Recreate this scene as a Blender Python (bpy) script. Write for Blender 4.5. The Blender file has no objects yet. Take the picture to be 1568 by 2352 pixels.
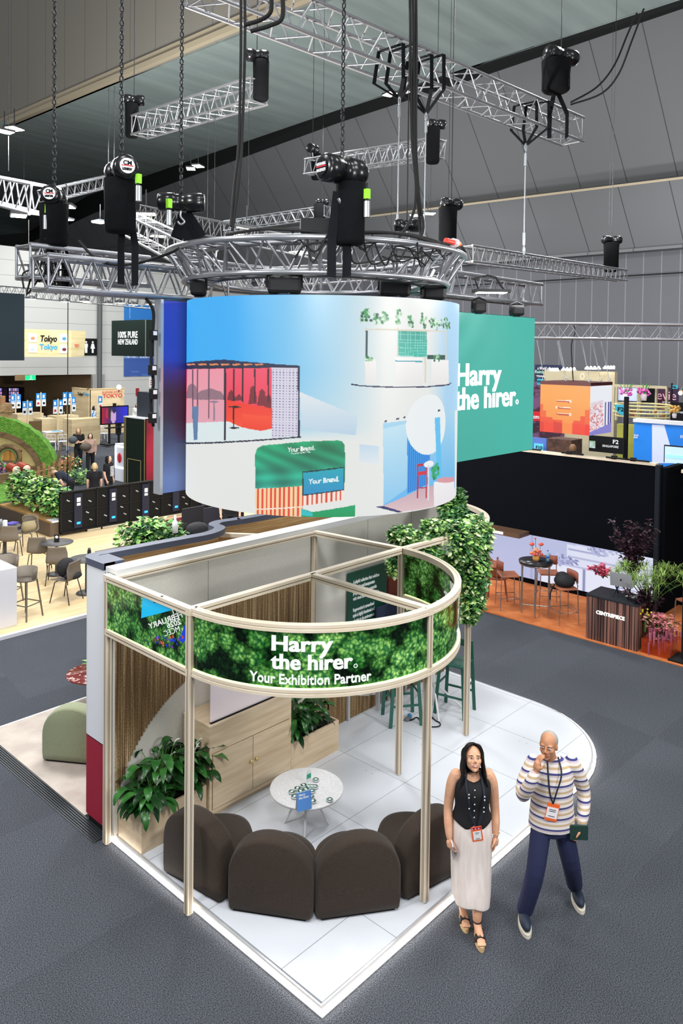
import bpy, bmesh, math, random
import numpy as np
from mathutils import Vector as V, Matrix
random.seed(7)
SC=bpy.context.scene; COL=SC.collection
PI=math.pi; sin=math.sin; cos=math.cos
# ---------------- camera model (metres; x runs along the stand's right front edge, y along its left front edge)
F,CY,PIT,ROL,YAW,CAMH=1768.466,854.109,0.0269125,0.0122521,0.8207343,5.2
_fw=V((0,cos(PIT),-sin(PIT))); _u0=V((0,sin(PIT),cos(PIT))); _r0=V((1,0,0))
_rt=cos(ROL)*_r0+sin(ROL)*_u0; _up=-sin(ROL)*_r0+cos(ROL)*_u0
_Rz=Matrix.Rotation(-YAW,3,'Z'); FW=_Rz@_fw; RT=_Rz@_rt; UP=_Rz@_up
CAM=V((-4.221,-4.054,CAMH))
def ray(u,v): return FW+RT*((u-784)/F)-UP*((v-CY)/F)
def G(u,v,z=0.0):
    r=ray(u,v); return CAM+r*((z-CAM.z)/r.z)
def XP(u,v,x):
    r=ray(u,v); return CAM+r*((x-CAM.x)/r.x)
def YP(u,v,y):
    r=ray(u,v); return CAM+r*((y-CAM.y)/r.y)
def DP(u,v,d): return CAM+ray(u,v)*d
def PL(u,v,P,n):
    r=ray(u,v); return CAM+r*((V(P)-CAM).dot(n)/r.dot(n))
cam=bpy.data.cameras.new('camera'); co=bpy.data.objects.new('camera',cam); COL.objects.link(co)
co.matrix_world=Matrix(((RT.x,UP.x,-FW.x,CAM.x),(RT.y,UP.y,-FW.y,CAM.y),(RT.z,UP.z,-FW.z,CAM.z),(0,0,0,1)))
cam.sensor_width=36; cam.lens=36*F/2352; cam.shift_y=-(1176-CY)/2352; cam.clip_start=.1; cam.clip_end=400
SC.camera=co
SC.view_settings.view_transform='Standard'; SC.view_settings.look='None'; SC.view_settings.gamma=1; SC.view_settings.exposure=0
# ---------------- materials
def hx(h):
    h=h.lstrip('#'); r=[]
    for i in (0,2,4):
        c=int(h[i:i+2],16)/255; r.append(c/12.92 if c<=.04045 else ((c+.055)/1.055)**2.4)
    return tuple(r)+(1,)
MATS={}
def mat(name,col='#808080',r=.6,m=0,e=0,ec=None,var=None,bump=None,al=1,tr=0,sp=.5,ior=1.45,sheen=0):
    if name in MATS: return MATS[name]
    mt=bpy.data.materials.new(name); mt.use_nodes=True; nt=mt.node_tree; b=nt.nodes['Principled BSDF']
    b.inputs['Base Color'].default_value=hx(col); b.inputs['Roughness'].default_value=r; b.inputs['Metallic'].default_value=m
    b.inputs['Specular IOR Level'].default_value=sp; b.inputs['IOR'].default_value=ior
    if sheen: b.inputs['Sheen Weight'].default_value=sheen; b.inputs['Sheen Roughness'].default_value=.4
    if e: b.inputs['Emission Color'].default_value=hx(ec or col); b.inputs['Emission Strength'].default_value=e
    if al<1: b.inputs['Alpha'].default_value=al
    if tr: b.inputs['Transmission Weight'].default_value=tr
    tc=None
    def coord(scale):
        nonlocal tc
        if tc is None: tc=nt.nodes.new('ShaderNodeTexCoord')
        mp=nt.nodes.new('ShaderNodeMapping'); nt.links.new(tc.outputs['Object'],mp.inputs[0])
        mp.inputs['Scale'].default_value=scale if isinstance(scale,tuple) else (scale,)*3
        return mp
    if var:   # (scale, colour2[, detail, lo, hi])
        sc,c2=var[0],var[1]; det=var[2] if len(var)>2 else 3; lo=var[3] if len(var)>3 else .35; hi=var[4] if len(var)>4 else .65
        mp=coord(sc); n=nt.nodes.new('ShaderNodeTexNoise'); n.inputs['Scale'].default_value=1; n.inputs['Detail'].default_value=det
        nt.links.new(mp.outputs[0],n.inputs['Vector'])
        cr=nt.nodes.new('ShaderNodeValToRGB'); cr.color_ramp.elements[0].position=lo; cr.color_ramp.elements[1].position=hi
        cr.color_ramp.elements[0].color=hx(col); cr.color_ramp.elements[1].color=hx(c2)
        nt.links.new(n.outputs['Fac'],cr.inputs[0]); nt.links.new(cr.outputs[0],b.inputs['Base Color'])
        if e and not ec: nt.links.new(cr.outputs[0],b.inputs['Emission Color'])
    if bump:
        mp=coord(bump[0]); n=nt.nodes.new('ShaderNodeTexNoise'); n.inputs['Scale'].default_value=1; n.inputs['Detail'].default_value=2
        nt.links.new(mp.outputs[0],n.inputs['Vector']); bm=nt.nodes.new('ShaderNodeBump'); bm.inputs['Strength'].default_value=bump[1]
        bm.inputs['Distance'].default_value=bump[2] if len(bump)>2 else .01
        nt.links.new(n.outputs['Fac'],bm.inputs['Height']); nt.links.new(bm.outputs[0],b.inputs['Normal'])
    MATS[name]=mt; return mt
def nodes(mt): return mt.node_tree.nodes, mt.node_tree.links, mt.node_tree.nodes['Principled BSDF']
def vcol_mat(name,r=.6,e=0):   # colour comes from a colour attribute (screen pictures, prints)
    mt=mat(name,'#808080',r=r); n,l,b=nodes(mt)
    a=n.new('ShaderNodeVertexColor'); a.layer_name='Col'
    if e:
        b.inputs['Base Color'].default_value=(.02,.02,.02,1); l.new(a.outputs[0],b.inputs['Emission Color']); b.inputs['Emission Strength'].default_value=e
    else: l.new(a.outputs[0],b.inputs['Base Color'])
    return mt
# ---------------- mesh builder
def basis(d,hint=None):
    d=V(d).normalized(); h=V(hint) if hint is not None else (V((0,0,1)) if abs(d.z)<.95 else V((1,0,0)))
    s=d.cross(h).normalized(); return d,s,s.cross(d).normalized()
class MB:
    def __init__(s): s.v=[];s.f=[];s.mi=[];s.sm=[];s.mats=[]
    def idx(s,m):
        if m not in s.mats: s.mats.append(m)
        return s.mats.index(m)
    def add(s,vs,fs,m,smooth=False):
        o=len(s.v); s.v.extend(tuple(p) for p in vs); k=s.idx(m)
        for f in fs: s.f.append(tuple(i+o for i in f)); s.mi.append(k); s.sm.append(smooth)
        return s
    def box(s,a,b,m):
        x0,y0,z0=[min(a[i],b[i]) for i in range(3)]; x1,y1,z1=[max(a[i],b[i]) for i in range(3)]
        return s.add([(x0,y0,z0),(x1,y0,z0),(x1,y1,z0),(x0,y1,z0),(x0,y0,z1),(x1,y0,z1),(x1,y1,z1),(x0,y1,z1)],
            [(0,3,2,1),(4,5,6,7),(0,1,5,4),(1,2,6,5),(2,3,7,6),(3,0,4,7)],m)
    def bar(s,p,q,w,h,m,hint=None):   # rectangular bar from p to q, w across, h along hint
        p=V(p);q=V(q); d,sd,u=basis(q-p,hint); a=sd*(w/2); b=u*(h/2)
        vs=[p-a-b,p+a-b,p+a+b,p-a+b,q-a-b,q+a-b,q+a+b,q-a+b]
        return s.add(vs,[(0,3,2,1),(4,5,6,7),(0,1,5,4),(1,2,6,5),(2,3,7,6),(3,0,4,7)],m)
    def tube(s,pts,r,m,n=8,closed=False,smooth=True,cap=True):
        pts=[V(p) for p in pts]; k=len(pts)
        rr=r if isinstance(r,(list,tuple)) else [r]*k
        vs=[];prev=None
        for i in range(k):
            if closed: d=pts[(i+1)%k]-pts[i-1]
            else: d=pts[min(i+1,k-1)]-pts[max(i-1,0)]
            if d.length<1e-9: d=V((0,0,1))
            d=d.normalized()
            if prev is None: _,sd,u=basis(d)
            else:
                sd=prev-d*prev.dot(d)
                if sd.length<1e-6: _,sd,u=basis(d)
                sd=sd.normalized(); u=sd.cross(d)
            prev=sd
            for j in range(n):
                a=2*PI*j/n; vs.append(pts[i]+(sd*cos(a)+u*sin(a))*rr[i])
        fs=[]
        for i in range(k if closed else k-1):
            i2=(i+1)%k
            for j in range(n): fs.append((i*n+j,i*n+(j+1)%n,i2*n+(j+1)%n,i2*n+j))
        s.add(vs,fs,m,smooth)
        if cap and not closed:
            s.add(vs[:n],[tuple(range(n))],m); s.add(vs[-n:],[tuple(reversed(range(n)))],m)
        return s
    def cyl(s,p,q,r,m,r2=None,n=12,smooth=True): return s.tube([p,q],[r,r if r2 is None else r2],m,n,smooth=smooth)
    def lathe(s,c,prof,m,n=24,axis=None,smooth=True):   # prof: (radius, height)
        c=V(c); d,sd,u=basis(axis or (0,0,1)); vs=[]
        for (r,h) in prof:
            for j in range(n):
                a=2*PI*j/n; vs.append(c+d*h+(sd*cos(a)+u*sin(a))*max(r,1e-4))
        fs=[]
        for i in range(len(prof)-1):
            for j in range(n): fs.append((i*n+j,(i+1)*n+j,(i+1)*n+(j+1)%n,i*n+(j+1)%n))
        return s.add(vs,fs,m,smooth)
    def ball(s,c,r,m,n=12,k=8,rot=None):
        c=V(c); R=(r,r,r) if not isinstance(r,(tuple,list)) else r; vs=[]
        for i in range(k+1):
            t=PI*i/k
            for j in range(n):
                a=2*PI*j/n; p=V((R[0]*sin(t)*cos(a),R[1]*sin(t)*sin(a),-R[2]*cos(t)))
                vs.append(c+(rot@p if rot else p))
        fs=[(i*n+j,i*n+(j+1)%n,(i+1)*n+(j+1)%n,(i+1)*n+j) for i in range(k) for j in range(n)]
        return s.add(vs,fs,m,True)
    def poly(s,pts,m,thick=None):   # flat polygon, optionally extruded by vector
        pts=[V(p) for p in pts]; n=len(pts)
        if thick is None: return s.add(pts,[tuple(range(n))],m)
        t=V(thick); vs=pts+[p+t for p in pts]
        fs=[tuple(range(n)),tuple(range(2*n-1,n-1,-1))]+[(i,i+n,(i+1)%n+n,(i+1)%n) for i in range(n)]
        return s.add(vs,fs,m)
    def ribbon(s,pts,w,t,m,side):   # strap: width w along side, thickness t
        pts=[V(p) for p in pts]; sd=V(side).normalized(); vs=[]
        for i,p in enumerate(pts):
            d=(pts[min(i+1,len(pts)-1)]-pts[max(i-1,0)]).normalized(); u=d.cross(sd)
            u=u.normalized() if u.length>1e-6 else V((0,0,1))
            vs+= [p-sd*w/2-u*t/2,p+sd*w/2-u*t/2,p+sd*w/2+u*t/2,p-sd*w/2+u*t/2]
        fs=[(0,1,2,3),tuple(len(vs)-4+i for i in (3,2,1,0))]
        for i in range(len(pts)-1):
            for j in range(4): fs.append((i*4+j,i*4+(j+1)%4,i*4+4+(j+1)%4,i*4+4+j))
        return s.add(vs,fs,m)
    def sweep(s,path,prof,m,closed=False,smooth=False):   # vertical-profile sweep along a plan path; prof = (out, up)
        n=len(path); k=len(prof); vs=[]
        for i in range(n):
            a=V(path[i-1]) if (closed or i>0) else V(path[0]); b=V(path[(i+1)%n]) if (closed or i<n-1) else V(path[-1])
            d=(b-a); d.z=0; d=d.normalized(); o=V((d.y,-d.x,0))
            for (x,z) in prof: vs.append(V(path[i])+o*x+V((0,0,z)))
        fs=[]
        for i in range(n if closed else n-1):
            i2=(i+1)%n
            for j in range(k): fs.append((i*k+j,i2*k+j,i2*k+(j+1)%k,i*k+(j+1)%k))
        if not closed: fs+= [tuple(range(k)),tuple(reversed([(n-1)*k+j for j in range(k)]))]
        return s.add(vs,fs,m,smooth)
    def merge(s,o,M=None):
        vs=[M@V(p) for p in o.v] if M is not None else o.v
        off=len(s.v); s.v.extend(tuple(p) for p in vs); mp=[s.idx(m) for m in o.mats]
        for f,k,sm in zip(o.f,o.mi,o.sm): s.f.append(tuple(i+off for i in f)); s.mi.append(mp[k]); s.sm.append(sm)
        return s
    def mesh(s,name,inv=None):
        me=bpy.data.meshes.new(name); vs=[inv@V(p) for p in s.v] if inv is not None else s.v
        me.from_pydata([tuple(p) for p in vs],[],s.f)
        for m in s.mats: me.materials.append(m)
        me.polygons.foreach_set('material_index',s.mi); me.polygons.foreach_set('use_smooth',s.sm); me.update(); return me
def bevel(o,w=.008,seg=2):
    b=o.modifiers.new('bevel','BEVEL'); b.width=w; b.segments=seg; b.limit_method='ANGLE'; b.angle_limit=.7; return o
def tag(o,label,cat,group=None):
    o['label']=label; o['category']=cat
    if group: o['group']=group
    return o
def thing(name,label,cat,loc=(0,0,0),rz=0,group=None):
    o=bpy.data.objects.new(name,None); COL.objects.link(o); o.empty_display_size=.1
    o.location=loc; o.rotation_euler=(0,0,rz); return tag(o,label,cat,group)
def part(parent,name,mb,label=None,world=False,bev=None):
    inv=None
    if world:
        T=parent
        while T.parent: T=T.parent
        inv=(Matrix.Translation(T.location)@T.rotation_euler.to_matrix().to_4x4()).inverted()
    o=bpy.data.objects.new(name,mb if isinstance(mb,bpy.types.Mesh) else mb.mesh(name,inv)); COL.objects.link(o); o.parent=parent
    if label: o['label']=label
    if bev: bevel(o,bev)
    return o
def solo(name,mb,label,cat,group=None,bev=None,loc=None):
    if loc is None:
        a=np.array([tuple(p) for p in mb.v]); lo=a.min(0); hi=a.max(0); loc=((lo[0]+hi[0])/2,(lo[1]+hi[1])/2,lo[2])
    o=bpy.data.objects.new(name,mb.mesh(name,Matrix.Translation(V(loc)).inverted())); COL.objects.link(o); o.location=loc
    if bev: bevel(o,bev)
    return tag(o,label,cat,group)
def struct(name,mb):
    o=bpy.data.objects.new(name,mb.mesh(name)); COL.objects.link(o); o['kind']='structure'; return o
def dup(root,loc,rz=0,label=None,group=None,scale=None):
    r=root.copy(); COL.objects.link(r); r.location=loc; r.rotation_euler=(0,0,rz)
    if label: r['label']=label
    if group: r['group']=group
    if scale: r.scale=(scale,)*3
    for ch in list(root.children):
        c=ch.copy(); COL.objects.link(c); c.parent=r
        for g in list(ch.children):
            d=g.copy(); COL.objects.link(d); d.parent=c
    return r
def spline(pts,k=6):
    P=[V(p) for p in pts]; out=[]
    for i in range(len(P)-1):
        a=P[max(i-1,0)];b=P[i];c=P[i+1];d=P[min(i+2,len(P)-1)]
        for j in range(k):
            t=j/k; out.append(.5*((2*b)+(c-a)*t+(2*a-5*b+4*c-d)*t*t+(3*b-a-3*c+d)*t**3))
    return out+[P[-1]]
def text_mb(txt,size,m,ext=.004,bold=.0,align='LEFT',sx=1.0,shear=0,space=1.0):
    cu=bpy.data.curves.new('t','FONT'); cu.body=txt; cu.size=size; cu.extrude=ext; cu.offset=bold; cu.align_x=align; cu.resolution_u=3; cu.shear=shear; cu.space_character=space
    o=bpy.data.objects.new('t',cu); COL.objects.link(o); dg=bpy.context.evaluated_depsgraph_get(); me=bpy.data.meshes.new_from_object(o.evaluated_get(dg))
    mb=MB(); mb.add([(v.co.x*sx,v.co.y,v.co.z) for v in me.vertices],[tuple(p.vertices) for p in me.polygons],m)
    bpy.data.objects.remove(o); bpy.data.curves.remove(cu); bpy.data.meshes.remove(me); return mb
def put_text(mb,txt,size,m,org,ux,uy,**k):   # lettering whose baseline starts at org, running along ux, rising along uy
    ux=V(ux).normalized(); uy=V(uy).normalized(); n=ux.cross(uy); M=Matrix(((ux.x,uy.x,n.x,org[0]),(ux.y,uy.y,n.y,org[1]),(ux.z,uy.z,n.z,org[2]),(0,0,0,1)))
    return mb.merge(text_mb(txt,size,m,**k),M)
def fit_text(mb,txt,m,a,b,uy,ext=.004,bold=0,h=None,**k):   # lettering that spans from point a to point b
    a=V(a);b=V(b); t=text_mb(txt,1,m,ext,0,**k); xs=[p[0] for p in t.v]; ys=[p[1] for p in t.v]; w=max(xs)-min(xs); L=(b-a).length
    s=L/w; sy=s if h is None else h/max(max(ys),1e-3)
    t=text_mb(txt,1,m,ext/max(s,1e-4),bold/max(s,1e-4) if bold else 0,**k)
    x0=min(p[0] for p in t.v); w=max(p[0] for p in t.v)-x0; s=L/w
    t.v=[((p[0]-x0)*s,p[1]*sy,p[2]*s) for p in t.v]
    ux=(b-a).normalized(); n=ux.cross(V(uy)).normalized(); uy=n.cross(ux)
    return mb.merge(t,Matrix(((ux.x,uy.x,n.x,a.x),(ux.y,uy.y,n.y,a.y),(ux.z,uy.z,n.z,a.z),(0,0,0,1))))
def bake(o,voxel,it=4,dec=None):
    m=o.modifiers.new('r','REMESH'); m.mode='VOXEL'; m.voxel_size=voxel; m.use_smooth_shade=True
    if it: sm=o.modifiers.new('s','SMOOTH'); sm.factor=.5; sm.iterations=it
    dg=bpy.context.evaluated_depsgraph_get(); me=bpy.data.meshes.new_from_object(o.evaluated_get(dg)); old=o.data; mats=[x for x in old.materials]
    me.materials.clear()
    for x in mats: me.materials.append(x)
    o.modifiers.clear(); o.data=me; bpy.data.meshes.remove(old); me.polygons.foreach_set('use_smooth',[True]*len(me.polygons)); return o
Z3=V((0,0,1))
# ================= hall
M_carpet=mat('carpet_charcoal','#3c4048',r=.95,sp=.1)
def carpet_nodes(mt,c0,c1,tile=2.0):
    n,l,b=nodes(mt); tc=n.new('ShaderNodeTexCoord')
    n1=n.new('ShaderNodeTexNoise'); n1.inputs['Scale'].default_value=105; n1.inputs['Detail'].default_value=3; n1.inputs['Roughness'].default_value=.75
    l.new(tc.outputs['Object'],n1.inputs['Vector'])
    cr=n.new('ShaderNodeValToRGB'); cr.color_ramp.elements[0].position=.36; cr.color_ramp.elements[1].position=.68
    cr.color_ramp.elements[0].color=hx(c0); cr.color_ramp.elements[1].color=hx(c1); l.new(n1.outputs['Fac'],cr.inputs[0])
    mp=n.new('ShaderNodeMapping'); mp.inputs['Rotation'].default_value=(0,0,.06); mp.inputs['Scale'].default_value=(1/2.1,1/1.0,1); l.new(tc.outputs['Object'],mp.inputs[0])
    fl=n.new('ShaderNodeVectorMath'); fl.operation='FLOOR'; l.new(mp.outputs[0],fl.inputs[0])
    wn=n.new('ShaderNodeTexWhiteNoise'); wn.noise_dimensions='2D'; l.new(fl.outputs[0],wn.inputs['Vector'])
    mr=n.new('ShaderNodeMapRange'); mr.inputs['To Min'].default_value=.9; mr.inputs['To Max'].default_value=1.08; l.new(wn.outputs['Value'],mr.inputs['Value'])
    mx=n.new('ShaderNodeVectorMath'); mx.operation='SCALE'; l.new(cr.outputs[0],mx.inputs[0]); l.new(mr.outputs[0],mx.inputs['Scale']); l.new(mx.outputs[0],b.inputs['Base Color'])
carpet_nodes(M_carpet,'#111419','#666a72')
M_white=mat('wall_panel_white','#c9c9c6',r=.7)
def seams(mt,col,period,axis,wid=.03,dark=.45,off=0.0):
    n,l,b=nodes(mt); tc=n.new('ShaderNodeTexCoord'); sx=n.new('ShaderNodeSeparateXYZ'); l.new(tc.outputs['Object'],sx.inputs[0])
    d=n.new('ShaderNodeMath'); d.operation='DIVIDE'; d.inputs[1].default_value=period; l.new(sx.outputs[axis],d.inputs[0])
    a=n.new('ShaderNodeMath'); a.operation='ADD'; a.inputs[1].default_value=off; l.new(d.outputs[0],a.inputs[0])
    f=n.new('ShaderNodeMath'); f.operation='FRACT'; l.new(a.outputs[0],f.inputs[0])
    g=n.new('ShaderNodeMath'); g.operation='LESS_THAN'; g.inputs[1].default_value=wid/period; l.new(f.outputs[0],g.inputs[0])
    m=n.new('ShaderNodeMix'); m.data_type='RGBA'; c=hx(col); m.inputs[6].default_value=c; m.inputs[7].default_value=(c[0]*dark,c[1]*dark,c[2]*dark,1)
    l.new(g.outputs[0],m.inputs[0]); l.new(m.outputs[2],b.inputs['Base Color'])
seams(M_white,'#c9c9c6',1.0,2,.035,.6,.15)
M_bulk=mat('bulkhead_taupe','#8d877e',r=.8); seams(M_bulk,'#8d877e',2.4,1,.05,.55)
M_band=mat('sloped_panel_grey','#66676a',r=.75); seams(M_band,'#66676a',2.6,1,.05,.35)
M_rwall=mat('curtain_wall_grey','#6e6e74',r=.85); seams(M_rwall,'#5a5a60',.98,1,.05,1.8)
M_soff=mat('soffit_concrete','#8f9a98',r=.85,var=((.12,1.2,1),'#7c8684',6,.3,.7))
M_black=mat('black_void','#050607',r=.9); M_beige=mat('beam_beige','#b3a48c',r=.6)
M_brownw=mat('foyer_wall_brown','#7d6a52',r=.7); M_dkbrown=mat('foyer_dark','#15110f',r=.7)
f=MB(); f.add([(-25,-25,0),(75,-25,0),(75,115,0),(-25,115,0)],[(0,1,2,3)],M_carpet); struct('floor',f)
YW=46
# white partition wall with the foyer opening
w=MB(); zt=11.75; z0=3.34
xa=YP(-60,862,YW).x; xb=YP(222,862,YW).x
w.box((-4,YW,z0),(75,YW+.4,zt),M_white); w.box((xb,YW,0),(75,YW+.4,z0),M_white); w.box((-4,YW,0),(4,YW+.4,z0),M_white); struct('wall_left',w)
# foyer behind the opening
w=MB(); w.box((4,YW+.4,0),(4.2,YW+14,z0),M_brownw); w.box((xb,YW+.4,0),(xb+.2,YW+14,z0),mat('foyer_ply','#b39a78')); w.box((4,YW+9,0),(xb,YW+9.2,z0),M_brownw); 
xd0=YP(122,870,YW+8.6).x; xd1=YP(190,870,YW+8.6).x
w.box((xd0,YW+8.4,0),(xd1,YW+8.9,z0-.02),M_dkbrown); w.box((4,YW+.4,z0),(xb,YW+14,z0+.2),M_dkbrown)
struct('wall_foyer',w)
w=MB(); w.box((4,YW+.5,0),(xb,YW+9,.015),mat('foyer_timber_floor','#8a6b48',r=.5)); struct('floor_foyer',w)
w=MB(); p=YP(229,700,YW-.3); w.cyl((p.x,YW-.3,0),(p.x,YW-.3,zt),.17,mat('downpipe_grey','#5c5f61')); w.box((p.x-.5,YW-.25,0),(p.x+.45,YW-.03,z0),mat('pilaster_grey','#9b9b98')); struct('trim_1',w)
# end wall behind the partition and the dark zone above it
w=MB(); w.box((-20,104,0),(75,104.5,34),M_black); struct('wall_back',w)
# soffit strip, bulkhead, void strip and the two sloped bands of the right wall
ZS=20.2
b0=[(0,290),(270,175),(560,70),(740,10)]; 
s=MB(); pts=[G(0,290,ZS),V((18.3,75,ZS)),G(-60,545,ZS),G(64,534,ZS),G(143,500,ZS),G(200,452,ZS),G(420,380,ZS),G(784,252,ZS),G(1568,-2,ZS),V((31,-14,ZS)),V((19.6,-14,ZS)),G(740,10,ZS)]
s.poly(pts,M_soff,(0,0,.3)); struct('ceiling',s)
s=MB(); s.poly([(18.35,75,ZS),(19.6,-14,ZS),(19.6,-14,40),(18.35,75,40)],M_bulk,(.3,0,0)); struct('wall_bulkhead',s)
s=MB()
for dz,dx,h in ((0,-.25,.28),(.36,-.12,.3)):
    s.poly([(18.35+dx,75,ZS-.05+dz),(19.6+dx,-14,ZS-.05+dz),(19.6+dx,-14,ZS-.05+dz+h),(18.35+dx,75,ZS-.05+dz+h)],M_beige,(.3,0,0))
struct('trim_2',s)
n1=V((1,0,.8)); P2=V((37.5,18.5,10.89)); Q=V((36.59,9.75,13.9))
top=[PL(u,v,Q,n1) for u,v in ((1640,-8),(1568,20),(1100,178),(784,280),(420,412),(215,490),(64,560))]
bot=[PL(u,v,Q,n1) for u,v in ((64,600),(400,556),(784,503),(1100,464),(1568,408),(1640,400))]
s=MB(); s.poly(top+bot,M_band,(.3,0,.24)); struct('wall_right_upper',s)
s=MB(); dn=[p+V((-.05,0,-.02)) for p in top]
up=[G(u,v,ZS) for u,v in ((1640,-30),(1568,-6),(1100,150),(784,250),(420,378),(200,450),(64,534))]
s.poly(dn+list(reversed(up)),M_black); s.poly([p+V((6,0,2)) for p in dn]+[p+V((6,0,14)) for p in reversed(up)],M_black); struct('trim_3',s)
b2t=[PL(u,v,P2,n1) for u,v in ((1640,402),(1568,411),(1100,468),(784,507),(600,530),(134,585),(0,596))]
b2b=[PL(u,v,P2,n1) for u,v in ((0,640),(300,650),(784,625),(1249,592),(1568,565),(1640,559))]
s=MB(); s.poly(b2t+b2b,M_band,(.3,0,.24)); struct('wall_right_lower',s)
s=MB(); 
lb=[p for p in reversed(bot)]   # ledge between the bands
s.poly(lb[:5]+[b2t[i]+V((.0,0,0)) for i in (3,2,1,0)],M_beige,(0,0,.12)); struct('trim_4',s)
xr=38.0; zr=XP(1400,637,xr).z
s=MB(); s.box((xr,-14,0),(xr+.4,46,zr+1.8),M_rwall); struct('wall_right',s)
s=MB(); s.bar((xr-.25,-10,zr),(xr-.25,34,zr),.06,.06,M_black); s.box((xr-.8,-14,zr+1.25),(xr+.2,46,zr+1.4),M_band); struct('trim_5',s)
# ---------------- light
W=bpy.data.worlds.new('hall_air'); SC.world=W; W.use_nodes=True
W.node_tree.nodes['Background'].inputs[0].default_value=(.93,.97,1,1); W.node_tree.nodes['Background'].inputs[1].default_value=.36
def area(name,loc,target,power,sx,sy=None,col=(1,1,1),spread=None):
    l=bpy.data.lights.new(name,'AREA'); l.energy=power; l.shape='RECTANGLE'; l.size=sx; l.size_y=sy or sx; l.color=col
    if spread: l.spread=spread
    o=bpy.data.objects.new(name,l); COL.objects.link(o); o.location=loc
    d=(V(target)-V(loc)).normalized(); o.rotation_euler=d.to_track_quat('-Z','Y').to_euler(); return o
WARM=(1,.96,.9)
# high-bay rows over the hall
for i,(x,y,p) in enumerate(((-2,-3,330),(5,-4,300),(-4,6,420),(6,8,700),(14,3,700),(16,16,1100),(26,8,1300),(8,22,1100),(20,32,1500),(10,36,1300),(28,22,1500),(20,42,300))):
    area('high_bay_or_fill_light',(x,y,14),(x,y,0),p,1.6)
# wash on the stand from the rig above it
area('stand_wash_light',(2.3,-.6,6.0),(2.0,1.6,0),42,.8,.5,(1,.98,.96))
area('stand_wash_light',(4.6,1.0,5.9),(4.2,2.2,0),14,.6,.4)
area('stand_wash_light',(-1.3,-.9,6.3),(2.2,2.6,1.2),85,.8,.5); area('stand_wash_light',(3.2,-.4,6.2),(3.6,3.0,1.4),45,.6,.4); area('high_bay_or_fill_light',(2.6,-9.5,6.6),(2.6,3,2.0),560,1.8); area('high_bay_or_fill_light',(-6.5,2.2,8.5),(0,3.2,1.2),420,1.4)  # fills added to brighten stand interior, rear wall and end wall; fixtures unseen

area('truss_uplight',(2.2,4.5,5.6),(18.4,24,27),2200,.5,.5,(1,.95,.88))
area('soffit_bounce_fill',(14,6,9.6),(24,14,20),1700,2,2,(.95,1,.98)); area('soffit_bounce_fill',(12,26,9.6),(22,34,20),2100,2,2,(.95,1,.98))  # added lamps standing in for upward bounce onto the soffit
area('wall_washer',(27,6,9.5),(35,8,15),420,3,1); area('wall_washer',(28,22,9.5),(35,24,15),380,3,1); area('wall_washer',(30,8,7),(37.5,10,12),420,3,1)
area('high_bay_or_fill_light',(-5,-7,11.5),(1.5,.5,.5),360,1.6); area('high_bay_or_fill_light',(1.2,8.2,8.5),(1.2,8.0,0),620,1.6); area('high_bay_or_fill_light',(7,13,9),(7,13,0),420,1.6)  # first lamp is an unseen fill added in front of the stand
# ================= the stand in the foreground
M_ply=mat('frame_champagne','#dfd2be',r=.45,var=((3,3,.8),'#d6c7b0',2)); M_groove=mat('frame_groove','#6f5f4f',r=.6)
M_alu=mat('aluminium_edge','#c9cacc',r=.35,m=.6); M_led=mat('led_strip_white','#fff6ec',e=11)
M_tile=mat('white_floor_tile','#cfd3da',r=.28)
def grid_seams(mt,col,per,offx,offy,wid=.006,dark=.45,var=None):
    n,l,b=nodes(mt); tc=n.new('ShaderNodeTexCoord'); sx=n.new('ShaderNodeSeparateXYZ'); l.new(tc.outputs['Object'],sx.inputs[0]); gs=[]
    for ax,of in ((0,offx),(1,offy)):
        s=n.new('ShaderNodeMath'); s.operation='SUBTRACT'; s.inputs[1].default_value=of; l.new(sx.outputs[ax],s.inputs[0])
        d=n.new('ShaderNodeMath'); d.operation='DIVIDE'; d.inputs[1].default_value=per; l.new(s.outputs[0],d.inputs[0])
        f=n.new('ShaderNodeMath'); f.operation='FRACT'; l.new(d.outputs[0],f.inputs[0])
        g=n.new('ShaderNodeMath'); g.operation='LESS_THAN'; g.inputs[1].default_value=wid/per; l.new(f.outputs[0],g.inputs[0]); gs.append(g)
    mxm=n.new('ShaderNodeMath'); mxm.operation='MAXIMUM'; l.new(gs[0].outputs[0],mxm.inputs[0]); l.new(gs[1].outputs[0],mxm.inputs[1])
    m=n.new('ShaderNodeMix'); m.data_type='RGBA'; c=hx(col); m.inputs[6].default_value=c; m.inputs[7].default_value=(c[0]*dark,c[1]*dark,c[2]*dark,1)
    l.new(mxm.outputs[0],m.inputs[0]); l.new(m.outputs[2],b.inputs['Base Color'])
grid_seams(M_tile,'#cfd3da',.98,.91-.98,.975-.98,.007,.4)
PZ=.08
def plat_path(ins,step=14):
    r=1.5-ins
    pts=[V((ins,3.12,0)),V((ins,ins,0)),V((4.5,ins,0))]
    pts+=[V((4.5+r*sin(a),1.5-r*cos(a),0)) for a in [PI/2*k/step for k in range(1,step+1)]]
    return pts+[V((6-ins,3.12,0))]
T=thing('exhibition_platform','low white tiled stand floor with a glowing light strip round its edge','platform',(3,1.5,0))
m=MB(); pp=plat_path(.05); m.poly([V((p.x,p.y,.002)) for p in pp],M_tile,(0,0,PZ-.002)); part(T,'floor_tiles',m,world=True)
m=MB(); pth=plat_path(0); m.sweep(pth,[(0,.0),(0,.02),(-.012,.022),(-.012,.05),(-.03,.078),(-.052,.083),(-.052,0)],M_alu); part(T,'edge_profile',m,world=True,label='brushed aluminium edge profile')
m=MB(); m.sweep(pth,[(.002,.016),(.006,.056),(-.022,.060),(-.022,.016)],M_led); part(T,'light_strip',m,world=True,label='bright white light strip')
m=MB()
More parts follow.
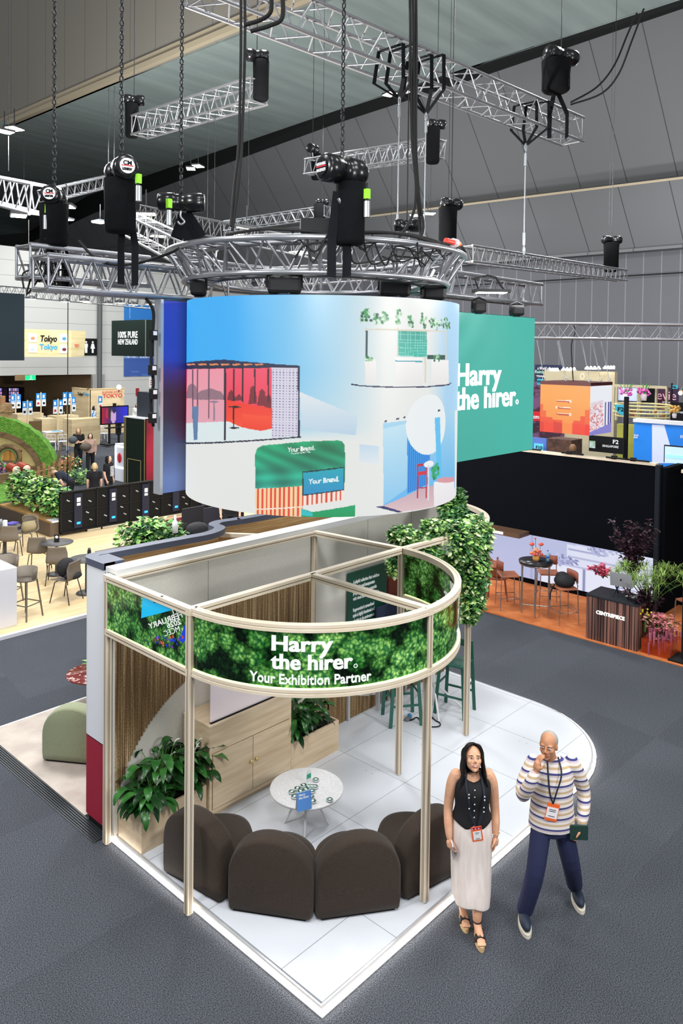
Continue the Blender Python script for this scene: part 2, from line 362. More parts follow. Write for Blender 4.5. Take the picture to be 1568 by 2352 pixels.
for x in (.91,1.89,2.87,3.85,4.83):
    for y in (.975,1.955):
        for a in (-.06,.06):
            for b in (-.05,.05): m.cyl((x+a,y+b,PZ-.001),(x+a,y+b,PZ+.0012),.008,mat('screw_cap_grey','#9a9da2'),n=8)
part(T,'screw_cap',m,world=True)['kind']='stuff'
# ---- post and rail frame with printed fascia
CX,CYC,RF=1.5,1.67,1.53
T=thing('pergola_frame','open pale post and rail frame with a curved green forest fascia','frame',(1.5,1.6,0))
HT=2.85
def post(x,y,z0,z1=HT-.03,w=.062,ry=0):
    m=MB(); h=w/2; m.box((x-h,y-h,z0+.015),(x+h,y+h,z1),M_ply)
    for a in (-.007,.0071):
        m.box((x-h-.0012,y+a-.003,z0+.02),(x-h+.001,y+a+.003,z1-.02),M_groove); m.box((x+a-.003,y-h-.0012,z0+.02),(x+a+.003,y-h+.001,z1-.02),M_groove)
    m.box((x-h-.004,y-h-.004,HT-.068),(x+h+.004,y+h+.004,HT+.001),M_ply) if z1>2 else None
    o=part(T,'post',m,world=True); f=MB(); f.cyl((x,y,z0),(x,y,z0+.02),.026,M_alu,n=12); part(o,'levelling_foot',f,world=True); return o
post(-.045,3.12,0); post(-.055,1.67,0); post(1.5,.14,PZ); post(3.02,1.67,PZ); post(4.4,1.62,PZ); 
m=MB(); m.box((2.86,2.985,PZ),(2.91,3.04,HT-.05),M_ply); m.box((2.882,2.983,PZ),(2.888,2.99,HT-.06),M_groove); part(T,'wall_mullion',m,world=True)
def rail(p,q,w=.07,h=.065):
    m=MB(); p=V(p);q=V(q); m.bar(p,q,w,h,M_ply,Z3); d=(q-p).normalized(); s=d.cross(Z3)
    for k in (1,-1): m.bar(p+s*k*(w/2)+d*.03,q+s*k*(w/2)-d*.03,.003,.008,M_groove,Z3)
    m.bar(p+Z3*(h/2)+d*.03,q+Z3*(h/2)-d*.03,.014,.002,mat('frame_highlight','#e6ddcc',r=.4),Z3)
    return part(T,'rail',m,world=True)
ZT=HT-.033; ZL=2.255
rail((-.045,3.12,ZT),(-.055,1.67,ZT)); rail((-.045,3.12,ZL),(-.055,1.67,ZL))
rail((-.055,1.67,ZT),(3.02,1.67,ZT)); rail((1.5,1.67,ZT),(1.5,.14,ZT)); rail((2.885,3.03,ZT),(3.02,1.67,ZT)); rail((1.42,1.67,ZT),(-.0,1.70,ZT),.03,.03)
rail((3.02,1.66,ZT),(4.4,1.62,ZT)); rail((3.02,1.66,ZL),(4.4,1.62,ZL)); rail((2.885,3.0,ZT),(-.02,3.02,ZT),.05,.05)
def arc(cx,cy,r,a0,a1,z,n=48): return [V((cx+r*cos(math.radians(a0+(a1-a0)*i/n)),cy+r*sin(math.radians(a0+(a1-a0)*i/n)),z)) for i in range(n+1)]
def crail(cx,cy,r,a0,a1,z,h=.065,w=.07,name='curved_rail'):
    m=MB(); m.sweep(arc(cx,cy,r,a0,a1,z),[(-w/2,-h/2),(w/2,-h/2),(w/2,-.006),(w/2-.004,-.004),(w/2-.004,.004),(w/2,.006),(w/2,h/2),(.01,h/2),(.01,h/2-.006),(-.01,h/2-.006),(-.01,h/2),(-w/2,h/2)],M_ply); return part(T,name,m,world=True)
crail(CX,CYC,RF,-180,0,ZT); crail(CX,CYC,RF,-180,0,ZL); crail(4.4,3.12,1.5,-90,0,ZT)
# printed canopy of trees
M_for=mat('forest_canopy_print','#2c6a2c',r=.12); n_,l_,b_=nodes(M_for)
tc=n_.new('ShaderNodeTexCoord'); nz=n_.new('ShaderNodeTexNoise'); nz.inputs['Scale'].default_value=16; nz.inputs['Detail'].default_value=3; l_.new(tc.outputs['Object'],nz.inputs['Vector'])
ad=n_.new('ShaderNodeVectorMath'); ad.operation='MULTIPLY_ADD'; ad.inputs[1].default_value=(.06,.06,.06); l_.new(nz.outputs['Color'],ad.inputs[0]); l_.new(tc.outputs['Object'],ad.inputs[2])
def vor(sc,pos):
    v=n_.new('ShaderNodeTexVoronoi'); v.inputs['Scale'].default_value=sc; l_.new(ad.outputs[0],v.inputs['Vector']); r_=n_.new('ShaderNodeValToRGB')
    while len(r_.color_ramp.elements)<len(pos): r_.color_ramp.elements.new(.5)
    for e_,(p_,c_) in zip(r_.color_ramp.elements,pos): e_.position=p_; e_.color=hx(c_)
    l_.new(v.outputs['Distance'],r_.inputs[0]); return v,r_
v1,r1=vor(30,[(0,'#d2e8a4'),(.3,'#92bf6c'),(.6,'#447f46'),(.95,'#123f2a')])
v2,r2=vor(6.2,[(0,'#ffffff'),(.4,'#e6f2d8'),(.6,'#7a9c7c'),(.76,'#123026')])
nb=n_.new('ShaderNodeTexNoise'); nb.inputs['Scale'].default_value=2.6; nb.inputs['Detail'].default_value=4; l_.new(tc.outputs['Object'],nb.inputs['Vector'])
rb=n_.new('ShaderNodeValToRGB'); rb.color_ramp.elements[0].position=.36; rb.color_ramp.elements[1].position=.62; rb.color_ramp.elements[0].color=hx('#6fa888'); rb.color_ramp.elements[1].color=hx('#ffffff'); l_.new(nb.outputs['Fac'],rb.inputs[0])
mm=n_.new('ShaderNodeMix'); mm.data_type='RGBA'; mm.blend_type='MULTIPLY'; mm.inputs[0].default_value=1; l_.new(r1.outputs[0],mm.inputs[6]); l_.new(r2.outputs[0],mm.inputs[7])
m3=n_.new('ShaderNodeMix'); m3.data_type='RGBA'; m3.blend_type='MULTIPLY'; m3.inputs[0].default_value=1; l_.new(mm.outputs[2],m3.inputs[6]); l_.new(rb.outputs[0],m3.inputs[7])
l_.new(m3.outputs[2],b_.inputs['Base Color']); l_.new(m3.outputs[2],b_.inputs['Emission Color']); b_.inputs['Emission Strength'].default_value=.4
M_glow=mat('fascia_glow_strip','#cdeb8e',e=2.2); M_sign=mat('lettering_pale','#dfe5df',r=.4,e=.25)
fz0,fz1=ZL+.03,ZT-.03
def cpanel(cx,cy,r,a0,a1,z0,z1,t,mt,n=40):
    m=MB(); m.sweep(arc(cx,cy,r,a0,a1,0,n),[(-t,z0),(0,z0),(0,z1),(-t,z1)],mt,smooth=False); return m
fp=part(T,'fascia_panel',cpanel(CX,CYC,RF+.01,-179,-91.2,fz0,fz1,.012,M_for),world=True,label='curved fascia printed with a green tree canopy and white lettering')
fq=part(T,'fascia_panel',cpanel(CX,CYC,RF+.01,-88.8,-1.5,fz0,fz1,.012,M_for),world=True,label='right hand curved fascia of green trees, seen from both sides')
m=MB(); m.box((-.066,1.7,fz0),(-.054,3.09,fz1),M_for); fl=part(T,'fascia_panel',m,world=True,label='straight end fascia with a painted reflection of event lettering')
for a0,a1,par in ((-179,-91.5,fp),(-88.5,-2,fq)):
    m=MB(); m.sweep(arc(CX,CYC,RF+.012,a0,a1,0,40),[(-.016,fz0-.004),(.006,fz0-.004),(.003,fz0+.012),(-.016,fz0+.012)],M_glow); part(par,'glow_strip',m,world=True)
m=MB(); m.box((-.07,1.72,fz0-.004),(-.05,3.07,fz0+.01),M_glow); part(fl,'glow_strip',m,world=True)
def wrap(mb,cx,cy,r,acen,zb):   # bend flat lettering (x along, y up, z out) round a vertical cylinder
    o=MB(); o.mats=mb.mats; o.f=mb.f; o.mi=mb.mi; o.sm=mb.sm
    o.v=[(cx+(r+p[2])*cos(acen+p[0]/r),cy+(r+p[2])*sin(acen+p[0]/r),zb+p[1]) for p in mb.v]; return o
def line_fit(txt,w,h,mt,ext=.004,bold=.02,heavy=0,**k):
    t=text_mb(txt,1,mt,ext,bold,**k)
    if heavy:
        o=MB()
        for dx in (-heavy,0,heavy): o.merge(t,Matrix.Translation(V((dx,0,0))))
        t=o
    xs=[p[0] for p in t.v]; x0=min(xs); W_=max(xs)-x0; c=text_mb('H',1,mt,0,bold); ch=max(p[1] for p in c.v)
    t.v=[((p[0]-x0)*w/W_,p[1]*h/ch,p[2]) for p in t.v]; return t
rad=math.radians
def logo(par,a_left,w1,mt,z1,ext=.004,out=.014,name='lettering'):
    r=RF+out; m=MB()
    m.merge(wrap(line_fit('Harry',w1,.13,mt,ext,.016,heavy=.024,space=1.02),CX,CYC,r,a_left,z1))
    m.merge(wrap(line_fit('the hirer',w1*1.34,.13,mt,ext,.016,heavy=.024,space=1.02),CX,CYC,r,a_left-.004,z1-.158))
    ring=MB(); ring.tube([(.016*cos(t),.016*sin(t),0) for t in [2*PI*k/16 for k in range(16)]],.0035,mt,6,closed=True)
    ring.v=[(p[0]+w1*1.375,p[1]+.012,p[2]) for p in ring.v]; m.merge(wrap(ring,CX,CYC,r,a_left,z1-.158))
    part(par,name,m,world=True)
    m=MB(); m.merge(wrap(line_fit('Your Exhibition Partner',w1*2.02,.085,mt,ext,.018),CX,CYC,r,a_left-w1*.37/r,z1-.288)); part(par,name,m,world=True)
logo(fp,rad(-147.7),.535,M_sign,2.618); logo(fq,rad(-57),.535,M_sign,2.618,ext=.012,out=.002)
# mirror reflection of an off-frame screen, painted onto the end fascia
Mcy=mat('reflection_cyan','#19b4e6',r=.15,e=.25); Mbl=mat('reflection_blue','#1f3fd0',r=.15,e=.2); Mor=mat('reflection_orange','#d8653a',r=.2,e=.2); Mdk=mat('reflection_ink','#122022',r=.3)
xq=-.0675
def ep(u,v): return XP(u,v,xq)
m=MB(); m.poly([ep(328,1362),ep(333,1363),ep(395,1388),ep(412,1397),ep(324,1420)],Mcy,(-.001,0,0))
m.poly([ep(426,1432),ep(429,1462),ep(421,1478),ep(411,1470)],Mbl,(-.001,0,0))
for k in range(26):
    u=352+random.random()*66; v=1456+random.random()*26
    if v<1500-(430-u)*.0 and v<1448+(u-300)*.55: m.poly([ep(u,v),ep(u+5,v+6),ep(u+2,v+9)],(Mbl,Mor,mat('reflection_violet','#6b3fb0',r=.2,e=.2))[k%3],(-.0012,0,0))
part(fl,'reflection_shapes',m,world=True)
m=MB()
def rev(txt,u0,v0,u1,v1,hh,mt,bold=.02,x=-.0692):   # reads right to left, as in the painted mirror reflection
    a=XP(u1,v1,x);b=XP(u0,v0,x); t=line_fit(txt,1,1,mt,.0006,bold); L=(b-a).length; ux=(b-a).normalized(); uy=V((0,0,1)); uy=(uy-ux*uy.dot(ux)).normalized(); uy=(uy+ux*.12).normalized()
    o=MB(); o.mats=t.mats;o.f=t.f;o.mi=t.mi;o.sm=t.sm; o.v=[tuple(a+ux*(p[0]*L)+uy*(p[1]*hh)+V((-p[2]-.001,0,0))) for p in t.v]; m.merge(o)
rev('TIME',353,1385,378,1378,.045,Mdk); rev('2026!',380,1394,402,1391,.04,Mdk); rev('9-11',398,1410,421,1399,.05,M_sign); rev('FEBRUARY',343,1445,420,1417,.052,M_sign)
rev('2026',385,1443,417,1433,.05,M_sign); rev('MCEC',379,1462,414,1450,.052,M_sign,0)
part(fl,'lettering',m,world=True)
# ---- rear wall
M_felt=mat('felt_oatmeal','#d6d3cb',r=.95,var=(240,'#c6c2b8',3,.42,.6),bump=(90,.15,.004))
M_rope=mat('rope_brown','#6b5034',r=.8); n_,l_,b_=nodes(M_rope); tc=n_.new('ShaderNodeTexCoord')
mp=n_.new('ShaderNodeMapping'); mp.inputs['Scale'].default_value=(105,1,.8); l_.new(tc.outputs['Object'],mp.inputs[0]); nz=n_.new('ShaderNodeTexNoise'); nz.inputs['Scale'].default_value=1; nz.inputs['Detail'].default_value=2; l_.new(mp.outputs[0],nz.inputs['Vector'])
mp2=n_.new('ShaderNodeMapping'); mp2.inputs['Scale'].default_value=(60,1,90); l_.new(tc.outputs['Object'],mp2.inputs[0]); n2=n_.new('ShaderNodeTexNoise'); n2.inputs['Scale'].default_value=1; l_.new(mp2.outputs[0],n2.inputs['Vector'])
mxx=n_.new('ShaderNodeMath'); mxx.operation='MULTIPLY_ADD'; mxx.inputs[1].default_value=.35; l_.new(n2.outputs['Fac'],mxx.inputs[0]); l_.new(nz.outputs['Fac'],mxx.inputs[2])
cr=n_.new('ShaderNodeValToRGB'); cr.color_ramp.elements[0].position=.5; cr.color_ramp.elements[1].position=.92; cr.color_ramp.elements[0].color=hx('#4f3823'); cr.color_ramp.elements[1].color=hx('#cdb98e')
e_=cr.color_ramp.elements.new(.7); e_.color=hx('#765a37'); l_.new(mxx.outputs[0],cr.inputs[0]); l_.new(cr.outputs[0],b_.inputs['Base Color'])
M_wtop=mat('wall_cap_white','#dcdedf',r=.5)
T=thing('partition_wall','oatmeal felt rear wall of the stand with brown rope panels cut to a semicircle','wall panel',(3,3.1,0))
m=MB(); m.box((0,3.06,PZ),(5.93,3.2,HT),M_felt); part(T,'felt_wall',m,world=True)
m=MB(); m.box((-.0,3.03,HT-.02),(5.93,3.24,HT+.05),M_wtop); part(T,'top_cap',m,world=True,label='white top cap'); 
m=MB()
def col(x0,x1,za,zb):
    if zb-za>.02: m.box((x0,3.045,za),(x1,3.062,zb),M_rope)
N=96
for i in range(N):
    x0=0.01+i*2.85/N; x1=x0+2.85/N; xc=(x0+x1)/2; q=1.5**2-(xc-1.475)**2; col(x0,x1,PZ+math.sqrt(q) if q>0 else PZ,2.28)
part(T,'rope_panel',m,world=True,label='brown rope panel round an arched opening')
m=MB()
for i in range(N):
    x0=2.93+i*2.98/N; x1=x0+2.98/N; xc=(x0+x1)/2; q=1.5**2-(xc-4.42)**2; col(x0,x1,PZ,1.72-math.sqrt(q) if q>0 else 1.72)
part(T,'rope_panel',m,world=True,label='brown rope panel with a scooped top edge')
for x in (1.2,4.0,5.0): 
    m=MB(); m.box((x,3.058,2.3),(x+.004,3.0605,HT-.02),M_groove); part(T,'panel_joint',m,world=True)
# ---- curved back wall of the neighbouring bar, white over red, seen at the left end
M_wbox=mat('laminate_white','#e6e9ee',r=.4); M_red=mat('laminate_crimson','#a02038',r=.45); M_cap=mat('cap_slate','#4c5468',r=.45); M_pl2=mat('plywood_edge','#cfae7c',r=.6,var=((2,2,60),'#a9824f',2)); M_osb=mat('plywood_inside','#c98a48',r=.7,var=((6,6,6),'#dba25e',3))
T=thing('curved_bar_wall','tall curved white wall with crimson base and slate grey top, backing onto the rope wall','bar wall',(.3,3.5,0))
oy=3.74
out=[V((0.0,3.27,0))]+[V((.14-.14*cos(a),oy-.14+.14*sin(a)+.0,0)) for a in [PI/2*k/8 for k in range(9)]]+[V((.9,3.71,0)),V((1.35,3.68,0))]
S1=spline([(1.35,3.68,0),(1.62,3.67,0),(1.86,3.78,0),(1.92,3.98,0),(2.1,4.09,0),(2.4,4.06,0),(2.8,4.03,0),(5.6,3.95,0)],8)
out+=S1[1:]
th=.028
def strip(z0,z1,mt,inset=.0,t=th):
    m=MB(); m.sweep(out,[(inset,z0),(inset,z1),(inset+t,z1),(inset+t,z0)],mt,smooth=False); return m
# outer skin lies on the left of the path, so negative is outward
def skin(z0,z1,mt,a,b): 
    m=MB(); m.sweep(out,[(a,z0),(a,z1),(b,z1),(b,z0)],mt); return m
part(T,'white_wall',skin(.98,HT,M_wbox,0,.03),world=True); part(T,'crimson_base',skin(.1,.965,M_red,0,.03),world=True,label='crimson base panel'); part(T,'shadow_line',skin(.955,.99,M_black,.004,.028),world=True)
part(T,'slate_cap',skin(HT+.005,HT+.075,M_cap,-.015,.125).box((0,3.27,HT+.006),(.24,3.6,HT+.074),M_cap),world=True,label='slate grey top cap')
part(T,'plinth',skin(0,.1,M_black,.03,.06),world=True)
part(T,'ply_lining',skin(2.45,HT+.0,M_pl2,.03,.045),world=True,label='plywood lining below the cap'); part(T,'inner_skin',skin(.2,2.45,M_osb,.03,.04),world=True)
for x in (.55,1.12,1.75,2.3,3.0):
    y1=3.62 if x<1.5 else 3.95
    m=MB(); m.box((x,3.26,.2),(x+.035,y1-.02,2.6),M_pl2); part(T,'ply_rib',m,world=True)
m=MB(); m.bar((1.85,3.9,2.82),(2.35,3.24,2.82),.06,.05,M_ply,Z3); part(T,'brace',m,world=True)
# ---- sideboard cabinet
M_oak=mat('pale_oak','#d9c6a9',r=.5,var=((1.4,7,16),'#bfa583',4,.3,.72)); M_oakd=mat('oak_seam','#7d6549',r=.6); M_brass=mat('brass_pale','#d8c48a',r=.3,m=.8)
T=thing('sideboard_cabinet','tall pale oak sideboard with two doors under the glass screen','cabinet',(1.47,2.8,PZ))
m=MB(); m.box((.86,2.56,PZ+.06),(2.07,3.04,1.10),M_oak); part(T,'carcass',m,world=True,bev=.003)
m=MB(); m.box((.855,2.553,1.10),(2.075,3.045,1.12),M_oak); part(T,'top',m,world=True,bev=.002)
m=MB(); m.box((.87,2.6,PZ),(2.06,3.02,PZ+.06),M_oak); part(T,'plinth',m,world=True)
for i,(x0,x1) in enumerate(((.9,1.465),(1.472,2.03))):
    m=MB(); m.box((x0,2.552,.19),(x1,2.561,.80),M_oak); d=part(T,'door',m,world=True,bev=.002)
    m=MB(); 
    for z in (.186,.804): m.box((x0-.003,2.5585,z-.003),(x1+.003,2.5598,z+.003),M_oakd)
    for x in (x0-.003,x1+.003): m.box((x-.003,2.5585,.186),(x+.003,2.5598,.804),M_oakd)
    part(d,'door_gap',m,world=True)
    xk=1.43 if i==0 else 1.51; m=MB(); m.lathe((xk,2.553,.53),[(.008,0),(.008,.015),(.02,.02),(.022,.03),(.012,.036),(0,.037)],M_brass,12,(0,-1,0)); part(d,'knob',m,world=True)
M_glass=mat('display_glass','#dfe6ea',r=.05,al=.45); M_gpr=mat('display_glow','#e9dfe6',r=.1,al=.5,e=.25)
T=thing('glass_display_screen','upright clear glass display screen standing on the oak sideboard','screen',(1.5,2.6,1.12))
m=MB(); m.box((.9,2.6,1.125),(2.05,2.612,1.9),M_gpr); part(T,'glass_pane',m,world=True); m=MB(); m.box((.9,2.59,1.12),(2.05,2.622,1.135),M_black); part(T,'base_channel',m,world=True)
# ---- planter boxes
M_soil=mat('dark_soil','#14110d',r=.95,bump=(60,.6,.02))
def planter(x0,x1,y0,y1,z1,label):
    T=thing('planter_box',label,'planter',((x0+x1)/2,(y0+y1)/2,PZ)); m=MB(); t=.022
    for a,b in (((x0,y0),(x1,y0+t)),((x0,y1-t),(x1,y1)),((x0,y0+t),(x0+t,y1-t)),((x1-t,y0+t),(x1,y1-t))): m.box((*a,PZ),(*b,z1),M_oak)
    part(T,'box',m,world=True); m=MB(); m.box((x0+t,y0+t,PZ),(x1-t,y1-t,z1-.07),M_soil); part(T,'soil',m,world=True); return T
planter(.04,.85,2.60,3.035,.47,'oak planter box in the left corner, in front of the sideboard end'); planter(2.09,2.93,2.58,3.035,.47,'oak planter box at the right end of the sideboard')
# ---- peace lilies
M_leaf=[mat('lily_leaf_dark','#12380f',r=.3,var=(9,'#205020',2)),mat('lily_leaf_mid','#1f5420',r=.3,var=(9,'#376f2e',2)),mat('lily_leaf_deep','#123515',r=.32)]
M_spathe=mat('lily_spathe','#e9efdd',r=.5); M_stem=mat('lily_stem','#4d7a35',r=.5)
def leaf(mb,base,az,L,wd,el,droop,mt,k=6,cup=.25):
    d=V((cos(az),sin(az),0)); s=V((-sin(az),cos(az),0)); p=V(base); vs=[]; a=el
    for i in range(k+1):
        t=i/k; w=wd*(sin(PI*min(1,.06+t*.94))**.75)*(1-.25*t)*(.0 if i==k else 1)+.001
        dirv=d*cos(a)+Z3*sin(a); up=-d*sin(a)+Z3*cos(a)
        vs+= [p-s*w+up*w*cup,p,p+s*w+up*w*cup]; p=p+dirv*(L/k); a-=droop/k
    fs=[]
    for i in range(k): fs+= [(i*3,i*3+1,i*3+4,i*3+3),(i*3+1,i*3+2,i*3+5,i*3+4)]
    mb.add(vs,fs,mt,True)
def lily(cx,cy,z,label,n,spread,hgt,seed,nsp=3,bias=None,group='peace lilies'):
    rnd=random.Random(seed); T=thing('peace_lily',label,'plant',(cx,cy,z),0,group); fol=MB(); st=MB()
    for i in range(n):
        az=rnd.uniform(0,2*PI) if not bias or rnd.random()<.5 else bias+rnd.uniform(-.9,.9); rr=rnd.uniform(.05,spread); h=rnd.uniform(.25,1)*hgt
        b=V((cx+rnd.uniform(-.06,.06),cy+rnd.uniform(-.06,.06),z)); tip=b+V((cos(az)*rr,sin(az)*rr,h)); mid=(b+tip)/2+Z3*.05
        st.tube([b,mid,tip],.004,M_stem,5); leaf(fol,tip,az+rnd.uniform(-.4,.4),rnd.uniform(.17,.3),rnd.uniform(.035,.06),rnd.uniform(.1,.9),rnd.uniform(1.0,2.3),M_leaf[rnd.choice((0,0,1,1,2))])
    for q_ in (fol,st): q_.v=[(p_[0],min(p_[1],3.035),p_[2]) for p_ in q_.v]
    part(T,'foliage',fol,world=True); part(T,'stems',st,world=True)
    for i in range(nsp):
        az=rnd.uniform(PI,2*PI); b=V((cx,cy,z)); tip=b+V((cos(az)*spread*.6,sin(az)*spread*.6,hgt*rnd.uniform(.8,1.15))); m=MB(); m.tube([b,(b+tip)/2+Z3*.08,tip],.003,M_stem,5); leaf(m,tip,az,.11,.028,1.0,.5,M_spathe,5,.6); part(T,'flower',m,world=True,label='white flower spathe')
    return T
zs=.42
lily(.2,2.72,zs,'peace lily at the front left end of the corner planter, leaves hanging past the post',46,.17,.3,1,2,PI*1.1)
lily(.45,2.85,zs,'tall full peace lily in the middle of the corner planter',64,.2,.5,2,4)
lily(.7,2.76,zs,'peace lily in the corner planter next to the sideboard end',44,.2,.45,3,3,-.9)
lily(2.28,2.78,zs,'peace lily spilling over the front of the right planter beside the sideboard',54,.2,.42,4,3,-1.7)
lily(2.6,2.84,zs,'peace lily at the wall end of the right hand planter',52,.2,.42,5,4)
# ---- lounge seats
M_bou=mat('boucle_brown','#241b14',r=.95,var=(230,'#40342a',2,.35,.7),bump=(320,.45,.006),sheen=.08); M_sage=mat('boucle_sage','#7d8468',r=.95,var=(220,'#989f80',2,.35,.7),bump=(300,.45,.006),sheen=.25)
def lounge(label,loc,rz,mt,group,name='lounge_chair'):   # back towards -y, seat towards +y
    T=thing(name,label,'lounge chair',loc,rz,group)
    W2,H,n=.4,.71,22
    prof=[(-W2*.97,.03),(-W2,.1)]
    for k in range(n+1):
        a=PI-PI*k/n; prof.append((W2*cos(a),.33+(H-.33)*sin(a)**.97))
    prof+=[(W2,.1),(W2*.97,.03)]
    b=MB(); cx=sum(p[0] for p in prof)/len(prof); nP=len(prof); vs=[]
    for (y,s_) in ((0,.93),(.02,.98),(.05,1),(.17,1),(.205,.98),(.225,.92)):
        for (x,z) in prof: vs.append((x*s_,y+.035*(1-(x/W2)**2)*-1,.36+(z-.36)*s_ if z>.1 else z))
    L=6; fs=[(i*nP+j,i*nP+(j+1)%nP,(i+1)*nP+(j+1)%nP,(i+1)*nP+j) for i in range(L-1) for j in range(nP)]
    fs+=[tuple(reversed(range(nP))),tuple((L-1)*nP+j for j in range(nP))]
    b.add(vs,fs,mt,True); part(T,'backrest',b)
    s=MB(); out=[]
    for k in range(25):
        t=k/24; a=PI*t; out.append((-.37*cos(a)*(1-.24*sin(a)**2),.2+.53*sin(a)**.62))
    vs=[];lv=((.03,.94),(.05,1),(.30,1.0),(.345,.97),(.362,.88),(.366,.6)); n2=len(out)
    for z,sc in lv:
        for (x,y) in out: vs.append((x*sc,.2+(y-.2)*sc if y>.2 else y,z))
    fs=[(i*n2+j,i*n2+(j+1)%n2,(i+1)*n2+(j+1)%n2,(i+1)*n2+j) for i in range(len(lv)-1) for j in range(n2)]+[tuple((len(lv)-1)*n2+j for j in range(n2))]
    s.add(vs,fs,mt,True); part(T,'seat',s)
    g=MB(); g.box((-.34,.02,0),(.34,.6,.035),M_black); part(T,'plinth',g); return T
def lz(a,b):   # seat whose back edge runs from a to b, facing left of that edge
    a=V(a);b=V(b); d=b-a; return ((a.x+b.x)/2,(a.y+b.y)/2,PZ),math.atan2(d.y,d.x)
gl='brown lounge chairs ringed round the white table'
for lab,a,b in (('brown boucle lounge chair at the left, beside the planter and behind the post',(.04,2.23,0),(.145,1.465,0)),('brown boucle lounge chair left of centre, arched back to the viewer',(.145,1.37,0),(.575,.69,0)),
    ('brown boucle lounge chair right of centre, its back touching the centre left one',(.605,.68,0),(1.265,.215,0)),('brown boucle lounge chair at the right, half hidden behind the post and the woman',(1.37,.25,0),(2.12,.1,0))):
    loc,rz=lz(a,b); lounge(lab,loc,rz,M_bou,gl)
# ---- coffee table with its tins and cards
M_terr=mat('terrazzo_white','#dcdcdd',r=.35,var=(90,'#c9c8ca',4,.4,.62)); M_wmet=mat('white_metal','#dfe0e2',r=.35)
TX,TY,TZ=1.56,1.77,.485
T=thing('coffee_table','round white terrazzo coffee table in the middle of the brown seats','table',(TX,TY,PZ))
m=MB(); m.lathe((TX,TY,TZ-.03),[(0,0),(.375,0),(.395,.006),(.4,.018),(.395,.028),(.385,.03),(0,.03)],M_terr,56); part(T,'tabletop',m,world=True)
for k in range(4):
    a=-2.42+k*PI/2; m=MB(); m.tube([(TX+.05*cos(a),TY+.05*sin(a),TZ-.04),(TX+.24*cos(a),TY+.24*sin(a),PZ+.01)],.014,M_wmet,10); part(T,'leg',m,world=True)
m=MB(); m.cyl((TX,TY,PZ+.25),(TX,TY,TZ-.03),.03,M_wmet); part(T,'hub',m,world=True)
M_tin=mat('tin_silver','#cfd2d6',r=.3,m=.4); M_tlab=mat('tin_label_green','#1d5c46',r=.5); M_wht=mat('paper_white','#eef0f2',r=.6)
tin=thing('mint_tin','t','tin',(0,0,0),0,'green lidded tins on the white table')
m=MB(); m.lathe((0,0,0),[(0,0),(.036,0),(.036,.012),(.037,.0125),(.037,.021),(.034,.022),(0,.022)],M_tin,24); part(tin,'tin_body',m)
m=MB(); m.lathe((0,0,.022),[(.033,0),(.033,.0008),(0,.0008)],M_tlab,24); lb=part(tin,'lid_label',m,label='round green lid label')
m=MB(); 
m.box((-.012,-.012,.0229),(.012,.012,.0235),M_wht); m.box((-.024,-.012,.0229),(-.020,.012,.0235),M_wht); m.box((.02,-.012,.0229),(.024,.012,.0235),M_wht); part(lb,'label_print',m)
def tz(u,v,z): p=G(u,v,z); return (p.x,p.y)
pl=[(670,1818,0),(676,1829,0),(683,1810,0),(684,1826,0),(697,1803,0),(708,1806,0),(716,1806,0),(723,1806,0),(703,1818,0),(716,1816,0),(714,1829,0),(707,1826,0),(718,1839,0),(700,1835,0),(690,1817,1),(702,1813,1)]
labs=['in the left corner of the heap','low at the left front of the heap','at the upper left of the heap','behind the blue card, left','at the back of the heap','at the back, right of the topmost tin','second from the right end of the heap','at the right end of the heap','in the middle of the heap','under the right edge of the heap','right of the blue card, lower','behind the right edge of the blue card','nearest the front, right of the blue card','hidden behind the top of the blue card','stacked on the others, left','stacked topmost on the heap']
for i,((u,v,k),lb) in enumerate(zip(pl,labs)):
    x,y=tz(u,v,TZ+.02+.022*k); lab='small silver tin with green lid '+lb
    if i==0: tin.location=(x,y,TZ); tin['label']=lab
    else: dup(tin,(x,y,TZ+.0228*k),.3*i,lab)
for u,v,lab in ((725,1790,'green lidded tin lying alone behind the heap'),(757,1836,'green lidded tin lying alone at the right of the tabletop')):
    x,y=tz(u,v,TZ+.02); dup(tin,(x,y,TZ),2.4,lab)
M_card=mat('card_blue','#5c93dc',r=.5)
p=G(694,1862,TZ); q=G(716,1857,TZ); p0=G(683,1866,TZ); ux=(q-p0).normalized(); uy=V((-ux.y,ux.x,0)); c=(p0+q)/2+uy*.03
T=thing('tent_card','blue folded tent card with white logo lettering standing at the front of the table','card',(c.x,c.y,TZ)); w=(q-p0).length/2; h=.185
m=MB(); ap=c+Z3*h
f0,f1=p0,q; t0,t1=p0+uy*.03+Z3*h,q+uy*.03+Z3*h; r0,r1=p0+uy*.06,q+uy*.06
m.poly([f0,f1,t1,t0],M_card,uy*.0015); part(T,'front_face',m,world=True,label='blue front face')
m=MB(); m.poly([r0,r1,t1,t0],M_wht,uy*-.0015); part(T,'rear_face',m,world=True); m=MB()
upv=(t0-f0).normalized()
for tx,k,sz in (('Harry',.80,.030),('the hirer.',.64,.030)): put_text(m,tx,sz,M_wht,f0+ux*.022+upv*h*k-uy*.001,ux,upv,ext=.0005,bold=.0012)
part(T,'lettering',m,world=True)
p=G(709,1797,TZ); T=thing('acrylic_sign','small arched clear sign with a teal band behind the tins','sign',(p.x,p.y,TZ))
ux=V((.93,-.1,0)).normalized(); m=MB(); pts=[p-ux*.03,p+ux*.03]+[p+ux*.03*cos(a)+Z3*(.11+.03*sin(a)) for a in [PI*k/10 for k in range(11)]]; m.poly(pts,mat('acrylic_frost','#dfe6e6',r=.2,al=.6),(0,.004,0)); part(T,'acrylic_tab',m,world=True)
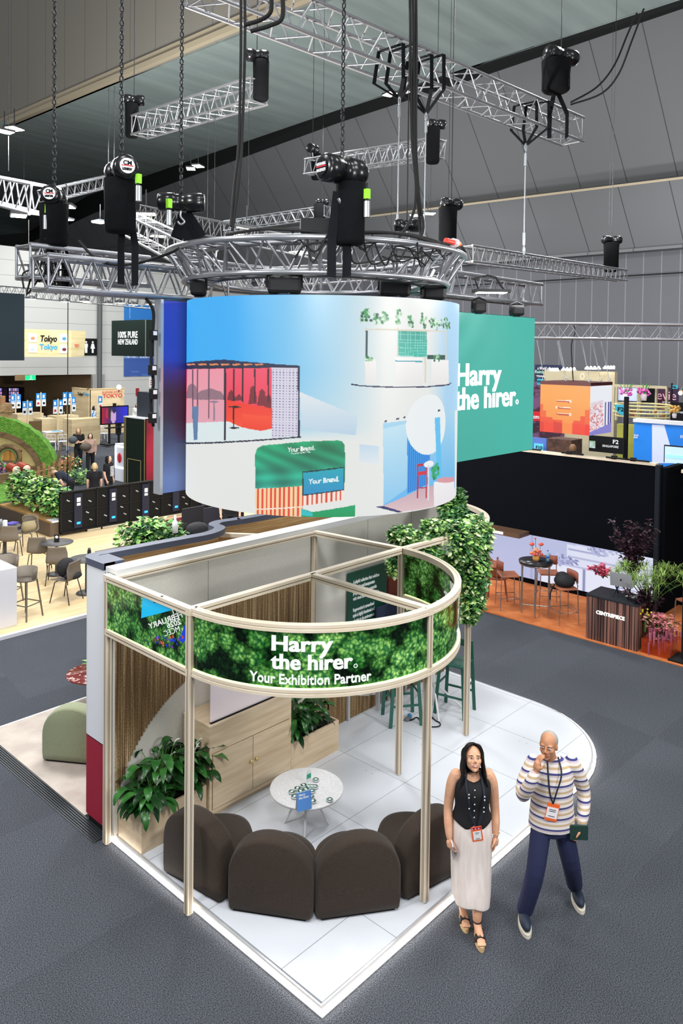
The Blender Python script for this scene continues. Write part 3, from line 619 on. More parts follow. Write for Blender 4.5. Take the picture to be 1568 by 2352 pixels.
m=MB(); m.poly([p-ux*.03+Z3*.045,p+ux*.03+Z3*.045,p+ux*.03+Z3*.095,p-ux*.03+Z3*.095],mat('teal_band','#2f9c80',r=.5),(0,-.001,0)); part(T,'teal_band',m,world=True)
# ---- green bar stools and white table at the back
M_sg=mat('stool_green','#24594b',r=.5)
st=thing('bar_stool','dark green steel bar stool at the rear of the stand, backrest away from the viewer','bar stool',(4.13,2.5,PZ),-.6,'green bar stools')
for sx in (-1,1):
    for sy in (-1,1):
        m=MB(); m.bar((sx*.22,sy*.2,0),(sx*.17,sy*.16 if sy<0 else .17,.72 if sy<0 else 1.0),.045,.02,M_sg,(0,1,0)); part(st,'leg',m)
for y in (-.18,.185):
    m=MB(); m.bar((-.2,y,.28),(.2,y,.28),.012,.03,M_sg); part(st,'footrest',m)
for x in (-.2,.2):
    m=MB(); m.bar((x,-.18,.42),(x,.19,.42),.012,.03,M_sg); part(st,'side_rail',m)
m=MB(); m.box((-.2,-.2,.71),(.2,.18,.745),M_sg); part(st,'seat',m,bev=.01)
m=MB(); m.box((-.19,.165,.9),(.19,.18,1.0),M_sg); part(st,'backrest',m,bev=.005)
dup(st,(4.86,2.12,PZ),-1.35,'dark green steel bar stool nearest the edge, seat showing below the fascia')
T=thing('bar_table','slim white bar table on splayed tube legs between the green stools','table',(4.72,2.4,PZ))
m=MB(); m.cyl((4.72,2.4,PZ+.33),(4.72,2.4,1.14),.028,M_wmet); part(T,'column',m,world=True)
for a in (-2.3,-.75,.8,2.4):
    m=MB(); m.tube([(4.72,2.4,PZ+.4),(4.72+.42*cos(a),2.4+.42*sin(a),PZ+.012)],.016,M_wmet,10); part(T,'leg',m,world=True)
m=MB(); m.lathe((4.72,2.4,1.14),[(0,0),(.3,0),(.3,.025),(0,.025)],M_terr,36); part(T,'tabletop',m,world=True)
M_cab=mat('cable_black','#060607',r=.75)
m=MB(); m.tube(spline([G(u,v,PZ+.012) for u,v in ((966,1634),(985,1642),(1000,1655),(1010,1661),(1008,1668),(990,1669),(970,1660),(958,1648),(948,1652),(940,1655))],6),.008,M_cab,6); 
T=thing('extension_lead','black power lead looping on the white floor under the bar stools','cable',(4.3,2.2,PZ)); part(T,'lead',m,world=True)
p=G(936,1655,PZ); m=MB(); m.box((p.x-.05,p.y-.03,PZ),(p.x+.04,p.y+.03,PZ+.05),mat('plug_grey','#6f7378')); part(T,'plug',m,world=True,bev=.01); m=MB(); m.box((p.x+.05,p.y-.0,PZ),(p.x+.1,p.y+.05,PZ+.06),mat('tag_blue','#4aa3dc')); part(T,'blue_tag',m,world=True,bev=.01)
# ---- sample boards leaning on the rear wall
M_gsg=mat('sign_bottle_green','#134b3d',r=.4)
yb=3.0
a=YP(801,1318,yb);b=YP(888,1292,yb); x0,x1,z1=a.x,b.x,a.z
T=thing('information_board','bottle green text board standing against the felt wall','sign',((x0+x1)/2,yb,PZ)); m=MB(); m.box((x0,yb,.5),(x1,yb+.03,z1),M_gsg); part(T,'board',m,world=True)
[part(T,'stand_leg',MB().box((xx,yb,PZ),(xx+.04,yb+.04,.5),M_alu),world=True) for xx in (x0+.02,x1-.06)]
m=MB(); m.box((x0+.55,yb-.002,.55),(x1-.02,yb,.9),mat('sign_green_light','#1d6b55')); part(T,'corner_block',m,world=True); m=MB()
for i,t in enumerate(('A playful collection that redefines','circularity and incorporates','progressive modular materials','with visual and tactile stimulation.','','Regeneration\u2019s streamlined','style is highly functional and','adaptive to its environment.')):
    if t: put_text(m,t,.066,M_wht,V((x0+.09,yb-.002,z1-.16-.078*i)),(1,0,0),Z3,ext=.001,bold=.0025,sx=.62)
part(T,'lettering',m,world=True)
yn=2.9; a=YP(866,1394,yn); 
m=MB(); m.box((a.x,yn,.45),(a.x+.66,yn+.03,a.z-.02),mat('felt_navy','#24324a',r=.95,bump=(120,.3,.004))); T=thing('navy_sample_board','navy felt sample board with a fine white arc, leaning in front of the green board','board',(a.x+.33,yn,PZ)); part(T,'board',m,world=True)
m=MB(); m.tube([(a.x+.52-.3*cos(t),yn-.002,.95+.42*sin(t)) for t in [PI/2*k/14 for k in range(15)]],.004,M_wht,5); part(T,'white_arc',m,world=True); [part(T,'stand_leg',MB().box((xx,yn,PZ),(xx+.04,yn+.05,.46),M_alu),world=True) for xx in (a.x+.05,a.x+.57)]
p=YP(903,1300,3.02); m=MB(); m.box((p.x-.12,3.0,.6),(p.x+.38,3.03,p.z),mat('felt_rust','#6f3526',r=.95)); m.box((p.x-.1,3.0,PZ),(p.x-.06,3.03,.62),M_alu); m.box((p.x+.3,3.0,PZ),(p.x+.34,3.03,.62),M_alu); solo('rust_sample_board',m,'rust brown felt sample board behind the ivy, right of the green board','board')
# ---- hanging ivy
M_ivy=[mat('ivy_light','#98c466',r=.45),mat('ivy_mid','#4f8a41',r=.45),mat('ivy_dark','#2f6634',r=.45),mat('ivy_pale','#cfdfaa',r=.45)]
def ivy(name,label,blobs,n,seed,sz=(.03,.055),group='hanging ivy',mats=M_ivy,cat='plant'):   # blobs: (centre, radii, weight)
    rnd=random.Random(seed); mbs=MB(); tot=sum(b[2] for b in blobs); vin=MB()
    for c,R,w in blobs:
        c=V(c)
        for i in range(int(n*w/tot)):
            d=V((rnd.gauss(0,1),rnd.gauss(0,1),rnd.gauss(0,1))).normalized(); rr=rnd.random()**.4; p=c+V((d.x*R[0],d.y*R[1],d.z*R[2]))*rr
            L=rnd.uniform(*sz); az=math.atan2(d.y,d.x)+rnd.uniform(-1,1); el=rnd.uniform(-.9,.7); dr=V((cos(az)*cos(el),sin(az)*cos(el),sin(el))); s=dr.cross(Z3).normalized(); u=s.cross(dr); s=s*cos(.3)+u*rnd.uniform(-.5,.5); w_=L*.42
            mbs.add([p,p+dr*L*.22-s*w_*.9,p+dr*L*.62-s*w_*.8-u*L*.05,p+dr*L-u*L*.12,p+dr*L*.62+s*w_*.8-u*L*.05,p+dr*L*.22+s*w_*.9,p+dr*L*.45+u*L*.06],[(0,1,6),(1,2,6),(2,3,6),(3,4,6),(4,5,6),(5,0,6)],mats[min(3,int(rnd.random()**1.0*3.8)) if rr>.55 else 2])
        vin.tube(spline([c+Z3*R[2]*.9,c+V((R[0]*.3,-R[1]*.2,0)),c-Z3*R[2]*.9],4),.006,M_stem,5)
    mn=min(b[0][2]-b[1][2] for b in blobs); c0=blobs[0][0]; T=thing(name,label,cat,(c0[0],c0[1],mn),0,group); part(T,'leaves',mbs,world=True); part(T,'vines',vin,world=True); return T
dz=lambda u,v,d=10.15: tuple(DP(u,v,d))
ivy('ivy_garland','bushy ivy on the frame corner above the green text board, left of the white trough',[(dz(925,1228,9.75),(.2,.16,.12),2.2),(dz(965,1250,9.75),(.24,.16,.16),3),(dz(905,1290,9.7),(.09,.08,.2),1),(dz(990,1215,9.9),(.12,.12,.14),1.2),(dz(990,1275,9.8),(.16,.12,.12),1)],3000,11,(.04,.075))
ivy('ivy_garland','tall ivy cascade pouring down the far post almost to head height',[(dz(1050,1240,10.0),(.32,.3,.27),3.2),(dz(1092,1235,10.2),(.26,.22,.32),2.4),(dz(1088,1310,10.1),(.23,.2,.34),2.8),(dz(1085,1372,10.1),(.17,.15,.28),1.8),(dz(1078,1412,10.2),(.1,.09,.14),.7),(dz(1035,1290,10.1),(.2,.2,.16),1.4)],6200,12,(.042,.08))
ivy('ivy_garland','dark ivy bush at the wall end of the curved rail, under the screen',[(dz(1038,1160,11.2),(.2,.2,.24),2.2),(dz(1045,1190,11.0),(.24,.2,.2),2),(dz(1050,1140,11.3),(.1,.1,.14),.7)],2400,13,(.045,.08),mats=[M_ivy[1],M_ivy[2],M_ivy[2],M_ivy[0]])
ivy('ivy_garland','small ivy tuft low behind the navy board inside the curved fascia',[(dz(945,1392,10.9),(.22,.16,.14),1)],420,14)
p=DP(1005,1262,9.9); m=MB(); m.box((p.x-.05,1.56,2.64),(p.x+.85,1.72,2.78),M_wtop); m.bar((p.x-.1,1.62,2.78),(4.4,1.62,2.82),.06,.06,M_ply,Z3); solo('plant_trough',m,'white planting trough hung on the frame among the ivy','trough')
# ================= screens and rigging above the stand
class Pic:   # small painter: numpy picture in screen space, shapes given through a mapping from photo-like picture points
    def __init__(s,w,h,col): s.w=w;s.h=h; s.a=np.zeros((h,w,3)); s.a[:]=[int(col[i:i+2],16)/255 for i in (1,3,5)]; s.X,s.Y=np.meshgrid((np.arange(w)+.5)/w,(np.arange(h)+.5)/h)
    def c(s,col): return np.array([int(col[i:i+2],16)/255 for i in (1,3,5)])
    def mask(s,pts):
        m=np.zeros((s.h,s.w),bool); n=len(pts); xs=[p[0] for p in pts]; ys=[p[1] for p in pts]
        i0=max(0,int(min(xs)*s.w)-1);i1=min(s.w,int(max(xs)*s.w)+2);j0=max(0,int(min(ys)*s.h)-1);j1=min(s.h,int(max(ys)*s.h)+2)
        if i1<=i0 or j1<=j0: return m
        X=s.X[j0:j1,i0:i1];Y=s.Y[j0:j1,i0:i1];q=m[j0:j1,i0:i1]
        for i in range(n):
            x0,y0=pts[i];x1,y1=pts[(i+1)%n]
            if y0==y1: continue
            q^=((Y>=min(y0,y1))&(Y<max(y0,y1)))&(X<x0+(Y-y0)*(x1-x0)/(y1-y0))
        return m
    def fill(s,mk,col,al=1.0): s.a[mk]=s.a[mk]*(1-al)+s.c(col)*al
    def poly(s,pts,col,al=1.0): mk=s.mask(pts); s.fill(mk,col,al); return mk
    def ell(s,cx,cy,rx,ry,col,al=1.0):
        i0=max(0,int((cx-rx)*s.w)-1);i1=min(s.w,int((cx+rx)*s.w)+2);j0=max(0,int((cy-ry)*s.h)-1);j1=min(s.h,int((cy+ry)*s.h)+2)
        if i1<=i0 or j1<=j0: return
        v=s.a[j0:j1,i0:i1]; mk=((s.X[j0:j1,i0:i1]-cx)/rx)**2+((s.Y[j0:j1,i0:i1]-cy)/ry)**2<1; v[mk]=v[mk]*(1-al)+s.c(col)*al
    def text(s,txt,x0,y0,w,h,col,bold=.03,slant=0.0):
        t=text_mb(txt,1,M_black,0,bold); xs=[p[0] for p in t.v]; W_=max(xs)-min(xs); x_=min(xs); ch=.72
        for f in t.f:
            s.fill(s.mask([(x0+(t.v[i][0]-x_)*w/W_,y0-t.v[i][1]*h/ch+slant*(t.v[i][0]-x_)/W_) for i in f]),col)
    def apply(s,me,uv):
        ca=me.color_attributes.new('Col','FLOAT_COLOR','POINT'); k=len(uv); ix=np.clip((uv[:,0]*s.w).astype(int),0,s.w-1); iy=np.clip((uv[:,1]*s.h).astype(int),0,s.h-1)
        c=s.a[iy,ix]; c=np.where(c<=.04045,c/12.92,((c+.055)/1.055)**2.4); ca.data.foreach_set('color',np.c_[c,np.ones(k)].astype(np.float32).ravel())
def grid(fn,nx,ny):
    vs=[];uv=[]
    for j in range(ny+1):
        for i in range(nx+1): u=i/nx;v=j/ny; vs.append(tuple(fn(u,v)));uv.append((u,v))
    return vs,[(j*(nx+1)+i,(j+1)*(nx+1)+i,(j+1)*(nx+1)+i+1,j*(nx+1)+i+1) for j in range(ny) for i in range(nx)],np.array(uv)
M_scr=vcol_mat('screen_picture',r=.4,e=.95)
def screen(par,fn,nx,ny,pic,name='screen',mt=None,label=None):
    vs,fs,uv=grid(fn,nx,ny); m=MB(); m.add(vs,fs,mt or M_scr,True); o=part(par,name,m,world=True,label=label); pic.apply(o.data,uv); return o
LCX,LCY,LR,LZ0,LZ1=1.5,1.54,1.39,3.765,5.68
A0,A1=-232.0,-10.0
def lhit(u,v):
    r=ray(u,v); ox,oy=CAM.x-LCX,CAM.y-LCY; a=r.x**2+r.y**2; b=2*(ox*r.x+oy*r.y); c=ox*ox+oy*oy-LR*LR; D_=b*b-4*a*c
    t=(-b-math.sqrt(max(D_,0)))/(2*a); P=CAM+r*t; an=math.degrees(math.atan2(P.y-LCY,P.x-LCX)); an=an-360 if an>90 else an
    return ((an-A0)/(A1-A0),(LZ1-P.z)/(LZ1-LZ0))
pc=Pic(1500,700,'#e4e7e4')
# sky wash fading from cyan to white
t=np.clip((pc.X-lhit(540,800)[0])/(lhit(880,800)[0]-lhit(540,800)[0]),0,1); dn=np.clip((pc.Y-.02)/.6,0,1)
sky=(1-t)*(1-.55*np.clip((pc.Y-.35)/.35,0,1)); sky*=np.clip((.66-pc.Y)/.06,0,1)
tr=np.clip((pc.X-lhit(985,800)[0])/(.06),0,1)*(pc.Y<.55)*.55
for i,cc in enumerate((.20,.68,.96)): pc.a[...,i]=pc.a[...,i]*(1-sky)+cc*sky; pc.a[...,i]=pc.a[...,i]*(1-tr)+(.45,.75,.97)[i]*tr
L=lambda *q:[lhit(u,v) for u,v in q]
def gradp(pts,c0,c1,vert=True,al=1):
    mk=pc.mask(pts); ys=[p[1] if vert else p[0] for p in pts]; k=((pc.Y if vert else pc.X)-min(ys))/(max(ys)-min(ys)); k=k[mk][:,None]; pc.a[mk]=pc.a[mk]*(1-al)+(pc.c(c0)*(1-k)+pc.c(c1)*k)*al
gradp(L((688,900),(820,955),(818,1000),(692,985)),'#dfe6ea','#b9d2e6')
# red room with glass wall
gradp([(0,lhit(421,832)[1])]+L((421,834),(515,826),(688,840),(688,848),(421,848))+[(0,lhit(421,848)[1])],'#1a2150','#0d1230')
for k in range(7): pc.poly(L((428+k*26,836),(446+k*26,835),(450+k*26,838),(431+k*26,840)),'#e08a58')
xl=0
gradp([(xl,lhit(421,848)[1])]+L((421,848),(624,845),(624,1008),(421,1014))+[(xl,lhit(421,1014)[1])],'#f0506c','#ee2436')
gradp(L((430,848),(518,847),(518,1010),(421,1014)),'#ee96a8','#dca9b6')
pc.poly(L((421,972),(520,968),(640,985),(640,1006),(421,1017)),'#dbe8ea')
rk=L((421,905)); 
for u0,u1,v0,v1 in ((425,455,880,915),(440,520,892,918),(520,540,895,922),(536,560,905,920),(570,590,885,928),(590,612,893,932),(606,626,905,938)):
    pc.poly(L((u0,v1),(u0+(u1-u0)*.25,v0+6),(u0+(u1-u0)*.55,v0),(u0+(u1-u0)*.85,v0+8),(u1,v1)),'#7c1f2c' if u0>=520 else '#93707f')
for u in (441,452,478): pc.poly(L((u,848),(u+3,848),(u+3,960),(u,962)),'#6a4a5c')
for u in (535,555,583,614): pc.poly(L((u,847),(u+4,847),(u+4,925),(u,922)),'#3a1020')
gradp(L((520,918),(624,938),(624,972),(600,990),(556,982),(520,966)),'#f03424','#f5502c')
gradp(L((556,950),(600,956),(624,955),(624,985),(598,990),(556,980)),'#f8512e','#ee3a22')
pc.poly(L((520,934),(540,932),(557,935),(540,938)),'#1d0d16'); pc.poly(L((535,936),(538,936),(538,982),(535,982)),'#1d0d16'); pc.poly(L((524,983),(537,980),(551,983),(537,986)),'#1d0d16')
pc.poly(L((477,922),(492,920),(506,923),(492,926)),'#8a7d92'); pc.poly(L((490,925),(493,925),(493,966),(490,966)),'#8a7d92'); pc.poly(L((441,934),(456,933),(453,1010),(445,1011)),'#5b7ea8')
pc.poly(L((514,846),(519,846),(519,1011),(514,1012)),'#241a30')
mk=pc.mask(L((624,845),(684,846),(684,1000),(624,1006))); pc.fill(mk,'#d7d3e4'); dots=mk&(np.sin(pc.X*900*1.25)>.35)&(np.sin(pc.Y*420*1.25)>.35); pc.fill(dots,'#75749c')
pc.poly(L((684,843),(688,842),(688,1002),(684,1003)),'#161a3c'); pc.poly([(xl,lhit(421,1016)[1])]+L((421,1016),(692,1002),(692,1005),(421,1020))+[(xl,lhit(421,1020)[1])],'#131737')
# green rounded brand wall
gp_=L((586,1122),(586,1045),(588,1034),(594,1027),(604,1023),(700,1014),(776,1011),(786,1014),(792,1024),(792,1108))
gradp(gp_,'#10a067','#29b39b'); mk=pc.mask(gp_); pc.a[mk]*=(.88+.2*np.sin(pc.X*70+np.sin(pc.Y*30)*2)*np.sin(pc.Y*60-pc.X*40))[mk][:,None]
mk=pc.mask(L((586,1123),(695,1116),(695,1186),(586,1182))); pc.fill(mk,'#f7d2a0'); pc.fill(mk&(np.sin(pc.X*900*.92)>.2),'#e2402a'); pc.poly(L((586,1169),(695,1163),(695,1165),(586,1171)),'#f4f0ea')
mk=pc.mask(L((695,1138),(789,1126),(789,1148),(695,1162))); pc.fill(mk,'#f5e6d8'); pc.fill(mk&(np.sin(pc.X*900*.92)>.35),'#d9442f')
pc.poly(L((694,1083),(790,1072),(790,1126),(694,1139)),'#0d2f30'); gradp(L((696,1086),(788,1075),(788,1124),(696,1136)),'#16a8b8','#2b8fc8')
for tx,u0,v0,u1,v1,c_ in (('Your Brand.',660,1038,723,1033,'#f2f6f2'),('Engage your audience',669,1043,713,1039,'#dff0e4'),('Your Brand.',708,1112,778,1105,'#eaf6f6'),('Your Brand.',886,991,931,985,'#1585cc'),('Showcase your brand',887,997,918,993,'#3a9ad6')):
    a=lhit(u0,v0);b=lhit(u1,v1); pc.text(tx,a[0],a[1],b[0]-a[0],(u1-u0)*.145/450 if 'Your' in tx and len(tx)<12 else .006,c_,.035,b[1]-a[1])
gradp(L((692,1168),(717,1176),(815,1160),(815,1188),(692,1188)),'#11a368','#0f9a5c'); pc.poly(L((692,1168),(717,1178),(717,1186),(692,1184)),'#2fbfc4'); gradp(L((825,1020),(870,1025),(870,1068),(825,1060)),'#c2d8ea','#e0e8ec')
# white stand with hanging plants
for u in (838,912,975,1022): pc.poly(L((u,752),(u+3,752),(u+3,880),(u,880)),'#d8cdb8')
pc.poly(L((838,755),(1024,760),(1024,763),(838,758)),'#d8cdb8'); gradp(L((914,760),(980,762),(980,820),(914,818)),'#1b9c8c','#2fb8a4')
for k in range(12): pc.poly(L((914+k*5.6,760),(914.7+k*5.6,760),(914.7+k*5.6,820),(914+k*5.6,820)),'#7fd6c8')
for k in range(10): pc.poly(L((914,762+k*6),(980,764+k*6),(980,764.8+k*6),(914,762.8+k*6)),'#7fd6c8')
pc.poly(L((839,760),(844,760),(844,825),(839,825)),'#0f4a52'); gradp(L((838,825),(863,825),(863,882),(838,882)),'#f1efec','#e6e4e2'); gradp(L((908,820),(970,822),(970,884),(908,884)),'#f2f0ee','#e4e3e2'); gradp(L((990,826),(1030,828),(1030,884),(990,884)),'#f2f0ee','#e6e4e2')
pc.poly(L((908,828),(970,829),(970,832),(908,831)),'#2f9fb0'); pc.poly(L((981,815),(1022,816),(1022,826),(981,825)),'#14453f')
rg=random.Random(4)
for u,v,h in ((835,728,22),(846,724,24),(866,732,18),(884,730,22),(916,726,32),(943,738,22),(972,736,30),(992,742,16),(1008,746,18),(1021,742,20),(1027,746,14),(1003,822,12),(846,824,6)):
    for k in range(16): 
        q=lhit(min(1042,u+rg.uniform(-7,7)),v+rg.uniform(-h*.55,h*.55)); pc.ell(q[0],q[1],.0028,.007,rg.choice(('#1f7a48','#3f9c58','#0f5a3a','#9cc9a0','#cfe6d4')))
bl=[(806,884),(830,888),(900,891),(980,890),(1030,885),(1036,881)]
pc.poly(L(*bl)+L(*[(u,v-3) for u,v in reversed(bl)]),'#1b2050')
# blue showroom
gradp(L((880,972),(1044,938),(1044,1120),(880,1162)),'#a8d4ec','#63b6ee'); gradp(L((880,985),(960,965),(960,1100),(880,1160)),'#bfe0ee','#8cc8ee')
mk=pc.mask(L((935,980),(990,975),(985,1110),(935,1134))); pc.fill(mk,'#2f9fe6'); pc.fill(mk&(np.sin(pc.X*900*1.5)>.1),'#1b6fd0')
q=lhit(985,975); pc.ell(q[0],q[1],.055,.145,'#e9eef0'); pc.poly(L((998,960),(1010,958),(1014,1100),(1004,1108)),'#5cc0f2')
gradp(L((868,1166),(960,1125),(1000,1112),(1043,1098),(1043,1145),(990,1165),(915,1176)),'#c9a9b4','#dcc0c4'); pc.poly(L((862,1164),(880,1162),(925,1176),(915,1178)),'#2b2c66')
for u in (957,977): pc.poly(L((u,1066),(u+3,1066),(u+3,1144),(u,1145)),'#c0263a')
pc.poly(L((957,1085),(980,1081),(980,1089),(957,1093)),'#d42a3c'); pc.poly(L((957,1066),(972,1064),(972,1070),(957,1072)),'#c0263a'); pc.poly(L((957,1120),(979,1118),(979,1121),(957,1123)),'#c0263a')
q=lhit(985,1066); pc.ell(q[0],q[1],.014,.016,'#eef2f4'); pc.poly(L((982,1068),(986,1068),(985,1150),(982,1150)),'#d8dde2'); gradp(L((996,1108),(1043,1095),(1043,1150),(996,1165)),'#f0eef0','#e9e6ea'); pc.poly(L((1003,1100),(1020,1096),(1043,1096),(1043,1106),(1025,1109),(1006,1108)),'#d99aa4')
for k in range(18):
    q=lhit(1000+rg.uniform(-8,8),1080+rg.uniform(-14,22)); pc.ell(q[0],q[1],.004,.012,rg.choice(('#2fae70','#1f8a58')))
for u in (882,910,925,1005): pc.poly(L((u,967-(u-880)*.2),(u+6,965-(u-880)*.2),(u+6,969-(u-880)*.2),(u,971-(u-880)*.2)),'#20264a')
M_lback=mat('led_cabinet_black','#0c0d10',r=.6,sp=.25); M_silver=mat('led_edge_silver','#b9bec6',r=.35,m=.5)
T=thing('curved_led_screen','huge drum-shaped LED screen showing exhibition stand pictures, hung over the seating','screen',(LCX,LCY,LZ0))
def drum(u,v): a=rad(A0+(A1-A0)*u); return (LCX+LR*cos(a),LCY+LR*sin(a),LZ1+(LZ0-LZ1)*v)
screen(T,drum,860,400,pc)
m=MB(); m.sweep(arc(LCX,LCY,LR-.004,A0,A1,0,60),[(-.08,LZ0),(0,LZ0),(0,LZ1),(-.08,LZ1)],M_lback); part(T,'cabinet_ring',m,world=True)
# teal wing
pt=Pic(420,420,'#43b9a9'); d=np.hypot((pt.X+.12)*1.1,(pt.Y+.25)); band=np.sin(d*70*(1-.35*d)); fade=np.clip(1.05-d,0,1); pt.a+=(band*fade*.11)[...,None]*np.array([1,.7,.7]); pt.a*=(1-.10*np.clip(pt.Y,0,1)*(1-pt.X))[...,None]
T=thing('teal_led_screen','flat teal LED screen with large white logo lettering, right of the drum screen','screen',(4.5,1.6,LZ0))
screen(T,lambda u,v:(2.8+3.2*u,1.6,5.72+(3.785-5.72)*v),160,120,pt); m=MB(); m.box((2.8,1.604,3.78),(6.0,1.69,5.725),M_lback); part(T,'cabinet',m,world=True)
M_scrw=mat('screen_white','#e8ece8',r=.5,e=.85)
m=MB()
def tl(txt,u0,v0,u1,hh):
    a=YP(u0,v0,1.597);b=V((YP(u1,v0,1.597).x,1.597,a.z)); t=line_fit(txt,(b-a).length,hh,M_scrw,.0005,.016,heavy=.024,space=1.02); M_=Matrix(((1,0,0,a.x),(0,0,-1,a.y),(0,1,0,a.z),(0,0,0,1))); m.merge(t,M_)
tl('Harry',1047,886,1151,.285); tl('the hirer',1044,942,1184,.285)
c=YP(1187,923,1.597); m.tube([(c.x+.03*cos(t),1.596,c.z+.03*sin(t)) for t in [2*PI*k/18 for k in range(18)]],.007,M_scrw,6,closed=True); part(T,'lettering',m,world=True)
# blue wing behind on the left
pb=Pic(120,300,'#1b2f9e'); k=pb.Y
def mixc(c0,c1,t): return c0*(1-t)[...,None]+c1*t[...,None]
c1=pb.c('#1a33b4');c2=pb.c('#15193a');c3=pb.c('#10141f');c4=pb.c('#5f78b4')
pb.a=mixc(mixc(np.broadcast_to(c1,pb.a.shape),np.broadcast_to(c2,pb.a.shape),np.clip((k-.3)/.18,0,1)),np.broadcast_to(c4,pb.a.shape),np.clip((k-.62)/.3,0,1)); sh=np.clip((pb.X-.05)/.08,0,1)*.55; pb.a*=(1-sh)[...,None]
T=thing('blue_led_screen','dark blue flat LED screen with silver edge, left behind the drum screen','screen',(.6,2.45,LZ0))
screen(T,lambda u,v:(.165+3*u,2.45,5.68+(3.76-5.68)*v),60,80,pb); m=MB(); m.box((.165,2.453,3.755),(3.2,2.54,5.685),M_lback); part(T,'cabinet',m,world=True); m=MB(); m.box((.13,2.445,3.75),(.163,2.56,5.69),M_silver); part(T,'edge_trim',m,world=True,label='silver edge trim')
# ---------------- trusses
M_tr=mat('truss_aluminium','#9c9ea3',r=.32,m=.75); M_trd=mat('truss_brace','#8b8d92',r=.38,m=.7); M_strap=mat('webbing_black','#090b10',r=.9,sp=.2); M_hoist=mat('hoist_black','#0e0f12',r=.25); M_bag=mat('chain_bag_black','#07080b',r=.95,sp=.15,bump=(14,.5,.02)); M_steel=mat('steel_zinc','#9ea2a6',r=.35,m=.8); M_chn=mat('chain_dark','#2a2b2e',r=.4,m=.6)
def truss(label,p,q,w=.29,h=.29,n=10,r=.025,rb=.0095,group=None,up=Z3,name='lighting_truss',flip=0,tri=False):
    p=V(p);q=V(q); d=(q-p).normalized(); s=d.cross(V(up)).normalized(); u=s.cross(d); T=thing(name,label,'truss',tuple((p+q)/2-u*h/2),0,group)
    cs=[(-1,-1),(1,-1),(1,1),(-1,1)] if not tri else [(-1,1),(1,1),(0,-1)]
    ln=[(p+s*(a*w/2)+u*(b*h/2),q+s*(a*w/2)+u*(b*h/2)) for a,b in cs]
    for a,b in ln: m=MB(); m.tube([a,b],r,M_tr,10); part(T,'chord',m,world=True)
    K=len(ln)
    for k in range(K):
        a0,a1=ln[k];b0,b1=ln[(k+1)%K]; m=MB(); N_=n
        for i in range(N_):
            t0=(i+.04)/N_;t1=(i+.5)/N_;t2=(i+.96)/N_; A=a0.lerp(a1,t0);B=b0.lerp(b1,t1);C_=a0.lerp(a1,t2)
            m.tube([A,B],rb,M_trd,6,cap=False); m.tube([B,C_],rb,M_trd,6,cap=False)
        for t in (.004,.996): m.tube([a0.lerp(a1,t),b0.lerp(b1,t)],rb*1.3,M_trd,6,cap=False)
        part(T,'lacing',m,world=True)
    return T
# ring truss over the drum
T=thing('ring_truss','circular aluminium truss ring carrying the drum screen','truss',(1.5,1.62,5.88)); RC=V((1.5,1.65,0))
rings=((1.53,6.165),(1.36,5.885),(1.2,6.165),(1.08,5.885))
for r_,z_ in rings: m=MB(); m.tube([(RC.x+r_*cos(t),RC.y+r_*sin(t),z_) for t in [2*PI*k/72 for k in range(72)]],.027,M_tr,10,closed=True); part(T,'ring_chord',m,world=True)
def rp(k,t): return V((RC.x+rings[k][0]*cos(t),RC.y+rings[k][0]*sin(t),rings[k][1]))
for a,b in ((0,1),(2,3),(0,2),(1,3)):
    m=MB(); NR=26
    for i in range(NR):
        t=2*PI*i/NR; m.tube([rp(a,t),rp(b,t+PI/NR)],.011,M_trd,6,cap=False); m.tube([rp(b,t+PI/NR),rp(a,t+2*PI/NR)],.011,M_trd,6,cap=False)
    part(T,'lacing',m,world=True)
for k in range(6):
    t=2*PI*k/6-1.35; m=MB(); m.tube([rp(0,t),rp(1,t),rp(1,t+.06),rp(0,t+.06)],.02,M_tr,8,closed=True,smooth=False); part(T,'joint_plate',m,world=True)
pU=DP(178,617,7.45); pU2=DP(136,628,7.9)
truss('box truss at the left of the ring, upper one, with looped black cables',(-.98,pU.y+.13,6.0),(.3,pU.y+.13,6.0),n=6)
truss('lower box truss at the left, over the dark blue screen',(-1.02,2.62,5.87),(1.0,2.62,5.87),n=7)
truss('box truss over the teal screen with a flood lamp on it',(2.85,1.69,6.07),(6.1,1.69,6.07),n=11)
truss('large box truss crossing the top of the hall, nearest the ceiling, hung on four wires',(.86,2.92,9.21),(8.85,2.49,9.21),.42,.42,13,.026,.0115)
a=DP(1068,583,14.3); b=DP(1428,633,21.5); truss('long slim truss running back to the right behind the ring',a,(b.x,b.y,a.z+(b.z-a.z)),.29,.29,26,.022,.009)
truss('straight truss crossing the right side in front of the grey wall, above the orange cube',DP(1180,759,16),DP(1640,764,15.6),.3,.3,9,.028,.011)
a=DP(320,292,17.6);b=DP(595,209,14.8); truss('sloping-looking truss high at the left under the soffit, between two hoists',a,b,.42,.42,10,.026,.011)
a=DP(712,385,24);b=DP(1008,340,19.5); truss('distant truss under the right wall panels, high behind the central hoist',a,b,.45,.45,12,.03,.013)
a=DP(0,438,12.6);b=DP(103,462,11.4); truss('bright truss entering at the left edge below the lamps',a+(a-b)*.6,b,.42,.42,5,.026,.012)
a=DP(100,452,26);b=DP(250,416,30); truss('dark cable-covered truss behind the left chain hoist',a,b,.4,.4,9,.03,.014)
a=DP(290,510,20);b=DP(470,600,16); truss('white truss angled down to the right behind the left hoists',a,b,.5,.5,8,.03,.014,group=None)
a=DP(330,492,25);b=DP(800,590,22); truss('white truss running behind the top of the ring',a,b,.5,.5,18,.03,.014)
a=DP(520,520,33);b=DP(752,486,30); truss('thin grey truss far behind the ring, ending under a small hoist',a,b,.4,.4,11,.025,.012)
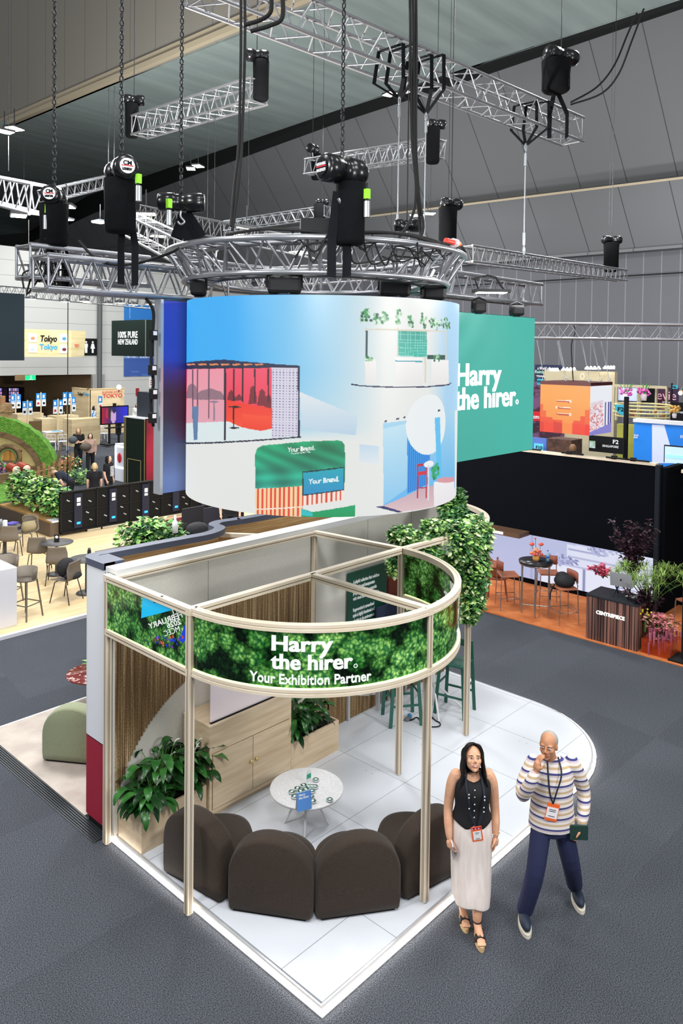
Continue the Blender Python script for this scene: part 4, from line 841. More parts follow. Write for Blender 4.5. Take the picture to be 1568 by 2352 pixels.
a=DP(430,650,20);b=DP(1050,612,24); truss('white truss seen through the ring above the drum screen',a,b,.5,.5,18,.03,.014)
a=DP(-40,664,30);b=DP(372,700,28); truss('thin lamp-carrying truss across the white wall at the left',a,b,.36,.36,22,.022,.011)
a=DP(52,622,22);b=DP(120,618,20); truss('short end of a dark truss hanging on two slings at the left',a,b,.3,.3,3,.025,.012)
# pars on the thin truss and high-bay lamps
M_lamp=mat('lamp_face','#fff4dc',e=14); M_lampb=mat('lamp_housing','#33363a',r=.5)
proto=None
def flood(u,v,d,label,sz=.16,group='small flood lamps on the thin truss'):
    p=DP(u,v,d); T=thing('flood_lamp',label,'lamp',tuple(p),0,group); m=MB(); m.lathe((0,0,0),[(sz*1.1,0),(sz*.9,.08),(sz*.4,.13),(0,.13)],M_lampb,14); part(T,'housing',m)
    m=MB(); m.lathe((0,0,-.005),[(0,0),(sz,0),(sz,.01)],M_lamp,14); part(T,'lens',m); m=MB(); m.tube([(-sz*1.2,0,.02),(-sz*1.2,0,.4),(sz*1.2,0,.4),(sz*1.2,0,.02)],.02,M_lampb,5); part(T,'yoke',m); return T
ords=['leftmost','second from the left','third from the left','fourth from the left','fifth from the left','sixth from the left','rightmost']
for i,(u,v) in enumerate(((72,687),(149,693),(194,692),(248,698),(275,696),(306,700),(346,699))): flood(u,v,28.5,'small glowing flood lamp on the thin left truss, '+ords[i]+' of seven')
hb=None
bays=[(10,303,30,'beside another at the far left edge under the taupe bulkhead'),(33,296,30.5,'right one of the pair at the far left edge'),(152,475,26,'just right of the round-ended left hoist'),(43,496,24,'below the bright truss at the left edge'),(230,511,34,'under the big black chain bag at the left'),(150,505,36,'small, right of the chain bag beside the left hoist'),(335,492,25,'over the white truss left of the long hoist'),(365,543,30,'low behind the left trusses'),(566,523,28,'behind the power box on the ring'),(455,382,42,'on the black strip below the soffit, left'),(438,388,42.5,'unlit-looking one beside another on the black strip'),(895,217,36,'on the black strip behind the big front truss, left'),(936,209,36,'on the black strip behind the big front truss, right'),(958,495,34,'left of the pair behind the ring hoist'),(982,491,34,'right of the pair behind the ring hoist'),(540,540,26,'in the centre behind the ring'),(690,580,24,'seen through the ring near the middle')]
for i,(u,v,d,lb) in enumerate(bays):
    lab='high-bay lamp '+lb
    if hb is None:
        hb=thing('high_bay_lamp',lab,'lamp',tuple(DP(u,v,d)),0,'high-bay lamps under the roof'); m=MB(); m.box((-.33,-.25,.01),(.33,.25,.09),M_lampb); part(hb,'housing',m); m=MB(); m.box((-.3,-.22,-.01),(.3,.22,.012),M_lamp); part(hb,'lens',m); m=MB(); m.cyl((0,0,.09),(0,0,.8),.02,M_lampb,n=6); part(hb,'drop_rod',m)
    else: dup(hb,tuple(DP(u,v,d)),i*.4,lab)
# ---------------- chain hoists
def chain(mb,p,z1,near=True,pitch=.06,r=.008):
    p=V(p); L_=z1-p.z
    if not near: mb.cyl(p,(p.x,p.y,z1),r,M_chn,n=5); return
    n=int(L_/pitch)
    for i in range(n):
        c=p+Z3*(i+.5)*pitch; s=V((1,0,0)) if i%2 else V((0,1,0)); h=pitch*.46; w=pitch*.3
        mb.tube([c+Z3*(h*cos(t))+s*(w*sin(t)) for t in [2*PI*k/6 for k in range(6)]],r,M_chn,4,closed=True,cap=False)
M_cmw=mat('badge_white','#e8eaec',r=.5); M_cmr=mat('badge_red','#c2202c',r=.5)
def hoist(label,u,v,d,L_,R_,az,ztop,bag=None,near=False,badge=None,drop=.0,sling=None,tail=True):
    p=DP(u,v,d); T=thing('chain_hoist',label,'hoist',tuple(p),0,'electric chain hoists'); ax=V((cos(az),sin(az),0))
    m=MB(); m.lathe(p-ax*L_/2,[(0,0),(R_*.8,.01),(R_,L_*.07),(R_,L_*.36),(R_*.86,L_*.37),(R_*.86,L_*.62),(R_*1.02,L_*.63),(R_*1.02,L_*.93),(R_*.85,L_),(0,L_)],M_hoist,20,ax); part(T,'motor_body',m,world=True)
    m=MB(); e=p-ax*(L_/2+.004); sd=ax.cross(Z3)
    if badge:
        m.tube([e,e-ax*.004],R_*.62,M_cmw if badge!='M' else M_hoist,18); m.bar(e-ax*.006+sd*R_*.5,e-ax*.006-sd*R_*.5,.003,R_*.08,M_cmr,Z3); bd=part(T,'end_badge',m,world=True); m=MB()
        for tx,zz,hh,w_ in ((('CM',.12,.34,.7),('LODESTAR',-.3,.17,.85)) if badge!='M' else (('MOTION-500KG',.14,.2,1.0),('MAXIMUM',-.3,.22,.95))):
            a=e-ax*.006-sd*(R_*w_*.5)+Z3*R_*(zz-.06); fit_text(m,tx,M_black if badge!='M' else M_cmw,a,a+sd*R_*w_,Z3,.001,.002 if badge!='M' else 0,h=R_*hh)
        part(bd,'lettering',m,world=True)
    m=MB(); chain(m,p+Z3*R_*.9,ztop,near); part(T,'load_chain',m,world=True)
    m=MB(); m.tube(spline([p-Z3*R_*.9,p-Z3*(R_*1.5),p-Z3*(R_*2.0)+ax*R_*.4,p-Z3*R_*2.3,p-Z3*(R_*2.0)-ax*R_*.3],4),R_*.13,M_steel,6); part(T,'hook',m,world=True)
    if bag:
        bw,bh,ox=bag; c=p+ax*ox-Z3*(R_*.8+bh); m=MB(); m.lathe(c,[(0,0),(bw*.42,.0),(bw*.5,bh*.06),(bw*.5,bh*.55),(bw*.53,bh),(bw*.48,bh*1.01),(bw*.4,bh*.9)],M_bag,14); part(T,'chain_bag',m,world=True)
        m=MB(); 
        for k in (-1,1): m.bar(c+Z3*bh+sd*k*bw*.4,p+ax*ox*.6+sd*k*R_*.4,.02,.01,M_strap)
        part(T,'bag_straps',m,world=True)
    return T
def pend(T,u0,v0,d,lg=.5):   # control lead with grey connector
    p=DP(u0,v0,d); m=MB(); m.cyl(p,p-Z3*lg,.006,M_cab,n=5); o=part(T,'control_lead',m,world=True); m=MB(); m.cyl(p-Z3*lg,p-Z3*(lg+.13),.028,M_steel,n=10); m.box(p-Z3*(lg-.02)+V((-.02,-.02,0)),p-Z3*(lg-.1)+V((.02,.02,0)),mat('tag_green','#8ad02e')); part(o,'connector',m,world=True)
camaz=math.atan2(CAM.y,CAM.x)
h=hoist('black chain hoist with round white badge, above the big chain bag at the left',278,390,6.7,.36,.105,1.31,16,(.27,.46,.02),True,'CM'); pend(h,318,400,6.6,.1)
h=hoist('chain hoist with round white badge, leftmost, in front of the bright truss',124,452,7.3,.32,.09,.85,16,(.26,.4,.0),True,'CM'); pend(h,106,470,7.2,.1)
h=hoist('long black chain hoist lying level over the left end of the ring',415,465,6.9,.42,.085,-.75,16,None,True); pend(h,388,470,6.8,.05)
h=hoist('big black chain hoist in the centre with lettering on its round end',785,392,6.3,.42,.115,-.12,16,(.24,.5,.10),True,'M'); pend(h,843,420,6.3,.15)
hoist('chain hoist high under the soffit at the right end of the sloping-looking truss',590,128,14.8,.44,.12,-.6,20.2,(.3,.75,.08))
hoist('chain hoist at the left end of the sloping-looking truss',308,230,17.6,.46,.12,-.6,20.2,(.3,.75,-.05))
hoist('chain hoist at the right end of the big front truss',1288,128,12.6,.62,.13,-.35,20.2,(.45,.5,-.1))
hoist('small chain hoist above the end of the distant truss by the right wall',1003,285,19.5,.45,.12,-.6,20,(.35,.9,-.1))
hoist('chain hoist with long bag between ring and grey wall panels',1036,468,11.5,.34,.085,-.3,20,(.27,.5,-.06))
hoist('small chain hoist over the far right end of the long slim truss',1404,551,21.5,.55,.11,-.75,18,(.4,.8,0))
hoist('tiny distant chain hoist left of the central chain bag',740,463,30,.5,.13,-.7,20,(.45,1.3,-.1))
hoist('tiny chain hoist at the left end of the distant truss',718,342,24,.4,.14,.2,20,(.3,.8,.2))
hoist('black chain hoist lying on the back of the ring beside the wires',934,518,8.6,.3,.07,-.75,9,None)
# ---------------- slings, wires, cables
def sling(label,pts,w=.05,t=.012,side=None,group='black webbing slings'):
    P=[V(p) for p in pts]; m=MB(); 
    for seg in ([P] if not isinstance(pts[0],list) else pts): m.ribbon(seg,w,t,M_strap,side or (1,0,0))
    return solo('webbing_sling',m,label,'sling',group)
def vsling(label,hook,feet,w=.05,group='black webbing slings',bot=None):
    m=MB(); hook=V(hook)
    for f in feet:
        f=V(f); sd=(hook-f).cross(V((.73,.68,0))); m.ribbon([hook,f]+([f-Z3*bot] if bot else []),w,.012,M_strap,sd if sd.length>.01 else (1,0,0))
    return solo('webbing_sling',m,label,'sling',group)
vsling('black sling from the left badge hoist round the left upper truss',DP(287,415,6.75),[DP(278,560,6.9),DP(310,562,6.8)],.06,bot=.36)
vsling('wide black sling below the leftmost hoist',DP(132,478,7.3),[DP(112,590,7.4),DP(150,590,7.4)],.07,bot=.3)
vsling('fanned black sling under the long level hoist, on the ring',DP(425,490,6.95),[DP(405,548,7),DP(462,546,7),DP(435,552,7)],.11)
vsling('long black sling under the central hoist, wrapped twice round the ring front',DP(775,440,6.3),[DP(762,545,6.35),DP(797,545,6.4)],.075,bot=.33)
vsling('black sling at the right end of the big front truss',DP(1275,200,12.6),[DP(1262,262,12.9),DP(1302,262,12.9)],.07,bot=.4)
def loop(label,t,zt=9.42,zb=8.0):   # basket sling round the big truss with its steel wire
    a=V((.86,2.92,9.0)).lerp(V((8.85,2.49,9.0)),t); return a
def basket(label,u,vt,vb,u2,vj,wire_to,d):
    m=MB(); j=DP(u2,vj,d)
    for du in (-14,14):
        A=DP(u+du,vt,d-.2);B=DP(u+du,vb,d-.2); C_=j; m.ribbon([A,B,C_],.05,.012,M_strap,(.68,-.73,0))
        A2=A+V((0,.42,0)); B2=B+V((-.1,.42,0)); m.ribbon([A,A2],.05,.012,M_strap,(1,0,0)); m.ribbon([A2,B2,C_],.05,.012,M_strap,(.68,-.73,0))
    solo('webbing_sling',m,label,'sling','black webbing slings')
basket('basket sling on the big front truss, left of the hanging cables',940,100,180,917,228,None,10.3)
basket('basket sling on the big front truss, right of the hanging cables',1005,125,205,978,262,None,10.8)
basket('basket sling on the big front truss near its right end',1246,232,292,1207,335,None,13.0)
def wire(label,u0,v0,u1,v1,d,r=.009,mt=None,name='steel_wire',cat='wire',group='steel hanging wires'):
    p=DP(u0,v0,d); q=DP(u1,v1,d); q=V((p.x,p.y,q.z)); m=MB(); m.cyl(p,q,r,mt or M_steel,n=6)
    if name=='steel_wire' and r>.008: 
        for c in (p,q): m.tube([c+V((.02*cos(t),0,.05*sin(t))) for t in [2*PI*k/8 for k in range(8)]],.008,M_steel,5,closed=True); m.cyl(c+Z3*(-.06 if c is p else .06),c+Z3*(-.2 if c is p else .2),.018,M_steel,n=8)
    return solo(name,m,label,cat,group)
wire('steel wire from the big front truss to the ring, left one',917,232,915,528,9.6); wire('steel wire from the big front truss to the ring, right of the hanging cables',978,268,973,545,9.8)
wire('steel wire from the big front truss to the right end of the teal screen truss',1207,340,1201,575,8.6)
for lab,u,v0,v1,d in (('thin wire at the left edge reaching the triangular slings',20,-20,390,12),('thin wire left of the second chain, dropping past the soffit',55,300,425,24),('thin dark wire beside the left badge hoist, left',250,200,372,12),('thin dark wire beside the left badge hoist, right',263,198,370,12),('wavy thin lead dropping behind the ring from the sloping-looking truss',478,250,500,14),('thin wire between the lead and the black cables',494,262,500,14.5),('thin wire below the right end of the sloping-looking truss',572,236,480,14.8),('thin chain beside the front truss, dropping to the right hoist',1037,-20,460,11.5),('thin wire below the distant truss, centre right',900,370,520,20),('thin wire below the distant truss, right',990,365,500,20),('thin chain at the far right over the small hoist',1408,60,545,21.5),('fine wire past the restroom sign down to the fence',156,690,1130,9),('white wire under the left lamp',66,505,640,24)):
    wire(lab,u,v0,u,v1,d,.005,M_chn if 'white' not in lab else M_cmw,group='thin hanging wires')
def cable(label,pts,d,r=.02,group='black hanging cables',n=6): 
    m=MB(); m.tube(spline([DP(u,v,d if not isinstance(d,(list,tuple)) else d[i]) for i,(u,v) in enumerate(pts)],6),r,M_cab,8); return solo('power_cable',m,label,'cable',group)
cable('heavy black cable dropping from the top, left strand of the left pair',[(553,-20),(553,120),(548,330),(538,430),(530,520)],[7.6,7.4,7.2,7,6.9],.014); cable('heavy black cable dropping from the top, right strand of the left pair',[(562,-20),(562,120),(555,330),(548,420),(533,530)],[7.6,7.4,7.2,7,6.9],.014)
cable('thick black cable bundle crossing the big front truss, left strand',[(941,-20),(943,120),(946,320),(955,430),(945,500),(905,560)],[8.6,8.6,8.5,8.3,8.1,7.9],.016); cable('thick black cable bundle crossing the big front truss, middle strand',[(948,-20),(950,120),(951,320),(958,440),(966,540)],[8.6,8.6,8.5,8.3,8.1],.016); cable('thick black cable bundle crossing the big front truss, right strand',[(955,-20),(956,130),(955,330),(962,450),(972,520),(960,555)],[8.65,8.6,8.5,8.3,8.1,8],.016)
cable('bent black cable hanging over the left end of the big front truss, outer loop',[(622,-20),(622,25),(600,45),(560,58)],7.0,.02); cable('bent black cable hanging over the left end of the big front truss, inner loop',[(648,-20),(648,40),(622,58),(575,72)],6.9,.02)
cable('drooping black cable from the right hoist up to the ceiling, lower curve',[(1310,240),(1380,215),(1420,170),(1450,95),(1478,20)],13,.016); cable('drooping black cable from the right hoist up to the ceiling, upper curve',[(1310,235),(1370,200),(1410,150),(1440,80),(1462,30)],13.2,.016)
m=MB(); rg=random.Random(5)
for k in range(9):
    t0=-2.6+rg.uniform(0,.9); pts=[rp(0,t0+i*.09)+V((rg.uniform(-.05,.05),rg.uniform(-.05,.05),rg.uniform(-.22,.06))) for i in range(6)]; m.tube(spline(pts,5),.008,M_cab,5)
solo('cable_tangle',m,'tangle of black cables looped through the left of the ring','cable')
m=MB()
for k in range(7):
    x=-.95+rg.uniform(0,.25); pts=[V((x+rg.uniform(-.1,.25),pU.y+rg.uniform(-.1,.2),6.15+rg.uniform(-.45,.08))) for i in range(6)]; m.tube(spline(pts,5),.009,M_cab,5)
m.tube(spline([DP(180,553,7.2),DP(230,600,7.2),DP(300,607,7.1),DP(380,585,7.0),DP(410,570,6.9)],6),.014,M_cab,6)
solo('cable_tangle',m,'coils of black cable at the end of the left trusses and draped along them','cable')
m=MB(); m.tube(spline([rp(0,t)+V((0,0,.05+.02*sin(t*9))) for t in [-2.9+.22*k for k in range(14)]],4),.014,M_cab,6); m.tube(spline([rp(0,t)+V((.02,.05,.06+.02*cos(t*7))) for t in [-2.4+.2*k for k in range(13)]],4),.012,M_cab,6); solo('ring_cable',m,'black cables lying along the top of the ring','cable')
c=rp(0,-2.28)+V((.1,.12,.05)); T=thing('power_box','long black power distributor with red lights on top of the ring','power box',tuple(c)); R_=Matrix.Rotation(-.72,3,'Z'); m=MB()
m.add([c+R_@V(q) for q in [(-.25,-.09,0),(.3,-.09,0),(.3,.09,0),(-.25,.09,0),(-.25,-.09,.12),(.3,-.09,.12),(.3,.09,.12),(-.25,.09,.12)]],[(0,3,2,1),(4,5,6,7),(0,1,5,4),(1,2,6,5),(2,3,7,6),(3,0,4,7)],M_lback); part(T,'case',m,world=True,bev=.006)
m=MB(); Mrl=mat('indicator_red','#ff3a22',e=5)
for k in range(4): m.ball(c+R_@V((.1+.03*k,-.093,.085)),.007,Mrl,6,4)
part(T,'indicator_lights',m,world=True)
a=rp(0,-1.38)+V((0,0,.07)); T=thing('cable_connector','orange and red power connector lying on the ring beside the wires','connector',tuple(a)); dd=V((.8,.1,.0)); m=MB(); m.cyl(a-dd*.15,a+dd*.02,.028,mat('connector_red','#e0341c',r=.4)); part(T,'red_plug',m,world=True); m=MB(); m.cyl(a+dd*.02,a+dd*.1,.042,M_gpr); m.cyl(a+dd*.1,a+dd*.2,.032,mat('connector_orange','#e8702a',r=.4),.02); part(T,'socket',m,world=True)
# moving lights under the ring
def mover(label,u,v,d,w,h,az=0):
    p=DP(u,v,d); T=thing('stage_light',label,'stage light',tuple(p),az,'black stage lights under the trusses'); m=MB(); m.box((-w/2,-.1,-h/2),(w/2,.1,h/2),M_lback); part(T,'head',m,bev=.03); m=MB(); m.tube([(-w*.52,0,-.02),(-w*.52,0,h*.6),(0,0,h*.85),(w*.52,0,h*.6),(w*.52,0,-.02)],.014,M_lback,6); part(T,'yoke',m); m=MB(); m.lathe((0,0,-h/2-.012),[(0,0),(w*.3,0),(w*.3,.015)],mat('lens_dark','#2a3340',r=.1),14); part(T,'lens',m); return T
az0=YAW-PI/2
for lb,u,v,d,w,h in (('large black stage light centred above the drum screen',653,656,6.9,.3,.15),('black stage light above the drum, right of centre',905,662,7.6,.3,.17),('black stage light above the drum, near its right end',994,673,8.0,.24,.15),('black stage light above the drum, left end',456,662,7.4,.14,.15),('grey-faced stage light hanging before the teal screen truss',1099,706,9.4,.16,.14),('black stage light hanging at the end of the teal screen truss',1186,714,9.8,.16,.13)): mover(lb,u,v,d,w,h,az0)
p=DP(1128,672,9.0); T=thing('flood_lamp','flat black flood lamp glowing under the teal screen truss','lamp',tuple(p),az0); m=MB(); m.box((-.21,-.1,0),(.21,.1,.035),M_lback); part(T,'housing',m); m=MB(); m.box((-.17,-.08,-.006),(.17,.08,0),M_lamp); part(T,'lens',m); m=MB(); m.tube([(-.15,0,.03),(-.2,0,.16),(-.05,0,.2)],.012,M_lback,6); m.tube([(.15,0,.03),(.05,0,.18),(-.05,0,.2)],.012,M_lback,6); part(T,'yoke',m)
# cable run with plugs in front of the blue screen edge
cable('knotted black cable run with plugs hanging at the edge of the blue screen',[(335,685),(352,715),(350,770),(347,830),(352,880),(346,925),(352,980)],[7.6]*7,.016)
for u,v,lb in ((352,770,'upper'),(350,850,'middle'),(352,905,'lower'),(350,960,'lowest')):
    p=DP(u,v,7.55); m=MB(); m.box(p-V((.03,.03,.05)),p+V((.03,.03,.05)),M_cab); m.box(p+V((-.02,-.035,.0)),p+V((.02,-.03,.04)),M_cmw); solo('plug',m,'black plug on the knotted cable beside the blue screen, '+lb+' one','plug','plugs on the knotted cable')
# ================= people
def skinm(n,c,c2): return mat('skin_'+n,c,r=.55,var=(14,c2,2),sp=.4)
SK1=skinm('warm','#d29c7c','#daa888'); SK2=skinm('fair','#d3a58a','#dcb29a'); SK3=skinm('tan','#b9805f','#c48f6e')
def loft(mb,rings,mt,n=20,cap=True):   # rings: (cx,cy,z,rx,ry[,tilt_x])
    vs=[]
    for r in rings:
        tx=r[5] if len(r)>5 else 0; ty=r[6] if len(r)>6 else 0
        for j in range(n):
            a=2*PI*j/n; x=r[3]*cos(a);y=r[4]*sin(a); vs.append((r[0]+x,r[1]+y,r[2]+x*tx+y*ty))
    k=len(rings); fs=[(i*n+j,i*n+(j+1)%n,(i+1)*n+(j+1)%n,(i+1)*n+j) for i in range(k-1) for j in range(n)]
    if cap: fs+=[tuple(reversed(range(n))),tuple((k-1)*n+j for j in range(n))]
    return mb.add(vs,fs,mt,True)
def limb(mb,pts,rs,mt,n=12):
    P=spline(pts,5); R=[]
    for i in range(len(P)):
        t=i/(len(P)-1)*(len(rs)-1); k=min(int(t),len(rs)-2); R.append(rs[k]+(rs[k+1]-rs[k])*(t-k))
    mb.tube(P,R,mt,n); mb.ball(P[0],R[0],mt,10,6); mb.ball(P[-1],R[-1],mt,10,6)
def hand(mb,w,d,nrm,mt,s=1.0,curl=.5,side=1):   # w wrist, d pointing direction, nrm out of the back of the hand, side: thumb direction sign
    w=V(w);d=V(d).normalized();nrm=V(nrm); nrm=(nrm-d*nrm.dot(d)).normalized(); x=d.cross(nrm)*side
    mb.ball(w+d*.045*s,(.032*s,.032*s,.032*s),mt,10,6); mb.ball(w+d*.065*s,(.030*s,.030*s,.030*s),mt,10,6)
    for k,(o,L_) in enumerate(((-.027,.060),(-.009,.072),(.009,.076),(.027,.068))):
        b=w+d*.078*s+x*o*s; c1=d*cos(curl*.5)-nrm*sin(curl*.5); c2=d*cos(curl*1.2)-nrm*sin(curl*1.2); c3=d*cos(curl*1.9)-nrm*sin(curl*1.9)
        p1=b+c1*L_*.45*s;p2=p1+c2*L_*.32*s;p3=p2+c3*L_*.25*s; mb.tube([b-d*.03*s,b,p1,p2,p3],[.0095*s,.009*s,.0085*s,.008*s,.006*s],mt,8); mb.ball(p3,.0065*s,mt,6,4)
    b=w+d*.03*s+x*.026*s; p1=b+(d*.7+x*.75-nrm*.25).normalized()*.036*s; p2=p1+(d*.95+x*.25-nrm*.4).normalized()*.034*s; mb.tube([w+d*.02*s,b,p1,p2],[.014*s,.013*s,.0105*s,.008*s],mt,8); mb.ball(p2,.008*s,mt,6,4)
def head_mesh(mb,M_,mt,s=1.0):   # M_: head frame, face towards -y
    def B(c,r): 
        R=r if isinstance(r,tuple) else (r,)*3; t=MB(); t.ball(c,R,mt,18,12); mb.merge(t,M_)
    def Tb(p,r): t=MB(); t.tube(p,r,mt,10); mb.merge(t,M_)
    B((0,.012,.022),(.075,.090,.090)); B((0,-.022,-.04),(.065,.062,.066)); B((0,-.05,-.085),(.034,.03,.03)); B((0,-.068,-.098),(.02,.017,.016))
    for k in (-1,1): B((k*.036,-.052,-.025),(.028,.026,.03)); B((k*.073,.012,-.012),(.011,.02,.032)); B((k*.03,-.062,.022),(.026,.02,.010))
    Tb([(0,-.078,.012),(0,-.09,-.008),(0,-.103,-.03)],[.008,.010,.0135])
    for k in (-1,1): B((k*.011,-.092,-.034),(.009,.011,.008))
    B((0,-.072,-.062),(.03,.018,.018))
def face_parts(T,par,M_,lip,brow,smile=True):
    Me=mat('eye_white','#e9e6e2',r=.2); Mi=mat('eye_dark','#1d120c',r=.1); Ml=mat(lip[0],lip[1],r=.4); Mb=mat('brow_'+brow,brow,r=.8); Mt=mat('teeth','#f1ece6',r=.3)
    e=MB(); i=MB(); l=MB(); b=MB(); t=MB()
    for k in (-1,1):
        e.ball((k*.031,-.0725,-.001),(.0145,.0125,.0068),Me,14,8); i.ball((k*.031,-.0805,-.001),(.0064,.0050,.0062),Mi,12,8)
        i.tube([(k*.016,-.0815,-.001),(k*.024,-.0862,.0052),(k*.034,-.0862,.006),(k*.046,-.0775,.001)],.0016,Mi,6)
        b.tube([(k*.014,-.0855,.019),(k*.028,-.0855,.0245),(k*.046,-.0755,.019)],[.002,.0024,.0012],Mb,6)
    l.tube([(-.027,-.081,-.055),(-.012,-.0905,-.0575),(0,-.0915,-.0575),(.012,-.0905,-.0575),(.027,-.081,-.055)],[.0015,.003,.003,.003,.0015],Ml,8)
    l.tube([(-.026,-.081,-.056),(-.013,-.088,-.070),(0,-.0895,-.0725),(.013,-.088,-.070),(.026,-.081,-.056)],[.0015,.0034,.0038,.0034,.0015],Ml,8)
    if smile: t.tube([(-.021,-.0835,-.0585),(0,-.0905,-.0645),(.021,-.0835,-.0585)],[.002,.005,.002],Mt,8)
    for nm,mb in (('eyes',e),('irises',i),('lips',l),('eyebrows',b))+((('teeth',t),) if smile else ()):
        o=MB(); o.merge(mb,M_); part(par,nm,o)
def frame(c,pitch=0,yaw=0,roll=0): return Matrix.Translation(V(c))@Matrix.Rotation(yaw,4,'Z')@Matrix.Rotation(pitch,4,'X')@Matrix.Rotation(roll,4,'Y')
# ---- the woman in front of the stand
o=G(1079,2118); T=thing('person','smiling woman in black sleeveless vest and long pale skirt, phone in hand','person',(o.x,o.y,0),-.80)
HM=frame((-.005,-.035,1.545),-.40,.02,.035); s=SK1
b=MB(); head_mesh(b,HM,s); limb(b,[(0,.02,1.36),(0,.0,1.42),(-.003,-.012,1.50)],[.062,.05,.05],s)
loft(b,[(0,.02,.86,.15,.11),(0,.01,1.05,.125,.09),(0,.0,1.22,.145,.105),(0,.01,1.33,.155,.08),(0,.015,1.385,.10,.06)],s)
aR=[(-.145,.015,1.355),(-.185,.015,1.27),(-.212,.02,1.06),(-.218,-.03,.93),(-.215,-.065,.835)]; aL=[(.145,.015,1.355),(.185,.015,1.27),(.212,.025,1.06),(.218,-.005,.93),(.212,-.035,.83)]
for a in (aR,aL): limb(b,a,[.058,.052,.043,.039,.027],s)
hand(b,aR[-1],(.10,-.25,-1),(-1,-.35,0),s,1.0,.75,-1); hand(b,aL[-1],(-.05,-.12,-1),(1,-.35,0),s,1.0,.45,1)
fR=V((-.06,.05,0)); fL=V((.035,-.17,0))
for hx_,kn,ft in ((-.085,(-.08,.0,.47),fR),(.085,(.07,-.10,.48),fL)):
    limb(b,[(hx_,.0,.86),kn,(ft.x,ft.y+.02,.22),(ft.x,ft.y+.02,.115)],[.085,.06,.045,.034],s)
    b.ball((ft.x,ft.y+.035,.085),(.032,.045,.035),s,10,6); b.tube([(ft.x,ft.y+.03,.10),(ft.x,ft.y-.05,.085),(ft.x+.004,ft.y-.12,.062)],[.034,.033,.036],s,12); b.ball((ft.x+.004,ft.y-.13,.06),(.04,.045,.02),s,10,6)
    for k,(dx,dl) in enumerate(((-.028,.030),(-.012,.034),(.004,.03),(.018,.026),(.03,.018))):
        dx=dx*(1 if ft is fL else -1); b.ball((ft.x+dx+.004,ft.y-.155-dl*.4,.055),(.0095 if k else .013,.02,.010),s,8,5)
bo=bake(part(T,'body',b),.0042,3)
face_parts(T,bo,HM,('lip_rose','#b0685f'),'#241811')
MH=mat('hair_black','#0b090a',r=.5,sp=.3,var=((120,120,6),'#1d191a',2)); h=MB(); t=MB()
t.ball((0,.030,.036),(.083,.092,.088),MH,24,14); t.tube([(0,.05,.0),(0,.075,-.07),(0,.07,-.13)],[.075,.062,.05],MH,14)
h.merge(t,HM); bake(part(T,'hair',h),.005,3); h=MB(); rgh=random.Random(21)
for k in (-1,1):
    for i in range(34):
        f=i/33; y0=-.060+.115*f+rgh.uniform(-.004,.004)
        tp=[HM@V(q) for q in ((k*.004,y0*.9+.012,.124-.035*abs(f-.35)),(k*.045,y0-.006,.104-.02*f),(k*(.078+.008*sin(PI*f)),y0+.018,.045),(k*(.083+.006*sin(PI*f)),y0+.022,-.02))]
        e=V((k*(.098+.022*(1-f)+rgh.uniform(-.012,.012)),-.085+.15*f+rgh.uniform(-.012,.012),(1.268 if k<0 else 1.285)+rgh.uniform(-.02,.03)))
        md=V((k*(.092+.012*rgh.random()),(tp[-1].y*.45+e.y*.55)-.006,1.405)); P_=spline(tp+[md,e],5); n_s=len(P_)
        h.tube(P_,[.0035+.0085*min(1,j/6)*(1 if j<n_s-8 else max(.12,(n_s-1-j)/8)) for j in range(n_s)],MH,6)
part(T,'hair_strands',h)
MV=mat('vest_black','#131217',r=.8,bump=(120,.15,.003)); v=MB(); n=44
rings=[(0,.0,.985,.178,.135),(0,-.002,1.03,.158,.118),(0,0,1.085,.145,.108),(0,-.004,1.16,.155,.118),(0,-.008,1.23,.163,.132),(0,.002,1.30,.160,.115),(0,.012,1.345,.150,.088),(0,.018,1.385,.118,.07),(0,.02,1.405,.075,.062)]
vs=[]
for i,(cx,cy,z,rx,ry) in enumerate(rings):
    for j in range(n):
        a=2*PI*j/n; x=rx*cos(a);y=ry*math.copysign(abs(sin(a))**.9,sin(a)); zz=z
        if i==0 and y<0: ax=abs(x); zz=z-.055*max(0,1-abs(ax-.07)/.1)+(.03 if ax<.02 else 0)
        if i>=6 and y<0: zz=z-(.0,.0,.0,.0,.0,.0,.012,.06,.105)[i]*(1-abs(x)/rx)
        vs.append((cx+x,cy+y,zz))
fs=[(i*n+j,i*n+(j+1)%n,(i+1)*n+(j+1)%n,(i+1)*n+j) for i in range(len(rings)-1) for j in range(n)]; v.add(vs,fs,MV,True)
vo=part(T,'vest',v); so=vo.modifiers.new('s','SOLIDIFY'); so.thickness=.006; so.offset=1; su=vo.modifiers.new('u','SUBSURF'); su.levels=1; su.render_levels=1
m=MB(); MBt=mat('button_silver','#d9dadd',r=.25,m=.6)
for z in (1.295,1.235,1.17,1.105,1.045): 
    yy=-.128 if z>1.15 else -.116; m.lathe((-.003,yy-.004+.02*max(0,(z-1.25)*6),z),[(0,0),(.008,0),(.008,.004),(0,.005)],MBt,10,(0,-1,0))
part(vo,'buttons',m)
MSk=mat('skirt_linen','#e6dbd5',r=.85,var=((30,30,5),'#dccfc8',2),bump=((90,90,14),.2,.004)); sk=MB(); n=48; vs=[]; R_=[(.0,.0,1.015,.150,.112),(0,.002,.96,.166,.128),(0,.0,.88,.184,.148),(0,0,.75,.186,.15),(0,-.005,.6,.181,.15),(0,-.02,.45,.178,.155),(.0,-.035,.33,.173,.165),(0,-.045,.245,.165,.165)]
